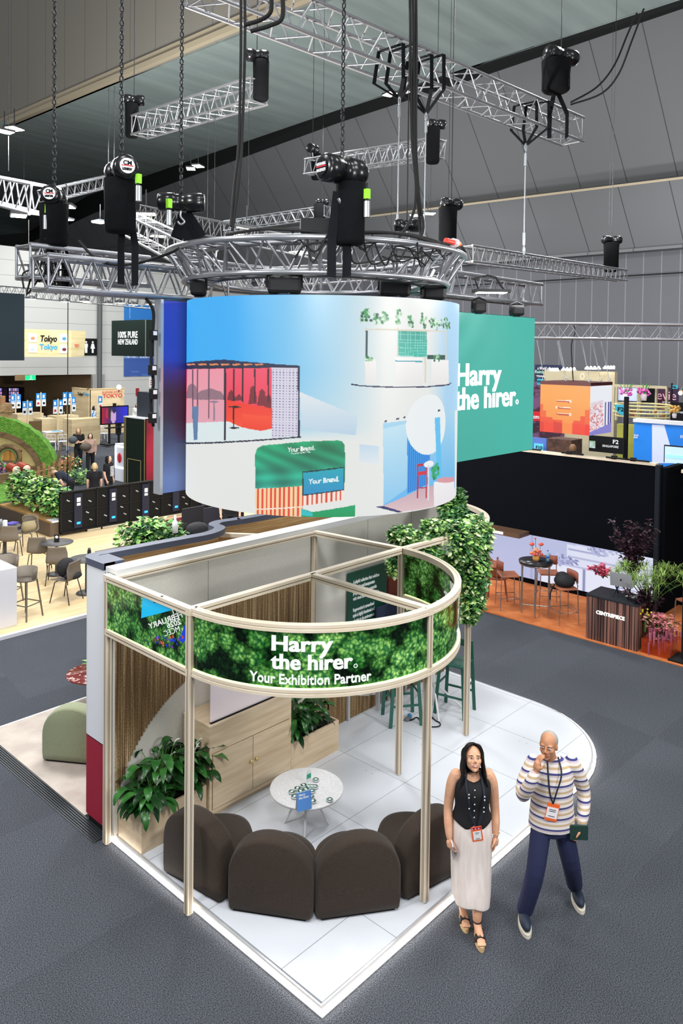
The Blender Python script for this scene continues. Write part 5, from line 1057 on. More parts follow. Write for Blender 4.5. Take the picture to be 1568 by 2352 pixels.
for i,(cx,cy,z,rx,ry) in enumerate(R_):
    for j in range(n):
        a=2*PI*j/n; f=1+(.028*sin(a*5+.6)+.018*sin(a*9))*(i/7)**1.3; x=rx*cos(a)*f;y=ry*sin(a)*f; vs.append((cx+x,cy+y,z-(.10*x*(i/7)**2)*1.4+(0 if i<7 else .015*sin(a*3))))
sk.add(vs,[(i*n+j,i*n+(j+1)%n,(i+1)*n+(j+1)%n,(i+1)*n+j) for i in range(7) for j in range(n)],MSk,True); so_=part(T,'skirt',sk); q=so_.modifiers.new('s','SOLIDIFY'); q.thickness=.005; q=so_.modifiers.new('u','SUBSURF'); q.levels=1; q.render_levels=1
MLe=mat('sandal_black','#121013',r=.5); MJu=mat('sandal_jute','#c9ab7e',r=.85,bump=((40,40,160),.4,.004))
for ft,nm in ((fR,'sandal'),(fL,'sandal')):
    m=MB(); pts=[(ft.x+.043*cos(a)*(1.0 if sin(a)<0 else .85)+.002,ft.y-.06+.135*sin(a)) for a in [2*PI*k/24 for k in range(24)]]; m.poly([(x,y,.002) for x,y in pts],MJu,(0,0,.042)); so_=part(T,nm,m,label='espadrille sandal with black straps')
    m=MB(); m.tube([(ft.x-.043,ft.y-.1,.045),(ft.x-.034,ft.y-.105,.078),(ft.x,ft.y-.105,.098),(ft.x+.036,ft.y-.105,.078),(ft.x+.045,ft.y-.1,.045)],.006,MLe,6)
    for yy in (-.085,-.095,-.115,-.125): m.tube([(ft.x-.043,ft.y+yy,.045),(ft.x-.034,ft.y+yy,.08),(ft.x,ft.y+yy,.101-(.085+yy)*-.2),(ft.x+.036,ft.y+yy,.08),(ft.x+.045,ft.y+yy,.045)],.007,MLe,6)
    part(so_,'toe_strap',m); m=MB(); m.tube([(ft.x+.037*cos(a),ft.y+.022+.042*sin(a),.128) for a in [2*PI*k/16 for k in range(16)]],.007,MLe,6,closed=True); part(so_,'ankle_strap',m)
# lanyard and badge, phone, bracelet
ML=mat('lanyard_navy','#16202e',r=.7); MOr=mat('badge_orange','#ee6a33',r=.45); MPa=mat('badge_paper','#eceaec',r=.5); MPk=mat('badge_pattern','#c43a58',r=.5)
T2=thing('lanyard_badge','orange and white name badge on a dark lanyard round the woman\u2019s neck','badge',(o.x,o.y,0),-.80); m=MB()
for k in (-1,1): m.ribbon(spline([(k*.058,-.02,1.415),(k*.075,-.095,1.33),(k*.07+.012,-.148,1.22),(k*.055+.012,-.138,1.10),(.018+k*.012,-.152,.985)],5),.016,.003,ML,(1,0,0))
lo=part(T2,'lanyard',m); m=MB()
for k,zs_ in ((-1,(1.27,1.24,1.17,1.14)),(1,(1.25,1.22,1.15,1.11))):
    for z in zs_: m.lathe((k*.07+.012+(0 if z>1.2 else -.004*k),-.150+(.006 if z<1.2 else 0),z),[(0,0),(.007,0),(.007,.002),(0,.002)],M_wht,8,(0,-1,0))
part(lo,'lanyard_print',m); bm=Matrix.Translation(V((.018,-.155,.92)))@Matrix.Rotation(-.17,4,'Y')@Matrix.Rotation(.10,4,'X'); 
def bb(x0,z0,x1,z1,y,mt,t=.0015): q=MB(); q.box((x0,y,z0),(x1,y-t,z1),mt); r=MB(); r.merge(q,bm); return r
part(T2,'badge_card',bb(-.048,-.07,.048,.07,0,MOr,.004)); w_=part(T2,'badge_paper',bb(-.036,-.055,.036,.028,-.004,MPa)); q=bb(-.044,.045,.044,.066,-.004,MPk)
for k in range(6): q.merge(bb(-.042+.015*k,.048+(k%2)*.008,-.034+.015*k,.056+(k%2)*.008,-.0055,M_black if k%2 else M_wht,.0005))
part(T2,'badge_pattern',q); q=bb(-.02,.01,.02,.014,-.0056,M_lback,.0004); q.merge(bb(-.012,.0,.012,.003,-.0056,M_lback,.0004)); q.merge(bb(-.02,-.045,.02,-.042,-.0056,M_lback,.0004)); q.merge(bb(-.016,-.05,.016,-.048,-.0056,M_lback,.0004)); part(w_,'badge_print',q)
pm=Matrix.Translation(V((-.19,-.115,.745)))@Matrix.Rotation(-.10,4,'Y')@Matrix.Rotation(.3,4,'X'); T2=thing('mobile_phone','pale mobile phone in the woman\u2019s hand at the left','phone',(o.x,o.y,0),-.80)
q=MB(); q.box((-.004,-.036,-.08),(.004,.036,.08),mat('phone_silver','#c9c6dc',r=.2,m=.4)); r_=MB(); r_.merge(q,pm); part(T2,'phone_body',r_,bev=.004); q=MB(); q.box((.0035,-.033,-.077),(.0046,.033,.077),mat('phone_screen','#20222c',r=.1)); r_=MB(); r_.merge(q,pm); part(T2,'phone_screen',r_)
m=MB(); m.tube([(.214+.032*cos(a),-.028+.032*sin(a),.845+.004*cos(a)) for a in [2*PI*k/18 for k in range(18)]],.003,mat('bracelet_gold','#d8b27c',r=.25,m=.8),6,closed=True); m.ball((.214-.03,-.045,.842),.006,M_wht,8,6); part(T,'bracelet',m)
# ---- the man walking past
o=G(1262,2104); rz=-.86; T=thing('person','walking man in navy trousers and striped long-sleeved shirt, one hand raised to his face','person',(o.x,o.y,0),rz); s=SK3
HM=frame((-.055,-.05,1.63),.02,-.5,0); b=MB(); head_mesh(b,HM,s); limb(b,[(-.01,.02,1.44),(-.03,-.01,1.5),(-.05,-.03,1.58)],[.07,.058,.056],s)
loft(b,[(0,.0,.9,.15,.11),(0,.01,1.2,.16,.11),(-.005,.01,1.42,.12,.07)],s)
aR=[(-.175,.01,1.43),(-.26,-.03,1.27),(-.285,-.10,1.19),(-.25,-.20,1.34),(-.20,-.21,1.46)]; aL=[(.175,.02,1.43),(.25,.04,1.30),(.30,.06,1.15),(.29,-.0,1.02),(.255,-.06,.90)]
for a in (aR,aL): limb(b,a,[.06,.055,.047,.042,.03],s)
hand(b,aR[-1],(.25,.15,1),(-1,-.3,0),s,1.12,.5,1); hand(b,aL[-1],(-.25,-.25,-1),(1,-.3,0),s,1.12,.8,1)
f1=V((-.245,-.11,0)); f2=V((.29,.22,0))
legs=(((-.09,.0,.90),(-.17,-.13,.50),(f1.x,f1.y+.03,.12)),((.09,.0,.90),(.19,.03,.49),(f2.x,f2.y+.03,.14)))
for L_ in legs: limb(b,L_,[.08,.055,.04],s)
bo=bake(part(T,'body',b),.006,3); face_parts(T,bo,HM,('lip_brown','#9a5a4a'),'#6d6460',False)
MG=mat('hair_grey','#a39c95',r=.7); h=MB(); t=MB(); t.ball((0,.030,.030),(.080,.082,.084),MG,18,12); t.ball((0,.05,-.02),(.07,.05,.05),MG,14,8); h.merge(t,HM); bake(part(T,'hair',h),.007,2)
MSt=mat('shirt_striped','#d9cfc6',r=.85); n_,l_,b_=nodes(MSt); tc=n_.new('ShaderNodeTexCoord'); sx=n_.new('ShaderNodeSeparateXYZ'); l_.new(tc.outputs['Object'],sx.inputs[0])
nn=n_.new('ShaderNodeMath'); nn.operation='MULTIPLY_ADD'; nn.inputs[1].default_value=1/.098; nn.inputs[2].default_value=.95; l_.new(sx.outputs[2],nn.inputs[0]); fr=n_.new('ShaderNodeMath'); fr.operation='FRACT'; l_.new(nn.outputs[0],fr.inputs[0])
cr=n_.new('ShaderNodeValToRGB'); cr.color_ramp.interpolation='CONSTANT'
for p_,c_ in ((.16,'#e4dcd6'),(.42,'#c9ad8a'),(.62,'#e4dcd6'),(.84,'#c2b6ba')): cr.color_ramp.elements.new(p_).color=hx(c_)
cr.color_ramp.elements[0].color=hx('#3a3f7a'); cr.color_ramp.elements[-1].color=hx('#c2b6ba'); l_.new(fr.outputs[0],cr.inputs[0]); l_.new(cr.outputs[0],b_.inputs['Base Color'])
v=MB(); loft(v,[(0,.0,.85,.212,.152),(0,.0,.98,.203,.148),(0,.0,1.12,.19,.145),(0,.0,1.27,.19,.14),(0,.005,1.38,.185,.115),(-.005,.01,1.45,.15,.085),(-.008,.012,1.495,.075,.07)],MSt,28)
for a in (aR,aL): limb(v,[a[0],a[1],a[2],a[3],V(a[4])*.75+V(a[3])*.25],[.074,.072,.064,.058,.05],MSt)
bake(part(T,'shirt',v),.009,5)
MN=mat('trousers_navy','#1f2547',r=.85); v=MB()
loft(v,[(0,.0,.80,.165,.13),(0,.0,.9,.178,.132),(0,.0,.97,.17,.13)],MN)
for L_ in legs: limb(v,[L_[0],L_[1],L_[2]],[.098,.085,.076],MN)
bake(part(T,'trousers',v),.009,4)
MSh=mat('shoe_navy','#1f2a3c',r=.6); MSo=mat('sole_cream','#d9d2c2',r=.7)
for ft,dx,lift in ((f1,-.03,0),(f2,.03,0)):
    m=MB(); m.ball((ft.x+dx*.5,ft.y-.045,.07),(.05,.135,.055),MSh,16,10); m.ball((ft.x,ft.y+.03,.1),(.043,.05,.06),MSh,12,8); so_=part(T,'shoe',m)
    m=MB(); m.poly([(ft.x+dx*.5+.055*cos(a),ft.y-.045+.148*sin(a),.002) for a in [2*PI*k/22 for k in range(22)]],MSo,(0,0,.036)); part(so_,'sole',m,label='cream rubber sole')
T2=thing('lanyard_badge','orange edged white badge at the walking man\u2019s waist','badge',(o.x,o.y,0),rz); bm=Matrix.Translation(V((-.035,-.155,1.07)))@Matrix.Rotation(.2,4,'Y')
part(T2,'badge_card',bb(-.055,-.08,.055,.08,0,MOr,.004)); q=bb(-.05,-.055,.05,.045,-.004,MPa); [q.merge(bb(-.03,zz,.03,zz+.006,-.0056,M_lback,.0004)) for zz in (.02,.005,-.04)]; part(T2,'badge_paper',q); m=MB()
for k in (-1,1): m.ribbon(spline([(k*.05-.01,-.03,1.51),(k*.06-.01,-.125,1.40),(k*.03-.03,-.158,1.25),(-.03,-.162,1.15)],5),.015,.003,ML,(1,0,0))
part(T2,'lanyard',m)
m=MB(); m.box((.14,-.12,.80),(.30,-.10,.93),mat('folder_green','#1d3a33',r=.6)); o2=solo('folder',m,'small dark green folder in the walking man\u2019s lowered hand','folder'); 
Mt_=Matrix.Translation(V((o.x,o.y,0)))@Matrix.Rotation(rz,4,'Z'); o2.location=Mt_@o2.location; o2.rotation_euler=(0,0,rz)
# ---- people further off (simple but whole figures)
def person(label,loc,rz,H,top,bot,hair,sk=SK2,hl=.0,arms=None,lean=0.0,legs_=((-.09,0),(.09,0)),skirt=False,sit=False,long=False,sleeve=.28,print_=None,vox=.014):
    T=thing('person',label,'person',loc,rz); k=H/1.7
    def sc(mb):
        o=[]
        for x,y,z in mb.v:
            a=lean*min(1,max(0,(z-.82)/.16)); dz=z-.9; o.append((x*k,(y*cos(a)-dz*sin(a))*k,(.9+dz*cos(a)+y*sin(a))*k))
        mb.v=o; return mb
    A=arms or [[(-.175,.01,1.37),(-.215,.02,1.1),(-.21,-.06,.86)],[(.175,.01,1.37),(.215,.02,1.1),(.21,-.06,.86)]]
    HM=frame((0,-.02,1.58),0,0,0); b=MB(); head_mesh(b,HM,sk); limb(b,[(0,.02,1.38),(0,0,1.45),(0,-.01,1.52)],[.06,.05,.05],sk); loft(b,[(0,0,.88,.14,.1),(0,0,1.2,.14,.1),(0,.01,1.38,.11,.06)],sk)
    for i,a in enumerate(A): limb(b,a,[.052,.042,.028],sk); d=V(a[-1])-V(a[-2]); hand(b,a[-1],d,(-1 if i==0 else 1,-.3,0),sk,1,.6,-1 if i==0 else 1)
    for hx_,(fx,fy) in zip((-.09,.09),legs_): limb(b,[(hx_,0,.88),((hx_+fx)/2,fy/2-.03,.48),(fx,fy,.1)],[.075,.05,.036],sk); b.ball((fx,fy-.06,.05),(.042,.12,.045),sk,10,6)
    bake(part(T,'body',sc(b)),vox*k,2); v=MB()
    loft(v,[(0,0,.86,.17,.125),(0,0,1.05,.15,.115),(0,0,1.24,.17,.135),(0,.01,1.37,.165,.09),(0,.015,1.43,.08,.06)],top)
    for a in A:
        e=V(a[0]).lerp(V(a[1]),.62) if not long else V(a[1]); limb(v,[a[0],(V(a[0])+e)/2,e]+([V(a[1]).lerp(V(a[2]),.8)] if long else []),[.075,.066,.062]+([.05] if long else []),top)
    bake(part(T,'top',sc(v)),vox*k*1.1,3); v=MB()
    if skirt: loft(v,[(0,0,.25,.2,.19),(0,0,.6,.19,.16),(0,0,.97,.15,.12)],bot)
    else:
        loft(v,[(0,0,.8,.16,.12),(0,0,.92,.165,.12)],bot)
        for hx_,(fx,fy) in zip((-.09,.09),legs_): limb(v,[(hx_,0,.86),((hx_+fx)/2,fy/2-.03,.48),(fx,fy,.12)],[.1,.08,.07],bot); 
    bake(part(T,'trousers' if not skirt else 'skirt',sc(v)),vox*k*1.1,2)
    for fx,fy in legs_: m=MB(); m.ball((fx,fy-.06,.052),(.05,.135,.055),M_black,10,6); part(T,'shoe',sc(m))
    h=MB(); t=MB(); t.ball((0,.028,.032),(.086,.094,.092),hair,14,9)
    if hl>0:
        t.tube([(0,.05,.02),(0,.065,-hl*.5),(0,.055,-hl)],[.085,.085,.06],hair,12)
        for q in (-1,1): t.tube([(q*.07,.0,.03),(q*.08,.0,-hl*.6),(q*.08,.0,-hl)],[.03,.034,.02],hair,8)
    h.merge(t,HM); bake(part(T,'hair',sc(h)),vox*k*.9,2)
    if print_: 
        m=MB(); rgp=random.Random(3)
        for z in np.arange(1.0,1.32,.05):
            for i in range(3): m.box((-.11+.078*i,-.148,z),(-.05+.078*i,-.139,z+.028),print_)
        part(T,'shirt_print',sc(m))
    return T
MBk=mat('cloth_black','#131419',r=.9); Hbr=mat('hair_brown','#7b5a3c',r=.5); Hbl=mat('hair_blonde','#c3a579',r=.5); Hdk=mat('hair_dark','#1a1514',r=.45); MWt=mat('cloth_white','#e6e4e0',r=.85); MBl=mat('cloth_check_blue','#dfe6ee',r=.85,var=(9,'#3f7fc0',1,.48,.52))
q=G(180,1073); person('woman in black with long brown hair walking with crossed arms past the white chairs',(q.x,q.y,0),-.7,1.72,MBk,MBk,Hbr,hl=.32,arms=[[(-.175,.01,1.37),(-.22,0,1.12),(-.02,-.16,1.12)],[(.175,.01,1.37),(.22,.0,1.12),(.03,-.17,1.08)]],legs_=((-.06,-.14),(.07,.12)))
bagm=MB(); bagm.ball((q.x-.28,q.y-.05,1.22),(.2,.16,.17),mat('bag_grey','#4b5058',r=.7),14,8); solo('jacket_bundle',bagm,'dark grey jacket bundled over the arm of the walking woman in black','jacket')
q=G(207,1086); person('second woman walking just right of the woman in black, sandy top and dark trousers',(q.x,q.y,0),-.5,1.66,mat('cloth_sand','#a98d80',r=.9),MBk,Hdk,hl=.12,legs_=((-.1,-.22),(.1,.2)),long=True)
bagm=MB(); bagm.ball((q.x-.26,q.y-.1,1.12),(.25,.17,.17),mat('bag_taupe','#5a5048',r=.7),14,8); solo('shoulder_bag',bagm,'taupe bag carried by the sandy topped walking woman','bag')
for lab,u,vt,H,kw in (('blonde curly-haired person in black t-shirt seen from behind the black screen backs',217,1072,1.62,dict(top=MBk,bot=MBk,hair=Hbl,hl=.1,rz=2.6)),('dark-haired person in black t-shirt with white stripe print, next to the blonde one',249,1054,1.66,dict(top=MBk,bot=MBk,hair=Hdk,hl=.16,rz=.5,print_=M_wht))):
    d=(CAMH-H)*F/(vt-809); p=DP(u,vt,d); person(lab,(p.x,p.y,0),kw.pop('rz'),H,kw.pop('top'),kw.pop('bot'),kw.pop('hair'),**kw)
p=DP(163,1140,25); person('person in dark t-shirt with tied-back fair hair bending over the hedge planter',(p.x,p.y,0),-2.39,1.68,mat('cloth_ink','#1a2230',r=.9),MBk,mat('hair_sandy','#8a7350',r=.5),hl=0,lean=1.05,arms=[[(-.175,.01,1.37),(-.2,-.12,1.12),(-.16,-.25,.95)],[(.175,.01,1.37),(.2,-.12,1.12),(.16,-.25,.95)]])
d=44; p=DP(315,926,d); person('dark-haired woman in white blouse at the counter by the dark column box',(p.x,p.y,p.z-1.66),-.6,1.66,MWt,MBk,Hdk,hl=.14,long=True)
p=DP(272,930,44); person('person in black behind the television on its stand',(p.x,p.y,p.z-1.72),-.4,1.72,MBk,MBk,Hdk)
p=DP(216,932,44.3); person('woman in blue and white chequered coat in front of the pale Tokyo partition',(p.x,p.y,p.z-1.6),.8,1.6,MBl,MBk,Hdk,hl=.2,long=True,skirt=True)
p=DP(555,1150,17); person('person in black leaning an arm behind the plywood bar wall',(p.x,p.y+.4,p.z-1.2),-.6,1.7,MBk,MBk,Hdk,lean=.4,long=False)
q=G(1090,1404); person('person in dark trousers hidden behind the ivy cascade, one shoe showing',(q.x+.15,q.y+.05,0),-.6,1.7,mat('cloth_slate','#4a4f55',r=.9),mat('cloth_grey','#5d6065',r=.9),Hbr)
# ================= left background: lounge, hedges, cottage, partner stands
def pbox(mb,u0,v0,u1,v1,d,mt,t=.06,face='x',base=False,flip=False):   # upright slab seen between two picture corners, front face along an axis of the hall
    global LASTP; um,vm=(u0+u1)/2,(v0+v1)/2; P=LASTP=DP(um,vm,d)
    z1=DP(um,v0,d).z; z0=0.0 if base else DP(um,v1,d).z
    if face=='x': A=XP(u0,vm,P.x);B=XP(u1,vm,P.x); mb.box((P.x,A.y,z0),(P.x+t,B.y,z1),mt)
    else: A=YP(u0,vm,P.y);B=YP(u1,vm,P.y); mb.box((A.x,P.y,z0),(B.x,P.y+t,z1),mt)
    return P
def sbox(name,label,cat,*a,group=None,**k):
    m=MB(); pbox(m,*a,**k); return solo(name,m,label,cat,group)
M_wood=mat('light_wood_floor','#d8c39a',r=.45,var=((.5,6,1),'#c9b082',3)); M_dtab=mat('table_charcoal','#4a4a4c',r=.5); M_dch=mat('chair_taupe','#6a6258',r=.6,bump=((60,60,30),.5,.01)); M_dleg=mat('chair_leg_dark','#3c3430',r=.4,m=.5); M_wcab=mat('counter_white','#dfe0e6',r=.4)
LZ=.05
m=MB(); m.box((-6,9.62,0),(14,17.0,LZ),M_wood); m2=MB()
T=thing('timber_platform','pale timber floor of the coffee lounge with a white front edge','platform',(4,13,0)); part(T,'timber_floor',m,world=True); m2.box((-6,9.53,0),(14,9.62,LZ+.012),M_wcab); part(T,'white_edge',m2,world=True)
m=MB(); m.box((-1.2,9.93,LZ),(2.06,10.9,1.14),M_wcab); solo('serving_counter',m,'plain white block counter at the left edge of the timber floor','counter',bev=.01)
def cafe_chair(name,label,loc,rz,group):
    T=thing(name,label,'chair',loc,rz,group); m=MB(); W_=.23
    prof=[(-.22,.455),(-.12,.45),(.0,.445),(.12,.445),(.18,.47),(.205,.54),(.19,.62),(.185,.70),(.21,.80),(.225,.84)]   # (depth, height) of a one-piece shell, back at +y
    vs=[];n=9
    for i,(y,z) in enumerate(prof):
        w=W_*(1-.12*abs(i-4.5)/5)*(1.0 if i<8 else .9)
        for j in range(n): t=-1+2*j/(n-1); vs.append((w*t,y-.02*t*t*(1 if i>4 else 0),z+.035*t*t*(1 if i<5 else 0)))
    m.add(vs,[(i*n+j,i*n+j+1,(i+1)*n+j+1,(i+1)*n+j) for i in range(len(prof)-1) for j in range(n-1)],M_dch,True); o=part(T,'seat_shell',m); s_=o.modifiers.new('s','SOLIDIFY'); s_.thickness=.014
    for sx in (-1,1):
        for y0,y1 in ((-.1,-.22),(.1,.24)): q=MB(); q.tube([(sx*.12,y0,.44),(sx*.19,y0*1.3,.42),(sx*.23,y1,0)],.011,M_dleg,8); part(T,'leg',q)
    return T
def pedestal(label,loc,r,h,group):
    T=thing('pedestal_table',label,'table',loc,0,group); m=MB(); m.lathe((0,0,h-.022),[(0,0),(r-.01,0),(r,.008),(r,.022),(0,.022)],M_dtab,40); part(T,'tabletop',m); m=MB(); m.cyl((0,0,.02),(0,0,h-.02),.035,M_dtab); part(T,'column',m); m=MB(); m.lathe((0,0,0),[(0,0),(r*.6,0),(r*.58,.02),(.05,.03),(0,.03)],M_dtab,28); part(T,'base',m); return T
g_='round charcoal tables of the lounge'
def gxy(u,v,z=LZ): p=G(u,v,z); return (p.x,p.y,z)
pedestal('round charcoal table with papers and canisters, at the far left of the lounge',gxy(12,1276),.36,.74,g_); pedestal('round charcoal table with a small black stand card, in the middle of the lounge',gxy(130,1319),.36,.74,g_); pedestal('round charcoal table with a flask, half hidden by the white end wall',gxy(199,1362),.36,.74,g_)
g_='taupe shell chairs of the lounge'; ch0=cafe_chair('cafe_chair','taupe shell chair with its back to us, at the far left table',gxy(24,1282),2.5,g_)
for lab,u,v,rz in (('taupe shell chair in side view, left of the middle table',90,1312,.9+PI*.5),('taupe shell chair with its back to us, in front of the middle table',133,1338,2.55),('taupe shell chair draped with a dark jacket, nearest the white end wall',152,1380,3.6),('taupe shell chair holding a canvas bag, by the brown planter',62,1262,-.9)): dup(ch0,gxy(u,v),rz,lab)
m=MB(); c=gxy(152,1380); c=V(c); m.ball(c+V((.0,.02,.68)),(.2,.12,.2),mat('jacket_black','#1c1c20',r=.8,bump=(12,.6,.03)),14,8); m.ball(c+V((.1,-.08,.52)),(.19,.16,.08),mat('jacket_black'),12,7); solo('jacket',m,'dark jacket thrown over the chair nearest the white end wall','jacket')
c=V(gxy(66,1262)); T=thing('canvas_bag','olive canvas bag standing on the lounge chair by the planter','bag',tuple(c+Z3*.45)); m=MB(); loft(m,[(0,0,0,.17,.1),(0,0,.15,.2,.12),(0,0,.27,.16,.06)],mat('canvas_olive','#8c8062',r=.9,bump=(20,.5,.02)),14); part(T,'bag_body',m); m=MB(); m.tube(spline([(-.12,0,.25),(-.16,0,.4),(.05,0,.44),(.22,0,.3),(.14,0,.24)],4),.014,mat('canvas_strap','#6a6048',r=.9),6); part(T,'strap',m)
def stool(label,loc,rz):
    T=thing('counter_stool',label,'bar stool',loc,rz,'taupe counter stools'); m=MB(); vs=[];n=12
    for z,r0 in ((.74,.17),(.76,.2),(.95,.22)):
        for j in range(n+1): a=-.2+(PI+.4)*j/n; vs.append((r0*cos(a),r0*sin(a)*.9,z))
    m.add(vs,[(i*(n+1)+j,i*(n+1)+j+1,(i+1)*(n+1)+j+1,(i+1)*(n+1)+j) for i in range(2) for j in range(n)],M_dch,True); m.lathe((0,0,.72),[(0,0),(.19,0),(.2,.03),(0,.035)],M_dch,20); o=part(T,'seat_shell',m); s_=o.modifiers.new('s','SOLIDIFY'); s_.thickness=.016
    for sx in (-1,1):
        for sy in (-1,1): q=MB(); q.tube([(sx*.14,sy*.13,.72),(sx*.21,sy*.21,0)],.016,M_dch,8); part(T,'leg',q)
    q=MB(); q.tube([(-.19,-.19,.28),(.19,-.19,.28),(.19,.19,.28),(-.19,.19,.28)],.012,M_dch,6,closed=True); part(T,'footrest',q); return T
stool('taupe bar stool standing at the right end of the white counter',gxy(60,1418),-1.2); stool('taupe bar stool behind the white counter, only its back showing',gxy(18,1385),-1.0)
c=V(gxy(130,1319))+Z3*.74; m=MB(); m.box((-.06,-.02,0),(.06,.02,.015),M_cab); m.box((-.055,-.008,.015),(.055,.008,.17),M_cab); T=thing('stand_card','small black stand card with a round white badge on the middle table','card',tuple(c),YAW-PI/2); part(T,'card',m); m=MB(); m.lathe((0,-.009,.11),[(0,0),(.035,0),(.035,.001),(0,.001)],M_wht,16,(0,-1,0)); part(T,'badge',m)
c=V(gxy(199,1362))+Z3*.74; m=MB(); m.lathe((0,0,0),[(0,0),(.04,0),(.04,.17),(.028,.2),(.028,.23),(0,.23)],mat('flask_dark','#34353a',r=.3,m=.5),16); solo('flask',m,'dark steel flask on the table next to the white end wall','flask').location=tuple(c+V((-.0,-.1,0)))
c=V(gxy(12,1276))+Z3*.74
for lab,nm,x,y,sx,sy,h,mt in (('purple folder on the far left lounge table','folder',.2,.1,.14,.1,.03,mat('folder_purple','#4a3fa0')),('black phone lying on the far left lounge table','phone',.16,-.12,.07,.04,.012,M_cab),('white carton on the far left lounge table, at the picture edge','carton',-.05,-.1,.04,.04,.16,M_wht),('pale canister on the far left lounge table, behind the carton','canister',-.1,.02,.04,.04,.18,M_steel),('dark cup holder on the far left lounge table','cup holder',-.02,.12,.05,.05,.14,M_cab)):
    m=MB(); 
    if nm in('canister',): m.lathe((0,0,0),[(0,0),(sx,0),(sx,h*.8),(sx*.6,h),(0,h)],mt,14)
    else: m.box((-sx,-sy,0),(sx,sy,h),mt)
    o_=solo(nm.replace(' ','_'),m,lab,nm,bev=.004); o_.location=tuple(c+V((x,y,0))); o_.rotation_euler=(0,0,.4)
# hedges in planters
M_hl=[mat('hedge_light','#8fc05c',r=.4),mat('hedge_mid','#4e9140',r=.4),mat('hedge_dark','#1f4d26',r=.45),mat('hedge_pale','#b9d68a',r=.4)]
M_bplant=mat('planter_bronze','#5d4f40',r=.5); M_dgr=mat('tower_green_black','#131f1b',r=.6,sp=.2); M_thatch=mat('coir_mulch','#b08a50',r=.95,bump=(60,.6,.02))
pa=G(115,1238); T=thing('hedge_planter','long bronze planter box with coir mulch, left of the black screen backs','planter',(pa.x,pa.y+1.2,0))
m=MB(); m.box((pa.x,pa.y,0),(pa.x+1.1,pa.y+3.4,.42),M_bplant); part(T,'box',m,world=True); m=MB(); m.box((pa.x+.03,pa.y+.03,.42),(pa.x+1.07,pa.y+3.37,.46),M_thatch); part(T,'mulch',m,world=True); m=MB(); m.box((pa.x+.05,pa.y-.02,.43),(pa.x+.8,pa.y+.35,.47),M_wcab); part(T,'white_shelf',m,world=True)
def hedge(label,blobs,n,seed,sz=(.1,.17)): return ivy('hedge_shrub',label,blobs,n,seed,sz,'broad-leaved hedge shrubs',M_hl,'shrub')
x,y=pa.x+.55,pa.y
hedge('bright green broad-leaved shrub nearest the screen backs in the bronze planter',[((x,y+.6,.85),(.5,.5,.42),1),((x-.1,y+.4,1.0),(.4,.35,.3),.7)],620,21); hedge('bright green shrub in the middle of the bronze planter',[((x,y+1.6,.95),(.5,.55,.5),1),((x,y+1.5,1.2),(.35,.35,.3),.5)],620,22); hedge('bright green shrub at the far end of the bronze planter',[((x-.05,y+2.7,.95),(.5,.6,.5),1),((x-.1,y+2.6,1.25),(.4,.4,.35),.6)],620,23)
hx0=DP(352,1228,13.2); hedge('bright green hedge shrub behind the plywood-backed wall, left half',[(tuple(DP(315,1228,13.4)),(.4,.35,.24),1),(tuple(DP(340,1218,13.4)),(.3,.3,.22),.8)],520,24,(.08,.13)); hedge('bright green hedge shrub behind the plywood-backed wall, right half',[(tuple(DP(385,1226,13.6)),(.36,.35,.22),1),(tuple(DP(360,1212,13.8)),(.3,.3,.2),.7)],520,25,(.08,.13))
m=MB(); p=DP(350,1240,13.5); m.box((p.x-.9,p.y-.35,LZ),(p.x+.9,p.y+.35,p.z-.1),M_bplant); solo('hedge_planter',m,'planter box under the hedge behind the plywood-backed wall','planter')
p=DP(448,1222,13.6); m=MB(); m.box((p.x-.28,p.y-.2,LZ),(p.x+.3,p.y+.2,p.z-.12),mat('case_grey','#77767c',r=.5)); T=thing('service_trolley','grey trolley box with a black backpack on it beside the hedge','trolley',(p.x,p.y,LZ)); part(T,'box',m,world=True); m=MB(); m.box((p.x-.3,p.y-.22,p.z-.12),(p.x+.32,p.y+.22,p.z-.08),M_wcab); part(T,'lid',m,world=True)
m=MB(); m.ball(p+V((.1,.1,.02)),(.25,.16,.12),MATS['jacket_black'],14,8); solo('backpack',m,'black backpack resting on the trolley beside the hedge','backpack')
p=DP(402,1210,13.3); m=MB(); m.lathe((0,0,0),[(0,0),(.05,0),(.05,.18),(.02,.22),(.02,.3),(0,.3)],M_wht,14); solo('spray_bottle',m,'white spray bottle standing at the right end of the hedge','bottle').location=tuple(p-Z3*.1)
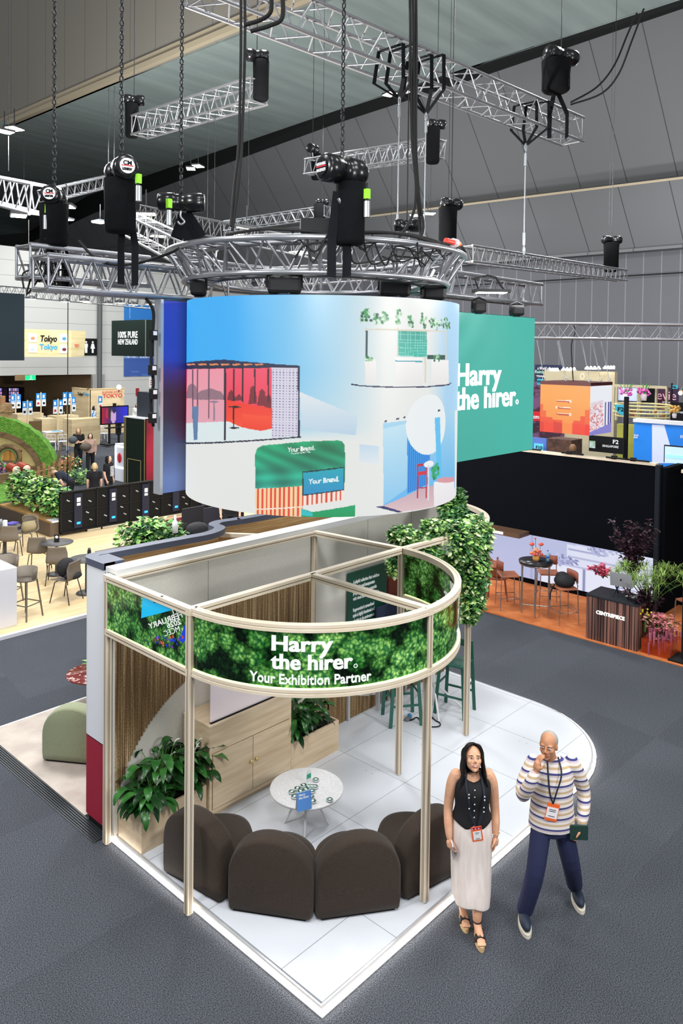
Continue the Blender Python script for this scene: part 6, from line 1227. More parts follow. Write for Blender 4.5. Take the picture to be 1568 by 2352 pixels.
# backs of an LED wall on the lounge floor
YB=15.75; T=thing('led_wall_back','row of black LED panel backs with blue status lights, standing across the lounge','screen',(8.5,YB,LZ)); Mblu=mat('status_blue','#1a7dff',e=3.5); M_navyc=mat('led_psu_navy','#141a30',r=.4)
xa=YP(138,1180,YB).x; xb=YP(500,1150,YB).x; W5=(xb-xa)/5; zb=YP(140,1226,YB).z; zt_=YP(140,1131,YB).z
for i in range(5):
    x0=xa+i*W5; m=MB(); m.box((x0+.005,YB,zb),(x0+W5-.005,YB+.09,zt_),M_lback); m.box((x0,YB-.03,zb),(x0+.03,YB+.02,zt_),M_cab); m.box((x0,YB-.03,zt_-.03),(x0+W5,YB+.02,zt_),M_cab); m.box((x0,YB-.03,zb),(x0+W5,YB+.02,zb+.03),M_cab); m.box((x0,YB-.02,(zb+zt_)/2-.01),(x0+W5,YB+.02,(zb+zt_)/2+.01),M_cab); pn=part(T,'panel_back',m,world=True)
    m=MB(); m.box((x0+W5*.36,YB-.05,zb+.1),(x0+W5*.58,YB,zt_-.08),M_navyc); part(pn,'power_unit',m,world=True); m=MB(); m.box((x0+W5*.43,YB-.056,zb+.2),(x0+W5*.53,YB-.05,zb+.26),Mblu); part(pn,'status_light',m,world=True)
    m=MB(); m.box((x0+W5*.43,YB-.055,zt_-.32),(x0+W5*.53,YB-.05,zt_-.2),M_wht); m.box((x0+W5*.43,YB-.055,zt_-.42),(x0+W5*.53,YB-.05,zt_-.35),M_wht); part(pn,'white_sticker',m,world=True); m=MB()
    for a,b in ((.15,.8),(.75,.72),(.2,.3),(.78,.26),(.68,.45)): c=V((x0+W5*a,YB-.05,zb+(zt_-zb)*b)); m.cyl(c,c+V((.07,-.03,-.04)),.02,M_steel,n=8)
    part(pn,'cable_plug',m,world=True)
m=MB()
for u in (197,233,300): 
    c=YP(u,1234,YB+.05); m.box((c.x-.015,YB+.02,LZ),(c.x+.015,YB+.06,zb+.02),M_cab)
part(T,'support_legs',m,world=True)
for lab,u0,v0,u1,v1,mt in (('dark red banner behind the screen backs',385,1190,430,1230,mat('banner_wine','#7c2f3c',r=.8)),('black and yellow patterned banner behind the screen backs, left part',420,1165,470,1230,mat('banner_pattern','#1c1a20',r=.8,var=((2.2,2.2,.25),'#c8b25a',1,.55,.6))),('dark banner behind the screen backs, right part',470,1160,560,1225,mat('banner_dark','#23222c',r=.8))): sbox('graphic_banner',lab,'banner',u0,v0,u1,v1,17.6,mt,.05,'y',True)
# sage chair, red marble table, mat and ramp
M_mat=mat('pale_carpet_mat','#b9b0a6',r=.95,var=(3,'#a69b92',3)); M_ramp=mat('ribbed_ramp_black','#2b2f33',r=.5)
T=thing('display_mat','pale carpeted platform with black ribbed ramp edge, left of the red based wall','mat',(1,5,0)); m=MB(); m.box((.02,3.7,0),(3.2,6.34,.03),M_mat); part(T,'carpet',m,world=True); m=MB()
for k in range(7): m.box((-.14+.023*k,3.22,0),(-.14+.023*k+.015,6.34,.006+.004*k),M_ramp)
part(T,'ramp_edge',m,world=True); m=MB(); m.box((.0,6.34,0),(3.2,6.37,.032),M_alu); part(T,'metal_edge',m,world=True)
a=G(90,1748,.03);b=G(196,1758,.03); dd=(b-a).normalized(); c=a+dd*.42; lounge('sage green boucle lounge chair left of the white and red end wall',(c.x,c.y,.03),math.atan2(dd.y,dd.x),M_sage,'sage lounge chair')
p=G(214,1545,.5); T=thing('marble_table','round red marble side table behind the white and red end wall','table',(p.x,p.y,.03)); m=MB(); m.lathe((p.x,p.y,.48),[(0,0),(.37,0),(.38,.012),(.37,.024),(0,.024)],mat('marble_red','#6d2a26',r=.15,var=((16,16,16),'#dcc2ba',8,.56,.66)),44); part(T,'tabletop',m,world=True); m=MB(); m.cyl((p.x,p.y,.03),(p.x,p.y,.48),.05,M_dtab); part(T,'column',m,world=True)
lp=MB(); 
for k in range(7): leaf(lp,(p.x+.1,p.y,.52),2.6+k*.3,.3,.05,.9-.1*k,.8,M_hl[k%3])
m=lp; m.cyl((p.x+.1,p.y,.504),(p.x+.1,p.y,.6),.05,M_wht); solo('vase_plant',m,'leafy plant in a vase on the red marble table, mostly hidden','plant')
# dark tower with red side, box and light box
d=27.5; c0=DP(333,1000,d); zt2=DP(333,962,d).z; T=thing('display_tower','dark green tower with a red side and gold edging, left of the blue screen','tower',(c0.x+.8,c0.y+.8,0)); Mrt=mat('tower_red','#a3263a',r=.5,var=((.8,.8,.8),'#6f1526',2)); Mgo=mat('edging_gold','#b9a678',r=.4,m=.5); yL=XP(284,1000,c0.x).y
m=MB(); m.box((c0.x,c0.y,0),(c0.x+2.2,yL,zt2),M_dgr); part(T,'dark_body',m,world=True); m=MB(); m.box((c0.x+.05,c0.y-.012,0),(c0.x+2.2,c0.y,zt2-.04),Mrt); part(T,'red_side',m,world=True); m=MB()
for y in (c0.y+.01,yL-.05,yL-.14): m.box((c0.x-.012,y,0),(c0.x,y+.025,zt2),Mgo)
m.box((c0.x-.012,c0.y,zt2-.03),(c0.x+2.2,yL,zt2+.01),M_wcab); m.box((c0.x-.012,c0.y+.25,1.15),(c0.x,yL-.28,1.175),Mgo); m.box((c0.x-.012,c0.y+.25,0),(c0.x,c0.y+.275,1.15),Mgo); m.box((c0.x-.012,yL-.3,0),(c0.x,yL-.275,1.15),Mgo); part(T,'gold_edging',m,world=True)
m=MB(); m.box((c0.x+.35,c0.y+.2,zt2+.01),(c0.x+1.6,c0.y+1.1,zt2+.92),mat('box_slate','#2a2f3a',r=.6)); solo('speaker_box',m,'dark slate box standing on top of the dark green tower','box')
p=DP(278,1050,30); T=thing('light_box','small white lightbox with glowing blue-white edge and red emblem, left of the dark tower','lightbox',(p.x,p.y,0)); m=MB(); pbox(m,264,1021,300,1082,30,mat('lightbox_face','#c8ccd6',r=.5,e=.35),.3,'x',True); part(T,'cabinet',m,world=True); m=MB(); P=DP(282,1050,30); xx=XP(282,1050,P.x).x-.01
q=[XP(u,v,xx) for u,v in ((265,1024),(298,1030),(298,1078),(265,1073))]; m.tube(q,.03,mat('neon_white','#e4e8ff',e=5),6,closed=True); part(T,'glowing_edge',m,world=True); m=MB(); c=XP(274,1052,xx); m.ball(c,(.02,.17,.2),mat('emblem_red','#c8283a',r=.5),10,6); part(T,'red_emblem',m,world=True)
# hanging signs
M_ban=mat('banner_birch','#d6c89e',r=.7,var=((.6,.6,5),'#c7b684',3)); 
def sign_text(mb,txt,u0,v0,u1,hh,d,mt,face,bold=.02,out=.07,pl=None,**k):
    P=pl or LASTP
    if face=='y': a=YP(u0,v0,P.y-out);b=YP(u1,v0,P.y-out); b.z=a.z; ux=V((1,0,0))
    else: a=XP(u0,v0,P.x-out);b=XP(u1,v0,P.x-out); b.z=a.z; ux=V((0,-1,0))
    t=line_fit(txt,(b-a).length,hh*d/F,mt,.004,bold,**k); n=ux.cross(Z3); M_=Matrix(((ux.x,0,n.x,a.x),(ux.y,0,n.y,a.y),(0,1,0,a.z),(0,0,0,1))); return mb.merge(t,M_)
d=45.0; T=thing('hanging_banner','birch patterned hanging banner lettered Tokyo in black and in blue','sign',tuple(DP(115,820,d))); m=MB(); PB=pbox(m,40,757,164,820,d,M_ban,.1,'y'); part(T,'front_face',m,world=True); m=MB(); A=YP(164,790,PB.y); z0=DP(100,820,d).z;z1=DP(100,757,d).z; m.poly([(A.x,PB.y,z0),(A.x+1.05,PB.y+.4,z0+.05),(A.x+1.15,PB.y+.4,z1),(A.x,PB.y,z1)],M_ban,(.0,.05,0)); part(T,'side_face',m,world=True); m=MB(); sign_text(m,'Tokyo',93,784,131,14,d,M_black,'y',.03,.02,shear=.2); sign_text(m,'Tokyo',91,802,132,12,d,mat('letter_blue','#2a9fd8'),'y',.02,.02); part(T,'lettering',m,world=True); m=MB()
for u,v,c_ in ((75,776,'#c9885a'),(75,800,'#bcd0e6'),(147,777,'#4a90c8'),(147,802,'#6a2a34')): 
    a=YP(u-9.5,v+9.5,PB.y-.02);b=YP(u+9.5,v-9.5,PB.y-.02); m.box((a.x,PB.y-.03,a.z),(b.x,PB.y-.005,b.z),M_wht); a=YP(u-5,v+5,PB.y-.02);b=YP(u+5,v-4,PB.y-.02); m.ball((a+b)/2-V((0,.03,0)),((b.x-a.x)*.5,.01,(b.z-a.z)*.4),mat('picto_'+c_,c_),12,6)
part(T,'picture_tiles',m,world=True); m=MB(); sign_text(m,'TOKYO',171,797,182,7,d,mat('letter_red','#c8453a'),'y',.02,-.08,pl=PB); part(T,'side_lettering',m,world=True)
T=thing('restroom_sign','square dark sign with white man and woman symbols on the white wall','sign',tuple(YP(204,815,YW))); m=MB(); a=YP(187,816,YW-.06);b=YP(222,778,YW-.06); m.box((a.x,YW-.1,a.z),(b.x,YW-.02,b.z),M_black); part(T,'panel',m,world=True); m=MB(); cz=(a.z+b.z)/2
for k,xo in ((0,-.25),(1,.25)):
    c=V(((a.x+b.x)/2+xo,YW-.11,cz)); m.ball(c+Z3*.33,(.075,.01,.08),M_wht,10,6)
    body=[(-.12,.23),(.12,.23),(.13,-.02),(.09,-.02),(.09,-.42),(-.09,-.42),(-.09,-.02),(-.13,-.02)] if k==0 else [(-.09,.23),(.09,.23),(.17,-.12),(.07,-.12),(.07,-.42),(-.07,-.42),(-.07,-.12),(-.17,-.12)]
    m.poly([c+V((x,0,z)) for x,z in body],M_wht,(0,.01,0))
part(T,'symbols',m,world=True)
T=thing('exit_sign','small green running man exit sign at the foyer opening','sign',tuple(DP(72,868,45.5))); m=MB(); pbox(m,59,862,82,873,45.5,mat('exit_green','#12b070',e=1.2),.08,'y'); part(T,'panel',m,world=True); m=MB(); c=DP(71,868,45.3); m.ball(c+Z3*.08,.035,M_wht,8,5); m.tube([c+Z3*.05,c-Z3*.05,c+V((.1,0,-.13))],.022,M_wht,5); m.tube([c-Z3*.05,c+V((-.1,0,-.1))],.022,M_wht,5); part(T,'symbol',m,world=True)
sbox('direction_board','brown hanging direction board beside the exit sign','sign',35,861,68,874,46.8,mat('board_tan','#8d7553'),.08,'y')
pp=Pic(60,80,'#2f7fd0'); pp.a=pp.a*(1-pp.Y*.1)[...,None]; mk=pp.Y>.6; pp.fill(mk&(pp.Y<.76),'#8fa9d8'); pp.fill(pp.Y>.74,'#3f5fa8'); rg=random.Random(2)
for k in range(12): x=rg.random(); h_=rg.uniform(.03,.13); pp.poly([(x,.75),(x,.75-h_),(x+.05,.75-h_),(x+.05,.75)],rg.choice(('#c4d4ee','#6a86c0','#9fb6e0')))
for k in range(14): y=.78+.22*rg.random(); x=rg.random(); pp.poly([(x,y),(x+.2,y),(x+.2,y+.008),(x,y+.008)],'#5a7cc0')
a=YP(284,865,YW-.05);b=YP(372,704,YW-.05); T=thing('wall_poster','tall blue city and harbour photo hung on the white wall behind the dark cube','poster',(a.x,YW-.05,a.z)); screen(T,lambda u,v:(a.x+(b.x-a.x)*u,YW-.06,b.z+(a.z-b.z)*v),40,60,pp,'poster_print',vcol_mat('poster_print',.6))
d=36; c0=DP(334,775,d); zt3=DP(334,734,d).z; zb3=DP(334,819,d).z; yl=XP(256,775,c0.x).y; T=thing('hanging_cube_sign','dark green hanging cube lettered 100% PURE NEW ZEALAND','sign',(c0.x,c0.y,zb3)); m=MB(); m.box((c0.x,c0.y,zb3),(c0.x+2.3,yl,zt3),M_dgr); part(T,'cube',m,world=True,bev=.01); m=MB(); m.box((c0.x-.01,c0.y-.01,zb3),(c0.x+.02,c0.y+.02,zt3),M_steel); part(T,'corner_trim',m,world=True); m=MB()
for tx,v,hh in (('100% PURE',776,15),('NEW ZEALAND',791,12.3)):
    a=XP(271,v,c0.x-.012);b=XP(316,v,c0.x-.012); t=line_fit(tx,a.y-b.y,hh*d/F,M_wht,.004,.012); m.merge(t,Matrix(((0,0,-1,a.x),(-1,0,0,a.y),(0,1,0,a.z),(0,0,0,1))))
part(T,'lettering',m,world=True); m=MB(); m.cyl(DP(298,732,d+.6),DP(298,690,d+.6),.008,M_steel,n=5); part(T,'hanging_wire',m,world=True)
sbox('blackout_screen','large plain blue-black panel cut by the left edge of the picture','screen',-60,672,56,828,20,mat('panel_petrol','#101c24',r=.7,sp=.2),.3,'y')
# foyer vending machines, partner stand with flags, tables and chairs
for lab,u0,u1,v0,v1 in (('black vending machine with lit shelves in the brown foyer',17,56,890,952),('second vending machine at the picture edge in the foyer',-14,12,890,952)):
    T=thing('vending_machine',lab,'vending machine',(0,0,0),0,'vending machines'); m=MB(); P=pbox(m,u0,v0,u1,v1,57,M_lback,.8,'y',True); o_=part(T,'cabinet',m,world=True); m=MB(); rg=random.Random(6); w=(u1-u0)
    for r_ in range(6):
        for c_ in range(5): a=YP(u0+w*.1+c_*w*.12,v0+5+r_*8,P.y-.03); m.box((a.x,P.y-.02,a.z-.1),(a.x+.11,P.y-.005,a.z+.1),mat('goods_%d'%((r_+c_)%3),('#c8c4e0','#7a6ad0','#d89ab0')[(r_+c_)%3],e=.8))
    part(T,'lit_goods',m,world=True)
M_birch=mat('birch_counter','#d9c6a0',r=.55,var=((.7,.7,6),'#c7b088',2)); d=46
T=thing('partner_partition','pale birch partition lettered TOKYO and BUSINESS EVENTS, with a smaller logo on the left side','partition',(0,0,0)); c0=DP(206,930,d); zt4=DP(206,895,d).z; m=MB(); m.poly([(c0.x,c0.y,0),(c0.x,c0.y,zt4),tuple(V((YP(285,895,c0.y).x,c0.y,zt4))),(YP(285,895,c0.y).x,c0.y,0)],M_birch,(0,.1,0)); yb4=XP(167,930,c0.x).y
w1=MB(); w1.box((c0.x,c0.y,0),(YP(285,930,c0.y).x,c0.y+.12,zt4),M_birch); part(T,'right_wall',w1,world=True); w1=MB(); w1.box((c0.x-.06,c0.y,0),(c0.x+.06,yb4,zt4),M_birch); part(T,'left_wall',w1,world=True); w1=MB(); w1.box((c0.x-.08,c0.y-.03,zt4),(YP(285,930,c0.y).x,c0.y+.14,zt4+.06),M_wood); w1.box((c0.x-.08,c0.y,zt4),(c0.x+.08,yb4,zt4+.06),M_wood); part(T,'top_rail',w1,world=True)
m=MB(); sign_text(m,'BUSINESS EVENTS',235,903,281,4.6,d,mat('letter_coral','#d8705f'),'y',.01,.02,pl=c0); sign_text(m,'TOKYO',236,913.5,281,8.5,d,mat('letter_red2','#cf4034'),'y',.02,.02,pl=c0); part(T,'red_lettering',m,world=True); m=MB(); a=XP(178,908,c0.x-.075);b=XP(191,908,c0.x-.075); t=line_fit('Tokyo',a.y-b.y,.2,M_black,.004,.02,shear=.2); m.merge(t,Matrix(((0,0,-1,a.x),(-1,0,0,a.y),(0,1,0,a.z),(0,0,0,1)))); a=b; b=XP(205,910,c0.x-.075); t=line_fit('Tokyo',a.y-b.y,.18,mat('letter_blue'),.004,.01); m.merge(t,Matrix(((0,0,-1,a.x),(-1,0,0,a.y),(0,1,0,a.z),(0,0,0,1)))); part(T,'logo_lettering',m,world=True)
p=DP(273,889,46); m=MB(); m.ball(p,(.14,.14,.14),M_lamp,10,6); m.cyl(p+Z3*.1,p-Z3*.3,.03,M_lampb); solo('spotlight',m,'small bright spotlight on the corner of the birch partition','lamp')
for lab,u0,v0,u1,v1,dd in (('birch counter block behind the flags, right',128,955,181,985,44),('birch counter block under the flags, middle',96,962,130,1000,42),('low birch counter with drawers in front of the partition',165,962,230,1005,41),('long birch counter at the left behind the cottage roof',40,950,100,985,44)):
    sbox('birch_counter',lab,'counter',u0,v0,u1,v1,dd,M_birch,1.0,'y',True,group='birch counters')
sbox('partition_board','brown board with gold edge beside the cottage roof','board',68,967,96,1010,38,mat('board_umber','#6b5433',r=.6),.08,'y',True)
def flagpole(label,u,vt,vb,dd,two=True,w=11):
    p=DP(u,vt-2,dd); T=thing('flag_pole',label,'flag',(p.x,p.y,0),0,'blue and white table flags'); m=MB(); m.cyl((p.x,p.y,0),(p.x,p.y,p.z),.035,mat('pole_birch','#d8c7a4'),n=8); part(T,'pole',m,world=True); zt=p.z-.05; zb=DP(u,vb,dd).z; zm=zt-(zt-zb)*.55
    for k in ((-1,1) if two else (1,)):
        x0=p.x+k*.05; x1=x0+k*w*dd/F*.86; m=MB(); m.box((x0,p.y-.02,zm),(x1,p.y,zt),mat('flag_blue','#1f86d8',r=.7)); m.box((x0,p.y-.02,zb),(x1,p.y,zm),mat('flag_pale','#d5dfe6',r=.7)); f_=part(T,'flag',m,world=True); m=MB(); xm=(x0+x1)/2; m.box((xm-.07,p.y-.026,zt-.28),(xm+.03,p.y-.02,zt-.1),M_wht); m.box((xm-.1,p.y-.026,zt-.4),(xm+.1,p.y-.02,zt-.36),M_wht); m.box((xm-.06,p.y-.026,(zm+zb)/2-.06),(xm+.06,p.y-.02,(zm+zb)/2+.06),M_lback if (int(u)+k)%3 else M_cmr); part(f_,'flag_print',m,world=True)
for lab,u,vt,vb,dd,two in (('leftmost twin blue flag on a pole, before the vending machine',36,906,938,44,True),('twin blue flag pole just above the cottage roof, second from left',63,921,953,40,True),('twin blue flag pole in the middle left, before the brown foyer',94,903,933,44,True),('twin blue flag pole right of the foyer middle, lower pair',133,918,950,41,True),('twin blue flag pole at the dark doorway, upper pair',155,901,930,45,True),('single blue flag on the pole left of the birch partition',163,912,945,42,False),('single blue flag before the red lettering of the birch partition',224,910,940,42,False)): flagpole(lab,u,vt,vb,dd,two)
M_wch=mat('chair_white','#e6e8ec',r=.4)
def wchair(label,loc,rz):
    T=thing('white_chair',label,'chair',loc,rz,'white chairs of the partner stand'); m=MB(); m.box((-.21,-.2,.44),(.21,.2,.47),M_wch); part(T,'seat',m,bev=.01); m=MB(); 
    m.tube([(-.2,.2,.47),(-.21,.24,.82),(.21,.24,.82),(.2,.2,.47)],.016,M_wch,6); m.tube([(-.1,.21,.47),(.0,.235,.82)],.012,M_wch,6); m.tube([(.1,.21,.47),(.0,.235,.82)],.012,M_wch,6); m.tube([(-.2,.22,.64),(.2,.22,.64)],.012,M_wch,6); part(T,'backrest',m)
    for x in (-.19,.19):
        for y in (-.18,.18): q=MB(); q.tube([(x,y,.45),(x*1.1,y*1.15,0)],.016,M_wch,6); part(T,'leg',q)
    return T
w0=wchair('white openwork chair nearest us, left of two by the grey aisle',(G(118,1035).x,G(118,1035).y,0),2.6)
for lab,u,v,rz in (('white openwork chair by the grey aisle, right of two',145,1034,2.5),('white chair behind the near table, facing us',113,1012,-.6),('white chair right of the crossed-arm woman, at the rear table',183,1012,.8),('white chair at the right table, back to us, before the screen stand',240,1014,2.4),('white chair behind the right table, left',208,1000,-.6),('white chair at the left rear table by the brown board',122,983,-.5),('white chair at the rear left, under the middle flags',85,975,-.4),('white chair behind the low counter',140,975,-.5)): p=G(u,v); dup(w0,(p.x,p.y,0),rz,lab)
def wtable(label,u,v,L_=1.3):
    p=G(u,v); T=thing('white_table',label,'table',(p.x,p.y,0),-.1,'white tables of the partner stand'); m=MB(); m.box((-L_/2,-.35,.7),(L_/2,.35,.74),M_wch); part(T,'tabletop',m); m=MB(); m.box((-.2,-.25,.741),(.25,.2,.75),mat('leaflet_blue','#3f9fe0')); part(T,'leaflets',m); 
    for x in (-L_/2+.06,L_/2-.06):
        for y in (-.3,.3): q=MB(); q.cyl((x,y,0),(x,y,.7),.025,M_wch,n=8); part(T,'leg',q)
for lab,u,v in (('white table with blue leaflets at the near left of the partner stand',128,1022),('white table with blue leaflets right of the walking women',212,1008),('white table with blue leaflets under the middle flags',140,985),('white table at the rear left of the partner stand',78,982)): wtable(lab,u,v)
dt=41; T=thing('television_stand','wide television on a black wheeled stand showing blue and magenta pictures','television',(0,0,0)); pv=Pic(60,34,'#3020a0'); pv.a[...,0]=.15+.6*np.clip(.45-pv.X,0,1)*2; pv.a[...,2]=.2+.7*pv.X; pv.a[...,1]=.05+.12*pv.X
pv.ell(.44,.55,.1,.45,'#d0a8d8'); pv.ell(.47,.2,.07,.18,'#1c1650'); pv.ell(.2,.4,.06,.3,'#c01848'); pv.ell(.3,.35,.05,.4,'#1a2a24'); P=DP(262,953,dt); A=YP(234,953,P.y);B=YP(293,953,P.y); z0=DP(262,972,dt).z; z1=DP(262,935,dt).z
m=MB(); m.box((A.x-.06,P.y,z0-.06),(B.x+.06,P.y+.1,z1+.06),M_lback); part(T,'casing',m,world=True); screen(T,lambda u,v:(A.x+(B.x-A.x)*u,P.y-.006,z1+(z0-z1)*v),40,24,pv); m=MB(); xm=(A.x+B.x)/2
for k in (-.28,.28): m.box((xm+k-.05,P.y+.05,.12),(xm+k+.05,P.y+.12,z0+.2),M_cab)
m.box((xm-.5,P.y-.1,.95),(xm+.6,P.y+.2,1.0),M_cab); m.box((xm-.7,P.y-.3,.08),(xm+.7,P.y-.2,.14),M_cab); m.box((xm-.6,P.y-.4,.06),(xm-.5,P.y+.5,.13),M_cab); m.box((xm+.5,P.y-.4,.06),(xm+.6,P.y+.5,.13),M_cab); m.box((xm-.08,P.y,z1+.06),(xm+.08,P.y+.1,z1+.2),M_cab); part(T,'stand',m,world=True)
m=MB(); a=YP(312,901,YW-.05); m.box((a.x,YW-.08,a.z-.25),(a.x+.25,YW-.02,a.z+.3),mat('fire_sign_red','#a0282c')); solo('fire_sign',m,'small red fire sign on the white wall','sign'); m=MB(); a=YP(353,872,YW-.05); m.box((a.x-.4,YW-.06,a.z-.6),(a.x+.5,YW-.03,a.z+.2),M_wht)
for k in range(3): m.box((a.x-.3,YW-.065,a.z-.15*k-.1),(a.x+.4,YW-.06,a.z-.15*k-.03),M_cmr)
solo('wall_notice',m,'white notice with red lines on the wall near the knotted cable','notice')
# turf-roofed cottage
R2=Matrix.Rotation(YAW-PI/2,3,'Z'); dco=31.0; cb=DP(-18,1090,dco); cb.z=0; M_turf=mat('turf_green','#4f8a2c',r=.95,var=((7,7,7),'#74a83e',4),bump=((26,26,26),1,.08)); M_cream=mat('cottage_plaster','#d8c88c',r=.85,var=(2,'#cbb678',3)); M_beam=mat('cottage_timber','#7d6647',r=.8,var=((5,5,9),'#5e4a30',3))
T=thing('turf_cottage','small show cottage with grass-covered dome roof, timber beams and a round window','cottage',tuple(cb)); X2=R2@V((1,0,0)); Y2=R2@V((0,1,0)); rx,rz_=2.60,2.42
def cp(x,y,z): return cb+X2*x+Y2*y+Z3*z
m=MB(); vs=[];na,nd=30,8
for j in range(nd+1):
    s=1-(j/nd)**2.2*.75
    for i in range(na+1):
        a=PI*i/na; w=1+.015*sin(i*3.1+j); vs.append(cp(rx*cos(a)*s*w,-.25+j*.42,rz_*sin(a)*s*w))
fs=[(j*(na+1)+i,j*(na+1)+i+1,(j+1)*(na+1)+i+1,(j+1)*(na+1)+i) for j in range(nd) for i in range(na)]; m.add(vs,fs,M_turf,True); o=len(vs); vs2=[cp(k*cos(PI*i/na),-.25,kz*sin(PI*i/na)) for k,kz in ((rx,rz_),(2.12,1.86)) for i in range(na+1)]; m.add(vs2,[(i,i+1,na+2+i,na+1+i) for i in range(na)],M_turf); part(T,'turf_roof',m,world=True)
m=MB(); m.poly([cp(2.1*cos(PI*i/24),-.1,1.84*sin(PI*i/24)) for i in range(25)],M_cream,Y2*.1); part(T,'plaster_front',m,world=True)
m=MB(); ab=[cp(2.0*cos(PI*i/24),-.2,1.76*sin(PI*i/24)) for i in range(25)]; m.ribbon(ab,.16,.2,M_beam,Y2); part(T,'arched_beam',m,world=True)
for (x0,z0),(x1,z1),w in (((1.22,0),(1.22,1.36),.2),((.2,.62),(1.22,.58),.14),((1.22,.34),(1.9,.34),.18),((-.2,.25),(1.2,.22),.16),((.6,1.2),(1.2,1.0),.12)): m=MB(); m.bar(cp(x0,-.2,z0),cp(x1,-.2,z1),.14,w,M_beam,Y2.cross(V((1,0,0))) if z0!=z1 else Z3); part(T,'timber_beam',m,world=True)
wc=cp(.72,-.24,.80); m=MB(); ring=lambda r: [wc+X2*(r*cos(t))+Z3*(r*sin(t)) for t in [2*PI*k/28 for k in range(28)]]
m.tube(ring(.44),.1,M_beam,8,closed=True); wf=part(T,'window_frame',m,world=True); m=MB(); m.tube([p-Y2*.03 for p in ring(.31)],.035,mat('window_green','#6f8a55',r=.5),8,closed=True); part(wf,'green_rim',m,world=True); m=MB(); m.poly(ring(.31),mat('window_curtain','#c89a4a',r=.7,var=((9,9,1),'#8a5a2a',2),e=.15)); part(wf,'curtain',m,world=True)
cw=DP(4,930,31.5); m=MB(); m.box((cw.x-.35,cw.y-.3,1.9),(cw.x+.3,cw.y+.3,2.9),mat('chimney_brick','#a58a68',r=.85,var=((5,5,9),'#7c6144',2))); m.box((cw.x-.42,cw.y-.36,2.55),(cw.x+.38,cw.y+.36,2.65),mat('chimney_brick')); m.cyl((cw.x,cw.y,2.9),(cw.x,cw.y,3.2),.14,mat('chimney_pot','#9b7350')); solo('brick_chimney',m,'brown brick chimney stack with a pot at the far left behind the turf roof','chimney')
m=MB(); m.poly([G(-80,1105),G(30,1110),G(30,1150),G(-80,1175)],M_turf,(0,0,.05)); o_=solo('lawn_patch',m,'patch of green turf at the left edge in front of the cottage','grass'); o_['kind']='stuff'
fp_=[(25,1150,0),(34,1122,1),(44,1120,0),(54,1122,0),(64,1124,0),(75,1122,0),(86,1120,0),(97,1116,0),(108,1112,0)]; T=thing('picket_fence','rough wooden picket fence curving in front of the cottage garden','fence',tuple(G(100,1110))); M_pk=mat('picket_wood','#9c7c52',r=.85,var=((6,6,12),'#7a5c38',2))
pts=[G(u,v) for u,v in ((28,1130),(40,1127),(52,1124),(64,1121),(76,1118),(88,1115),(100,1111),(112,1107),(124,1103),(136,1098),(148,1092),(160,1086),(166,1080))]; rg=random.Random(9)
for i,p in enumerate(pts): m=MB(); h_=rg.uniform(.62,.82); m.box((p.x-.06,p.y-.025,0),(p.x+.06,p.y+.025,h_),M_pk); part(T,'picket',m,world=True)
for z in (.25,.5): m=MB(); m.tube([p+Z3*z+V((.02,.05,0)) for p in pts],.03,M_pk,6); part(T,'fence_rail',m,world=True)
p=G(40,1128); m=MB(); m.box((p.x-.08,p.y-.08,0),(p.x+.08,p.y+.08,.72),M_pk); mb=MB(); T=thing('letter_box','two rounded red letter boxes on a post by the picket fence','letterbox',(p.x,p.y,0)); part(T,'post',m,world=True); Mlr=mat('letterbox_red','#9c3a22',r=.4)
for k in (-.18,.2): mb=MB(); mb.cyl((p.x+k,p.y-.3,.82),(p.x+k,p.y+.2,.86),.17,Mlr,n=16); b_o=part(T,'box',mb,world=True); q=MB(); q.lathe((p.x+k,p.y-.305,.82),[(0,0),(.14,0),(.14,.006),(0,.006)],mat('letterbox_face','#d8cfb8'),16,(0,-1,0)); part(b_o,'face',q,world=True)
Mfl=[mat('flower_coral','#e88a70',r=.6),mat('flower_yellow','#e8dc80',r=.6),mat('flower_violet','#9a82c8',r=.6),mat('flower_pink','#d86a90',r=.6)]
for lab,u,v,R_,n,sd in (('low flowering shrubs in the cottage garden, coral and yellow',100,1085,(1.1,.5,.35),500,31),('violet and white flowers behind the picket fence, right end',146,1083,(.8,.5,.35),420,32),('green tuft at the right end of the picket fence',178,1112,(.5,.4,.3),300,33),('small green bushes on the left, behind the letter boxes',15,1103,(.7,.4,.35),320,34)):
    p=G(u,v); ivy('garden_shrub',lab,[((p.x,p.y,R_[2]),R_,1)],n,sd,(.08,.14),'cottage garden shrubs',[M_hl[1],M_hl[2],Mfl[sd%4],Mfl[(sd+1)%4]] if sd!=33 else M_hl,'shrub')
m=MB(); m.tube([DP(128,1075,30),DP(134,1050,30),DP(138,1030,30),DP(141,1020,30)],[.05,.04,.035,.03],M_beam,6); solo('driftwood_branch',m,'bare upright driftwood branch at the right end of the cottage','branch')
m=MB(); m.box((.0,-.15,.0),(.7,.15,.4),M_beam); p=G(10,1112); o_=solo('garden_bench',m,'small timber bench in front of the cottage at the left','bench'); o_.location=(p.x,p.y,0)
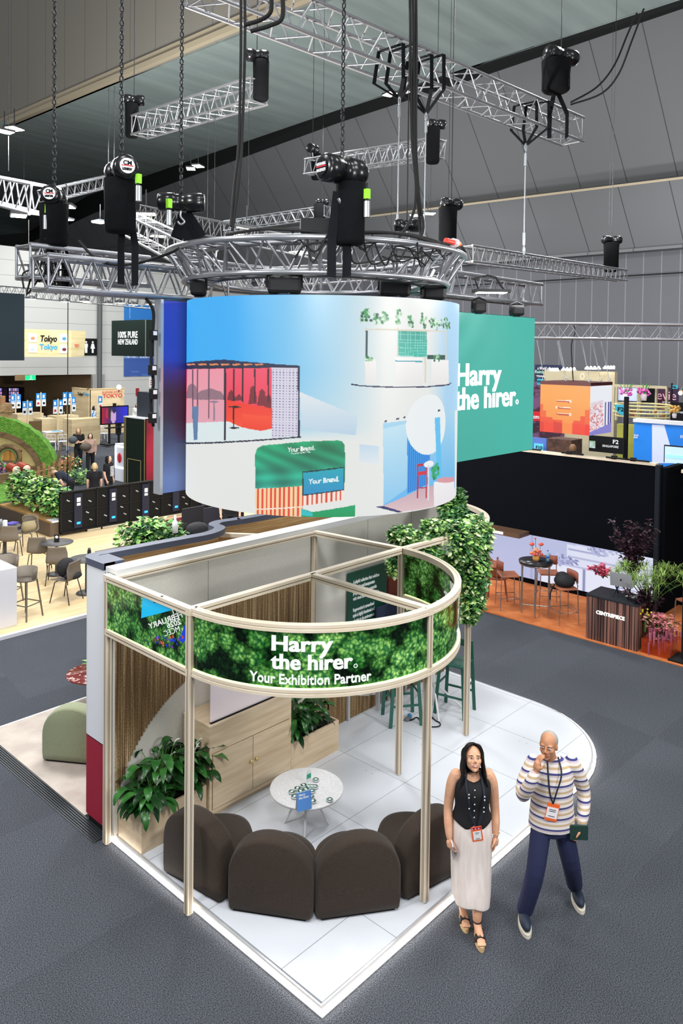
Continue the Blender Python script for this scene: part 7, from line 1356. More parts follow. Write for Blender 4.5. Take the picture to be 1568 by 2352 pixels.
# ================= right background: black-walled stand, bar table, counter, far stands
M_orc=mat('carpet_orange','#cc7a44',r=.95,var=(3.5,'#b5622f',4),bump=(40,.3,.01)); M_bw=mat('drape_black','#080b11',r=.9,sp=.08); XW=11.3
m=MB(); m.box((9.0,-8,0),(13.5,8,.018),M_orc); T=thing('orange_carpet','bright orange carpet of the black-walled stand','carpet',(10.5,1,0)); part(T,'carpet',m,world=True)
T=thing('black_stand_wall','tall black stand wall with a lit picture panel along its lower part','wall panel',(XW,3,0)); m=MB(); yl,yr=6.75,1.78
m.box((XW,yr,1.12),(XW+.12,yl,3.0),M_bw); part(T,'black_upper_wall',m,world=True); m=MB(); m.box((XW+.01,yr,0),(XW+.12,yl,.13),M_bw); part(T,'skirting',m,world=True)
pi_=Pic(240,80,'#b9bfe2'); pi_.a=pi_.a*(1-.0*pi_.X)[...,None]; pi_.poly([(.0,0),(.1,0),(.1,1),(0,1)],'#5a629c'); pi_.poly([(.1,0),(.112,0),(.112,1),(.1,1)],'#23263a'); pi_.poly([(.45,0),(.46,0),(.46,1),(.45,1)],'#a8aed6'); pi_.poly([(.62,.05),(1,.0),(1,.5),(.62,.5)],'#dfe3f6')
for x0,y0,x1,y1,c_ in ((.63,.12,.8,.16,'#a6abd0'),(.63,.3,.95,.33,'#b4b9da'),(.5,.52,1,.54,'#8087b8'),(.5,.54,1,1,'#e6e9fa'),(.7,.54,.71,1,'#8a90bc'),(.85,.54,.86,1,'#8a90bc'),(.86,.75,1,.76,'#9aa0c8')): pi_.poly([(x0,y0),(x1,y0),(x1,y1),(x0,y1)],c_)
rg=random.Random(12)
for k in range(70): x=rg.gauss(.62,.03);y=rg.gauss(.42,.06); pi_.ell(x,y,.006,.02,rg.choice(('#7a80b4','#c8ccec','#9aa0cc')))
for k in range(60): x=rg.gauss(.78,.03);y=rg.gauss(.06,.05); pi_.ell(x,y,.006,.02,rg.choice(('#8a90bc','#b8bce0')))
screen(T,lambda u,v:(XW+.005,yl+(yr-yl)*u,1.12+(.13-1.12)*v),160,50,pi_,'picture_panel',label='bluish white lit picture of a fitted room'); m=MB(); m.box((XW-.02,yr,2.98),(XW+.14,yl,3.03),M_ply); part(T,'top_edge',m,world=True); m=MB(); m.box((XW-.03,1.7,0),(XW+.15,1.79,3.0),mat('corner_post_black','#1a2028',r=.7,sp=.2)); part(T,'corner_post',m,world=True)
m=MB()
for y in (5.6,4.6,3.6,2.6,2.2): m.box((XW-.03,y,3.03),(XW+.05,y+.1,3.1),M_cab); m.cyl((XW-.05,y+.2,3.06),(XW-.05,y-.3,3.06),.02,M_cab,n=6)
part(T,'top_clamps',m,world=True)
m=MB(); m.box((XW+.9,-8,0),(XW+1.05,1.72,2.92),M_bw); m.box((XW+.05,1.6,0),(XW+1.0,1.72,2.95),M_bw); m.box((XW+.0,1.2,2.9),(XW+1.0,1.3,2.96),M_ply); solo('black_return_wall',m,'black return wall stepping back behind the plants at the right edge','wall panel')
m=MB(); p=XP(1150,1222,XW-.35); m.box((XW-.5,p.y-.55,p.z-.03),(XW-.05,p.y+.6,p.z+.06),mat('shelf_walnut','#5c4433',r=.5)); m.box((XW-.51,p.y-.15,p.z-.01),(XW-.5,p.y+.25,p.z+.05),M_wht); solo('walnut_shelf',m,'walnut shelf end sticking out beside the ivy, over the blue panel','shelf')
M_ss=mat('stainless','#b4b2ae',r=.25,m=.85); M_tan=mat('leather_tan','#a8674a',r=.55); M_tand=mat('leather_rust','#8a4a38',r=.55); M_dsto=mat('stone_black','#25262a',r=.25)
def fl(u,v): p=G(u,v,.018); return (p.x,p.y,.018)
bt=G(1228,1410,.018); T=thing('bar_table','round dark topped bar table on four steel legs on the orange carpet','table',tuple(bt)); m=MB(); m.lathe((0,0,1.03),[(0,0),(.33,0),(.335,.04),(.0,.045)],M_dsto,36); part(T,'tabletop',m); m=MB(); m.lathe((0,0,1.0),[(.29,0),(.32,0),(.32,.03),(.29,.03)],M_ss,36); part(T,'rim',m)
for k in range(4): a=.5+PI/2*k; m=MB(); m.cyl((.26*cos(a),.26*sin(a),0),(.26*cos(a),.26*sin(a),1.02),.02,M_ss,n=10); part(T,'leg',m)
m=MB()
for k in range(2): a=.5+PI/2*k; m.cyl((.26*cos(a),.26*sin(a),.17),(-.26*cos(a),-.26*sin(a),.17),.014,M_ss,n=8)
part(T,'cross_brace',m)
def cstool(label,loc,rz):
    T=thing('counter_stool',label,'bar stool',loc,rz,'tan leather counter stools'); m=MB(); m.box((-.2,-.19,.66),(.2,.19,.70),M_tan); part(T,'seat',m,bev=.02); m=MB(); vs=[]
    for z in (.80,.98):
        for j in range(9): t=-1+j/4; vs.append((.2*t,.2-.05*t*t,z))
    m.add(vs,[(j,j+1,j+10,j+9) for j in range(8)],M_tand,True); o=part(T,'backrest',m); s_=o.modifiers.new('s','SOLIDIFY'); s_.thickness=.03
    for x in (-.19,.19): m=MB(); m.tube([(x,.15,.83),(x,.18,.74),(x,.16,.66)],.010,M_ss,6); part(T,'back_support',m)
    for x in (-.19,.19):
        for y in (-.18,.18): q=MB(); q.tube([(x,y,.66),(x*1.12,y*1.12,0)],.010,M_ss,8); part(T,'leg',q)
    q=MB(); q.tube([(-.2,-.19,.24),(.2,-.19,.24),(.2,.19,.24),(-.2,.19,.24)],.009,M_ss,6,closed=True); part(T,'footrest',q); return T
s0=cstool('tan counter stool left of the bar table, seat facing us',fl(1165,1395),.8)
dup(s0,fl(1258,1390),-.9,'tan counter stool behind the bar table, back towards the lit panel'); dup(s0,fl(1294,1428),-2.2,'tan counter stool with the black backpack, right of the bar table'); dup(s0,fl(1585,1465),-2.0,'tan stool cut off by the right picture edge behind the pink flowers')
p=V(fl(1294,1428)); m=MB(); m.ball(p+V((0,.0,.80)),(.2,.2,.13),MATS['jacket_black'],16,9); m.ball(p+V((.02,.05,.86)),(.13,.14,.1),MATS['jacket_black'],14,8); m.tube(spline([p+V((-.2,.1,.75)),p+V((-.26,.15,.6)),p+V((-.24,.17,.45))],4),.012,M_cab,6); solo('backpack',m,'black backpack lying on the counter stool right of the bar table','backpack')
tc_=V(fl(1140,1372)); T=thing('tub_chair','tan tub chair with dark legs near the ivy and the walnut shelf','chair',tuple(tc_),.6); m=MB(); vs=[];n=14
for z,r0,k in ((.45,.18,.9),(.52,.25,1),(.72,.28,1),(.88,.26,.8)):
    for j in range(n+1): a=-.35+(PI+.7)*j/n; top=(.5+.5*sin(max(0,min(PI,a)))); vs.append((r0*cos(a),r0*sin(a)*.9,.45+(z-.45)*(top if z>.6 else 1)))
m.add(vs,[(i*(n+1)+j,i*(n+1)+j+1,(i+1)*(n+1)+j+1,(i+1)*(n+1)+j) for i in range(3) for j in range(n)],M_tan,True); m.lathe((0,0,.43),[(0,0),(.24,0),(.25,.04),(0,.06)],M_tan,22); o=part(T,'seat_shell',m); s_=o.modifiers.new('s','SOLIDIFY'); s_.thickness=.02
for x in (-.18,.18):
    for y in (-.16,.16): q=MB(); q.tube([(x,y,.45),(x*1.3,y*1.3,0)],.013,M_tand,6); part(T,'leg',q)
ft=V(fl(1120,1372)); m=MB(); m.lathe((ft.x,ft.y,.72),[(0,0),(.3,0),(.3,.025),(0,.025)],M_tan,28); m.cyl((ft.x,ft.y,.018),(ft.x,ft.y,.72),.03,M_tand); solo('side_table',m,'round tan table edge between the ivy and the tub chair','table')
tb=bt+Z3*1.06; T=thing('flower_vase','coral flower arrangement in an amber bowl on the bar table','flowers',tuple(tb)); m=MB(); m.lathe((0,0,0),[(0,0),(.05,0),(.07,.05),(.06,.1),(.05,.11)],mat('vase_amber','#d89a4a',r=.2),18); part(T,'bowl',m); m=MB(); rg=random.Random(8); Mco=[mat('petal_coral','#ee8a6c',r=.5),mat('petal_peach','#f0b48a',r=.5),mat('petal_red','#e25a48',r=.5)]
for k in range(26): a=rg.uniform(0,2*PI);r_=rg.uniform(0,.12); m.ball((r_*cos(a),r_*sin(a),.12+rg.uniform(0,.12)),(.035,.035,.028),Mco[k%3],8,5)
part(T,'blooms',m)
for x,y,z in ((-.14,.02,.36),(.12,-.04,.32),(-.04,.0,.46)): m=MB(); m.tube([(0,0,.1),(x*.6,y,z*.7),(x,y,z)],.005,M_stem,5); m.ball((x,y,z),(.06,.05,.03) if z<.45 else .02,Mco[2],10,6); part(T,'flower_stalk',m)
m=MB(); m.lathe((0,0,0),[(0,0),(.033,0),(.034,.13),(.015,.18),(.013,.2),(0,.2)],mat('water_clear','#a8cfe8',r=.1,al=.75),16); o_=T=thing('water_bottle','clear water bottle with blue cap and label on the bar table','bottle',tuple(tb+V((.14,-.18,0)))); part(T,'bottle',m); m=MB(); m.cyl((0,0,.2),(0,0,.225),.014,mat('cap_blue','#2a7fd0')); m.lathe((0,0,.07),[(.0345,0),(.035,.0),(.035,.05),(.0345,.05)],mat('cap_blue'),16); part(T,'cap_and_label',m)
m=MB(); m.box((-.1,-.07,0),(.1,.07,.01),M_cab); o_=solo('tablet',m,'black tablet lying on the bar table before the bottle','tablet'); o_.location=tuple(tb+V((-.02,-.2,0))); o_.rotation_euler=(0,0,.4)
# counter
M_zeb=mat('zebrano_stripe','#4a322c',r=.4); n_,l_,b_=nodes(M_zeb); tc=n_.new('ShaderNodeTexCoord'); mp=n_.new('ShaderNodeMapping'); mp.inputs['Scale'].default_value=(34,34,.25); l_.new(tc.outputs['Object'],mp.inputs[0]); nz=n_.new('ShaderNodeTexNoise'); nz.inputs['Scale'].default_value=1; l_.new(mp.outputs[0],nz.inputs['Vector']); cr=n_.new('ShaderNodeValToRGB'); cr.color_ramp.elements[0].position=.42; cr.color_ramp.elements[1].position=.6; cr.color_ramp.elements[0].color=hx('#241a1c'); cr.color_ramp.elements[1].color=hx('#94685a'); l_.new(nz.outputs['Fac'],cr.inputs[0]); l_.new(cr.outputs[0],b_.inputs['Base Color'])
xC=9.06; yA=XP(1345,1440,xC).y; yB=XP(1462,1470,xC).y; zC=XP(1345,1363,xC).z; T=thing('reception_counter','dark striped timber counter lettered CENTREPIECE','counter',(xC+.3,(yA+yB)/2,0)); m=MB(); m.box((xC,yB,.018),(xC+.62,yA,zC-.03),M_zeb); part(T,'body',m,world=True); m=MB(); m.box((xC-.01,yB-.01,zC-.03),(xC+.63,yA+.01,zC),mat('counter_top_slate','#24282e',r=.4)); part(T,'top',m,world=True); m=MB(); a=XP(1368.5,1411,xC-.004);b=XP(1434,1423.5,xC-.004); t=line_fit('CENTREPIECE',a.y-b.y,.062,M_scrw,.006,.03); m.merge(t,Matrix(((0,0,-1,a.x),(-1,0,0,a.y),(0,1,0,(a.z+b.z)/2-.0),(0,0,0,1)))); part(T,'lettering',m,world=True)
lc=V((xC+.3,yA-.55,zC)); T=thing('laptop','silver laptop on a folding black stand on the striped counter, lid towards us','laptop',tuple(lc)); ux=V((.15,-1,0)).normalized(); m=MB()
for k in (-1,1): m.tube([lc+ux*.13*k+V((-.12,0,.01)),lc+ux*.1*k+V((.1,0,.2))],.012,M_cab,6); m.tube([lc+ux*.13*k+V((.12,0,.01)),lc+ux*.1*k+V((-.08,0,.2))],.012,M_cab,6)
part(T,'folding_stand',m,world=True); m=MB(); Msl=mat('laptop_silver','#b6b8bc',r=.3,m=.6); q0=lc+V((-.09,0,.2)); m.poly([q0-ux*.19,q0+ux*.19,q0+ux*.19+V((-.03,0,.245)),q0-ux*.19+V((-.03,0,.245))],Msl,(.008,0,0)); part(T,'lid',m,world=True); m=MB(); m.poly([q0-ux*.19,q0+ux*.19,q0+ux*.19+V((.24,0,.06)),q0-ux*.19+V((.24,0,.06))],Msl,(0,0,.012)); part(T,'base',m,world=True); m=MB(); cc=q0+V((-.018,0,.125)); m.ball(cc,(.004,.016,.017),M_cab,10,6); m.ball(cc+V((0,-.006,.022)),(.003,.004,.006),M_cab,6,4); part(T,'emblem',m,world=True)
m=MB(); m.box(lc+V((.05,-.3,0)),lc+V((.2,-.02,.006)),M_wht); solo('paper_sheet',m,'white paper sheet under the laptop stand on the counter','paper')
# planting beside the counter
def spray(name,label,base,n,L_,mats,seed,spread=.5,kind='leaf',up=.9,group='plants beside the striped counter'):
    rnd=random.Random(seed); b=V(base); T=thing(name,label,'plant',tuple(b),0,group); st=MB(); lf=MB()
    for i in range(n):
        az=rnd.uniform(0,2*PI); sp=rnd.uniform(.1,1)*spread; h=rnd.uniform(.6,1)*L_; tip=b+V((cos(az)*sp,sin(az)*sp,h*up)); mid=(b+tip)/2+Z3*h*.12; P=spline([b,mid,tip],5); st.tube(P,.005,M_stem if kind!='dark' else mats[0],4)
        if kind=='papyrus':
            for k in range(34): a2=rnd.uniform(0,2*PI); e=rnd.uniform(-.3,1.1); d=V((cos(a2)*cos(e),sin(a2)*cos(e),sin(e))); l_=rnd.uniform(.16,.3); q=tip+d*l_*.6; r_=q+d*l_*.4-Z3*.1; s_=d.cross(Z3).normalized()*.004; lf.add([tip-s_,tip+s_,q+s_,q-s_,r_],[(0,1,2,3),(3,2,4)],mats[k%len(mats)])
        else:
            for p in P[3:]:
                for k in range(5): leaf(lf,p+V((rnd.uniform(-.02,.02),rnd.uniform(-.02,.02),rnd.uniform(-.03,.03))),rnd.uniform(0,2*PI),rnd.uniform(.06,.11),.028,rnd.uniform(-.2,.8),.7,mats[rnd.randrange(len(mats))],3)
    part(T,'foliage',lf,world=True); part(T,'stems',st,world=True); return T
Mpu=[mat('foliage_plum','#2e1a26',r=.5),mat('foliage_plum_dark','#1c1118',r=.5),mat('foliage_mauve','#53303f',r=.5)]; Mpa=[mat('papyrus_green','#86a84a',r=.5),mat('papyrus_light','#a8c468',r=.5),mat('papyrus_dark','#58803a',r=.5)]
cb2=V((xC+.75,yB-.15,.3)); pt_=lambda u,v,x=xC+.75: XP(u,v,x)
spray('smoke_bush','tall dark plum foliage rising behind the striped counter',(xC+1.0,pt_(1440,1300).y,.8),26,1.45,Mpu,41,.5,'dark'); spray('papyrus_plant','feathery green papyrus spreading beside the striped counter',(xC+.85,pt_(1488,1300).y,.55),26,.95,Mpa,42,.62,'papyrus'); spray('smoke_bush','dark plum foliage low in front of the papyrus',(xC+.35,pt_(1475,1420,xC+.35).y,.25),24,.95,Mpu,43,.36,'dark')
spray('amaranth_plant','crimson drooping amaranth behind the laptop',(xC+.9,pt_(1385,1320,xC+.9).y,.9),8,.4,[mat('amaranth_crimson','#b83a58',r=.6),mat('amaranth_pink','#d86a80',r=.6)],44,.25,'leaf',.6)
def blossoms(name,label,c,R_,n,mats,sz,seed,hang=False):
    rnd=random.Random(seed); c=V(c); T=thing(name,label,'flowers',(c.x,c.y,c.z-R_[2]),0,'flowers beside the striped counter'); m=MB()
    for i in range(n):
        p=c+V((rnd.gauss(0,.4)*R_[0],rnd.gauss(0,.4)*R_[1],rnd.uniform(-1,1)*R_[2])); s_=rnd.uniform(.6,1)*sz
        if hang: m.tube([p,p-Z3*s_*3,p-Z3*s_*6],[s_*.5,s_*.4,s_*.1],mats[i%len(mats)],5)
        else:
            m.tube([c,(c+p)/2+Z3*.03,p],.003,M_stem,4)
            for k in range(4): a=rnd.uniform(0,6.3); leaf(m,p,a,s_*1.4,s_*.6,rnd.uniform(-.2,.9),.6,mats[i%len(mats)],3)
    part(T,'blooms',m,world=True)
f1_=XP(1512,1437,xC+.35); blossoms('orchid_spray','pink blossoms heaped low beside the striped counter',f1_,(.3,.3,.2),190,[mat('blossom_pink','#e8a0a0',r=.6),mat('blossom_rose','#d87a8a',r=.6)],.045,51); blossoms('amaranth_spray','mauve trailing amaranth hanging under the pink blossoms',f1_+V((-.02,-.06,-.12)),(.34,.28,.12),80,[mat('trail_mauve','#9c4f68',r=.7),mat('trail_rose','#b8687c',r=.7)],.045,52,True)
f2_=XP(1482,1412,xC+.2); rg=random.Random(3); m=MB()
for k in range(15): m.ball(f2_+V((rg.uniform(-.08,.08),rg.uniform(-.12,.12),rg.uniform(-.1,.1))),.018,mat('billy_button','#d8cc3a',r=.7),8,5)
m.tube([f2_-Z3*.3,f2_],.02,M_stem,5); solo('billy_buttons',m,'cluster of yellow ball flowers right of the striped counter','flowers')
m=MB(); a=G(1462,1500,.018); m.box((xC+.05,yB-.55,.018),(xC+.6,yB-.06,.26),mat('acrylic_orange','#c8481a',r=.15,al=.45)); solo('acrylic_plinth',m,'clear orange acrylic plinth under the pink blossoms','plinth')
m=MB(); p=XP(1565,1440,xC+.2); m.box((p.x,p.y-.05,.018),(p.x+.05,p.y,1.2),M_cab); m.box((p.x-.2,p.y-.25,.018),(p.x+.25,p.y+.15,.05),M_cab); solo('floor_stand',m,'black post stand cut off by the right picture edge','stand')
# ---- orange LED cube hung from the crossing truss
d=15.6; c0=DP(1354.5,940,d); z1=DP(1354.5,887,d).z; z0=DP(1354.5,1001,d).z; yL=XP(1240,935,c0.x).y; xR=YP(1404,935,c0.y).x; T=thing('led_cube','hanging LED cube with an orange arrow picture on one face','screen cube',(c0.x+.4,c0.y+.4,z0))
m=MB(); m.box((c0.x+.01,c0.y+.01,z0),(xR-.01,yL-.01,z1),M_lback); part(T,'cube_body',m,world=True); m=MB(); m.box((c0.x-.01,c0.y-.01,z1),(xR,yL,z1+.07),mat('cube_frame_red','#4a1418',r=.5)); part(T,'top_frame',m,world=True)
pq=Pic(120,120,'#f6a040'); pq.a[...,1]-=.10*np.clip(pq.Y-.3,0,1); 
for x0,x1,y in ((0,.06,.42),(0,.13,.55),(0,.27,.68),(0,.46,.73),(.68,1,.72),(.82,1,.62),(.91,1,.48)): pq.poly([(x0,y),(x1,y),(x1,1),(x0,1)],'#ef4a1c' if y>.6 else '#f0601e')
for x0,x1,c_ in ((.0,.08,'#e02a10'),(.08,.28,'#f23a18'),(.28,.46,'#d92a12'),(.46,.66,'#f88838'),(.66,.92,'#f03a1c'),(.92,1,'#f0201a')): pq.poly([(x0,.77),(x1,.79),(x1,1),(x0,1)],c_)
for y,fl_ in ((.33,1),(.47,-1),(.6,1)): pq.poly([(.34,y),(.62,y-.01),(.62,y+.025),(.34,y+.02)],'#c03a18'); pq.poly([(.34,y-.012),(.62,y-.02),(.62,y+.004),(.34,y)],'#fff0dc'); xx=.62 if fl_>0 else .34; pq.ell(xx,y,.025,.03,'#fbe0c0')
screen(T,lambda u,v:(c0.x,yL+(c0.y-yL)*u,z1+(z0-z1)*v),90,90,pq,label='orange face with three arrows'); pw=Pic(80,120,'#eceef6'); rg=random.Random(7)
pw.poly([(0,.35),(.6,.3),(.6,.88),(0,.95)],'#e4d4dc')
for k in range(150): pw.ell(rg.uniform(0,.6),rg.uniform(.38,.9),.03,.015,rg.choice(('#d86a70','#f4f0f4','#c8a0b8','#e89a80','#f8f8fa')))
for x in (.68,.82,.92): pw.poly([(x,.35),(x+.07,.35),(x+.07,.85),(x,.88)],rg.choice(('#4a4a90','#7a6ab0','#a05070')))
pw.poly([(0,.93),(1,.8),(1,1),(0,1)],'#8a84d0'); screen(T,lambda u,v:(c0.x+(xR-c0.x)*u,c0.y,z1+(z0-z1)*v),60,90,pw,label='pale face with a shop interior'); m=MB()
ring_pts=[(c0.x+.05,c0.y+.05),(c0.x+.05,yL-.05),(c0.x+.05,(c0.y+yL)/2),(xR-.05,c0.y+.05),(xR-.05,yL-.05),((c0.x+xR)/2,c0.y+.03)]
for x,y in ring_pts: m.tube([(x,y+.03*cos(t),z1+.12+.035*sin(t)) for t in [2*PI*k/12 for k in range(12)]],.008,M_steel,6,closed=True)
part(T,'lifting_eyes',m,world=True); tz_=DP(1300,781,16).z
for x,y in ring_pts:
    for a_ in (.15,.2): m=MB(); m.cyl((x,y,z1+.15),(x+a_,y+a_+.1,tz_),.005,M_steel,n=5); part(T,'hanging_wire',m,world=True)
cable('black cable dropping from the crossing truss into the orange cube',[(1318,748),(1320,765),(1312,790),(1313,830),(1316,876)],15.8,.012)
# ---- far stands beyond the black wall
M_tl=mat('sign_teal','#35a3bd',r=.5); M_crm=mat('stand_cream','#b5aa8e',r=.6); M_navy=mat('banner_navy','#1c2244',r=.7)
d=30; T=thing('aisle_totem','black aisle post with a teal quarter-round F2 flag','sign',(0,0,0)); P=DP(1437,980,d); m=MB(); m.box((P.x-.07,P.y-.07,0),(P.x+.07,P.y+.07,DP(1437,911,d).z),M_lback); part(T,'post',m,world=True); m=MB(); c=DP(1434,930,d); r_=25*d/F; m.poly([c]+[c+V((0,r_*.95*cos(t)+.0,-r_*sin(t))) for t in [PI/2*k/10 for k in range(11)]],M_tl,(.03,0,0)); fo=part(T,'flag',m,world=True); m=MB(); sign_text(m,'F2',1418,944,1432,9,d,M_lback,'x',.02,.012,pl=c); part(fo,'lettering',m,world=True)
T=thing('aisle_sign','low black aisle sign lettered F2 SINGAPORE','sign',(0,0,0)); m=MB(); P=pbox(m,1352,1003,1433,1040,29,M_lback,.08,'x'); part(T,'board',m,world=True); m=MB(); sign_text(m,'F2',1407,1019,1420,9,29,M_wht,'x',.02,.03); sign_text(m,'SINGAPORE',1383,1026,1420,5,29,M_wht,'x',.01,.03); part(T,'lettering',m,world=True); m=MB(); pbox(m,1425,1008,1433,1038,28.9,mat('sign_pattern','#5a4a6a',var=(6,'#c87a4a',2,.5,.55)),.03,'x'); part(T,'pattern_strip',m,world=True)
T=thing('blue_stand_wall','bright blue stand wall with pale chevrons at the right edge','wall panel',(0,0,0)); m=MB(); P=pbox(m,1455,973,1640,1064,27,mat('wall_bright_blue','#1f7fe0',r=.4,e=.12),.3,'x',True); part(T,'wall',m,world=True); m=MB(); xx=P.x-.01
for q in (((1497,975),(1525,976),(1550,1064),(1497,1064)),): m.poly([XP(u,v,xx) for u,v in q],mat('chevron_pale','#cfd8f4',r=.5,e=.1),(-.005,0,0))
part(T,'pale_chevron',m,world=True); m=MB(); pbox(m,1453,968,1640,976,26.9,M_wcab,.4,'x'); part(T,'top_ledge',m,world=True); m=MB(); sign_text(m,'SPACE IS',1455,1001,1466,3.5,26.9,M_wht,'x',.02,.03); sign_text(m,'EVERYTHING',1455,1006,1464,3.5,26.9,M_wht,'x',.02,.03); part(T,'lettering',m,world=True); m=MB(); sign_text(m,'H',1562,1006,1567,7,26.9,M_wht,'x',.03,.03); part(T,'white_mark',m,world=True)
T=thing('monitor','monitor with pale blue page in front of the bright blue wall','monitor',(0,0,0)); m=MB(); P=pbox(m,1524,1025,1600,1066,24,M_lback,.06,'x'); part(T,'casing',m,world=True); m=MB(); pbox(m,1526,1028,1600,1066,23.95,mat('monitor_page','#a9c4ee',e=.6),.02,'x'); pbox(m,1527,1047,1600,1054,23.93,mat('monitor_band','#8fd0ea',e=.5),.02,'x'); part(T,'page',m,world=True)
sbox('cream_stand','beige panelled stand wall with gold emblem behind the orange cube','wall panel',1248,852,1410,1010,36,M_crm,.3,'x',True)
T=thing('light_bar_mark','round gold emblem on the beige panelled wall','emblem',tuple(DP(1337,865,35.8))); m=MB(); c=DP(1337,865,35.7); m.tube([c+V((0,.09*cos(t),.13*sin(t))) for t in [2*PI*k/14 for k in range(14)]],.02,mat('emblem_gold','#e8dca8',e=.6),6,closed=True); part(T,'ring',m,world=True)
M_spot=mat('spot_white','#fff3e0',e=22)
for i,(u0,u1,v) in enumerate(((1258,1282,850),(1288,1322,849),(1342,1378,846),(1384,1412,845))):
    T=thing('spotlight_bar','bar of small bright spotlights on top of the beige wall, '+('leftmost','second from left','third from left','rightmost')[i],'lamp',tuple(DP((u0+u1)/2,v,35)),0,'spotlight bars'); m=MB(); pbox(m,u0,v-1,u1,v+3,35,M_alu,.08,'x'); part(T,'bar',m,world=True)
    for k in range(4): m=MB(); m.ball(DP(u0+6+(u1-u0-8)*k/3.2,v-2,34.9),.06,M_spot,8,5); part(T,'spotlight',m,world=True)
T=thing('flower_display','cream display stand with lit shelves and two orchid arrangements','display stand',(0,0,0)); m=MB()
for u in (1412,1462,1466,1503,1527): pbox(m,u,888,u+4,965,33,M_crm,.15,'x')
pbox(m,1410,885,1531,891,33,M_crm,.15,'x'); part(T,'frame',m,world=True); m=MB(); pbox(m,1416,891,1462,920,33.3,mat('lit_panel','#aeb8e0',e=.55),.04,'x'); part(T,'lit_panel',m,world=True); m=MB(); pbox(m,1468,889,1503,925,33.3,M_lback,.04,'x'); part(T,'black_panel',m,world=True); m=MB(); pbox(m,1416,975,1460,1010,32.5,mat('counter_olive','#a3a24a',r=.5,e=.1),.3,'x',True); part(T,'olive_counter',m,world=True)
c=DP(1478,945,31); c.z=0
for z,k in ((DP(1478,930,31).z,1.0),(DP(1478,938,31).z,1.02),(DP(1478,946,31).z,1.05),(DP(1478,955,31).z,.98)): m=MB(); m.tube([(c.x+1.1*k*cos(t),c.y+1.1*k*sin(t),z) for t in [2*PI*i/36 for i in range(36)]],.035,mat('ring_brass','#cfc48a',r=.4,e=.15),6,closed=True); part(T,'ring_rail',m,world=True)
m=MB(); rg=random.Random(15)
for k in range(60): t=rg.uniform(0,2*PI); m.lathe((c.x+1.0*cos(t),c.y+1.0*sin(t),DP(1478,953,31).z),[(0,0),(.04,0),(.06,.12),(.05,.16)],mat('glass_bits_%d'%(k%3),('#d8d0c0','#b8704a','#8a9ab0')[k%3],r=.2),8)
part(T,'glassware',m,world=True)['kind']='stuff'
for u,v in ((1436,908),(1478,908)):
    p=DP(u,v+12,32); T2=thing('orchid_arrangement','magenta orchid arrangement on the cream display, '+('left one' if u<1450 else 'right one'),'flowers',tuple(p),0,'orchid arrangements'); m=MB(); m.lathe(p,[(0,0),(.1,0),(.13,.2),(.1,.28)],M_gpr,10); part(T2,'vase',m,world=True); m=MB(); rg=random.Random(u)
    for k in range(30): q=p+V((rg.uniform(-.1,.1),rg.uniform(-.25,.25),.28+rg.uniform(-.05,.22))); m.ball(q,(.04,.05,.045),mat('orchid_%d'%(k%2),('#c03a9a','#e07ac0')[k%2],r=.6),8,5)
    for k in range(6): m.tube([p+Z3*.2,p+V((0,rg.uniform(-.3,.3),.7))],.015,M_hl[1],4)
    part(T2,'blooms',m,world=True)
T=thing('evening_banner','dark crimson and navy banner with large pale rounded letters','banner',(0,0,0)); m=MB(); P=pbox(m,1504,890,1557,945,34,mat('banner_crimson','#4a1430',r=.7,var=((.6,.6,.6),'#16163a',1)),.06,'x'); part(T,'print',m,world=True); m=MB(); sign_text(m,'evie',1508,917,1552,20,34,mat('letter_rose','#d8a0b4',e=.2),'x',-.005,.03); sign_text(m,'events',1520,925,1550,4,34,M_wht,'x',.01,.03); part(T,'lettering',m,world=True)
T=thing('aisle_sign','black F6 aisle sign at the right edge with a teal flag','sign',(0,0,0)); m=MB(); pbox(m,1539,880,1541,1000,28,M_cab,.1,'x',True); pbox(m,1543,925,1600,975,28,M_lback,.06,'x'); part(T,'frame',m,world=True); m=MB(); pbox(m,1543,885,1556,893,27.9,M_tl,.03,'x'); part(T,'teal_flag',m,world=True); m=MB(); sign_text(m,'F6',1545,941,1555,7,28,M_wht,'x',.02,.04); sign_text(m,'CRAFTED',1546,948,1569,3.5,28,M_wht,'x',.01,.04); sign_text(m,'F6',1542,891,1552,5,27.9,M_lback,'x',.02,.04); part(T,'lettering',m,world=True)
p=DP(1562,903,27.5); m=MB(); m.ball(p,.07,mat('spot_warm','#ffd9a0',e=16),10,6); m.cyl(p+V((.05,0,.05)),p+V((.25,0,.15)),.09,M_lampb); solo('spotlight',m,'warm glowing spotlight at the right edge beside the F6 sign','lamp')
p=DP(1548,960,26); m=MB(); m.lathe(p,[(0,0),(.06,0),(.08,.12),(.06,.16)],M_gpr,10); rg=random.Random(4)
for k in range(26): m.ball(p+V((rg.uniform(-.12,.12),rg.uniform(-.16,.16),.2+rg.uniform(0,.2))),.05,mat('blossom_ochre','#c89a4a',r=.7),6,4)
solo('ochre_flowers',m,'ochre flowers in a vase on top of the bright blue wall','flowers')
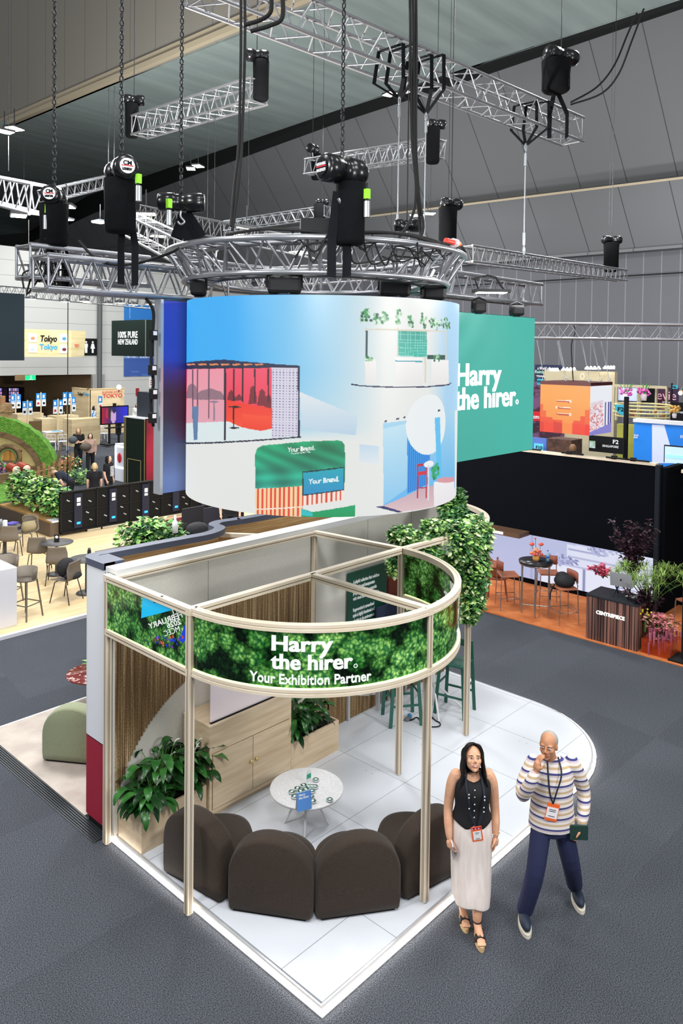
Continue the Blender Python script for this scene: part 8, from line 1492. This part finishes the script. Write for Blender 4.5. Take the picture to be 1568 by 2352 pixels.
T=thing('team_banner','dark navy banner with pale script lettering and TEAM below, right of the teal screen','banner',(0,0,0)); m=MB(); pbox(m,1228,838,1290,878,38,M_navy,.08,'x'); part(T,'print',m,world=True); m=MB(); sign_text(m,'a World of',1234,849,1262,7,38,M_wht,'x',.01,.03,shear=.15); sign_text(m,'Reimagined',1228,857,1268,7,38,mat('letter_mint','#a8d8c8'),'x',.01,.03,shear=.15); sign_text(m,'TEAM B',1231,866,1258,4.5,38,M_wht,'x',.01,.03); part(T,'lettering',m,world=True)
T=thing('street_banner','tall banner printed with dark red and violet street facades behind the cube','banner',(0,0,0)); m=MB(); P=pbox(m,1222,880,1295,1015,37,mat('facade_print','#3a1c2c',r=.7,var=((1.5,1.5,2.5),'#6a4468',2,.45,.55)),.06,'x'); part(T,'print',m,world=True); m=MB(); pbox(m,1224,945,1240,967,36.9,M_cmr,.02,'x'); part(T,'red_label',m,world=True); m=MB(); sign_text(m,'EXPO',1225,961,1238,6,36.8,M_wht,'x',.02,.02); part(T,'lettering',m,world=True); m=MB(); pbox(m,1233,870,1246,884,36.5,M_tl,.02,'x'); part(T,'aisle_flag',m,world=True); m=MB(); sign_text(m,'F8',1234,879,1243,5.5,36.4,M_lback,'x',.02,.03); part(T,'flag_lettering',m,world=True)
T=thing('aisle_sign','blue framed F10 sign low beside the teal screen','sign',(0,0,0)); m=MB(); pbox(m,1222,1006,1254,1036,31,mat('frame_blue','#5a7ac8',r=.5),.1,'x'); part(T,'frame',m,world=True); m=MB(); pbox(m,1226,1019,1247,1034,30.9,mat('sign_aqua','#5cc0dc',e=.3),.02,'x'); part(T,'aqua_card',m,world=True); m=MB(); sign_text(m,'F10',1230,1031,1245,8,30.8,M_navy,'x',.02,.03); part(T,'lettering',m,world=True)
sbox('timber_plinth','brown timber display block left of the Singapore sign','plinth',1256,1009,1312,1037,30,mat('plinth_brown','#5e4034',r=.7,var=(5,'#3c2a22',2)),.9,'x',True)
sbox('picture_card','small framed landscape picture right of the brown block','picture',1353,1013,1366,1029,28.5,mat('picture_green','#8fae8a',var=(6,'#c8d8e8',2)),.04,'x')
p=DP(1315,1030,27); m=MB(); m.ball(p,(.13,.13,.16),Hbr,12,8); m.ball(p-Z3*.3,(.2,.2,.25),MBk,12,8); m.ball(p-Z3*.75,(.22,.2,.4),MBk,12,8); solo('person',m,'brown-haired person partly hidden behind the top of the black stand wall','person')
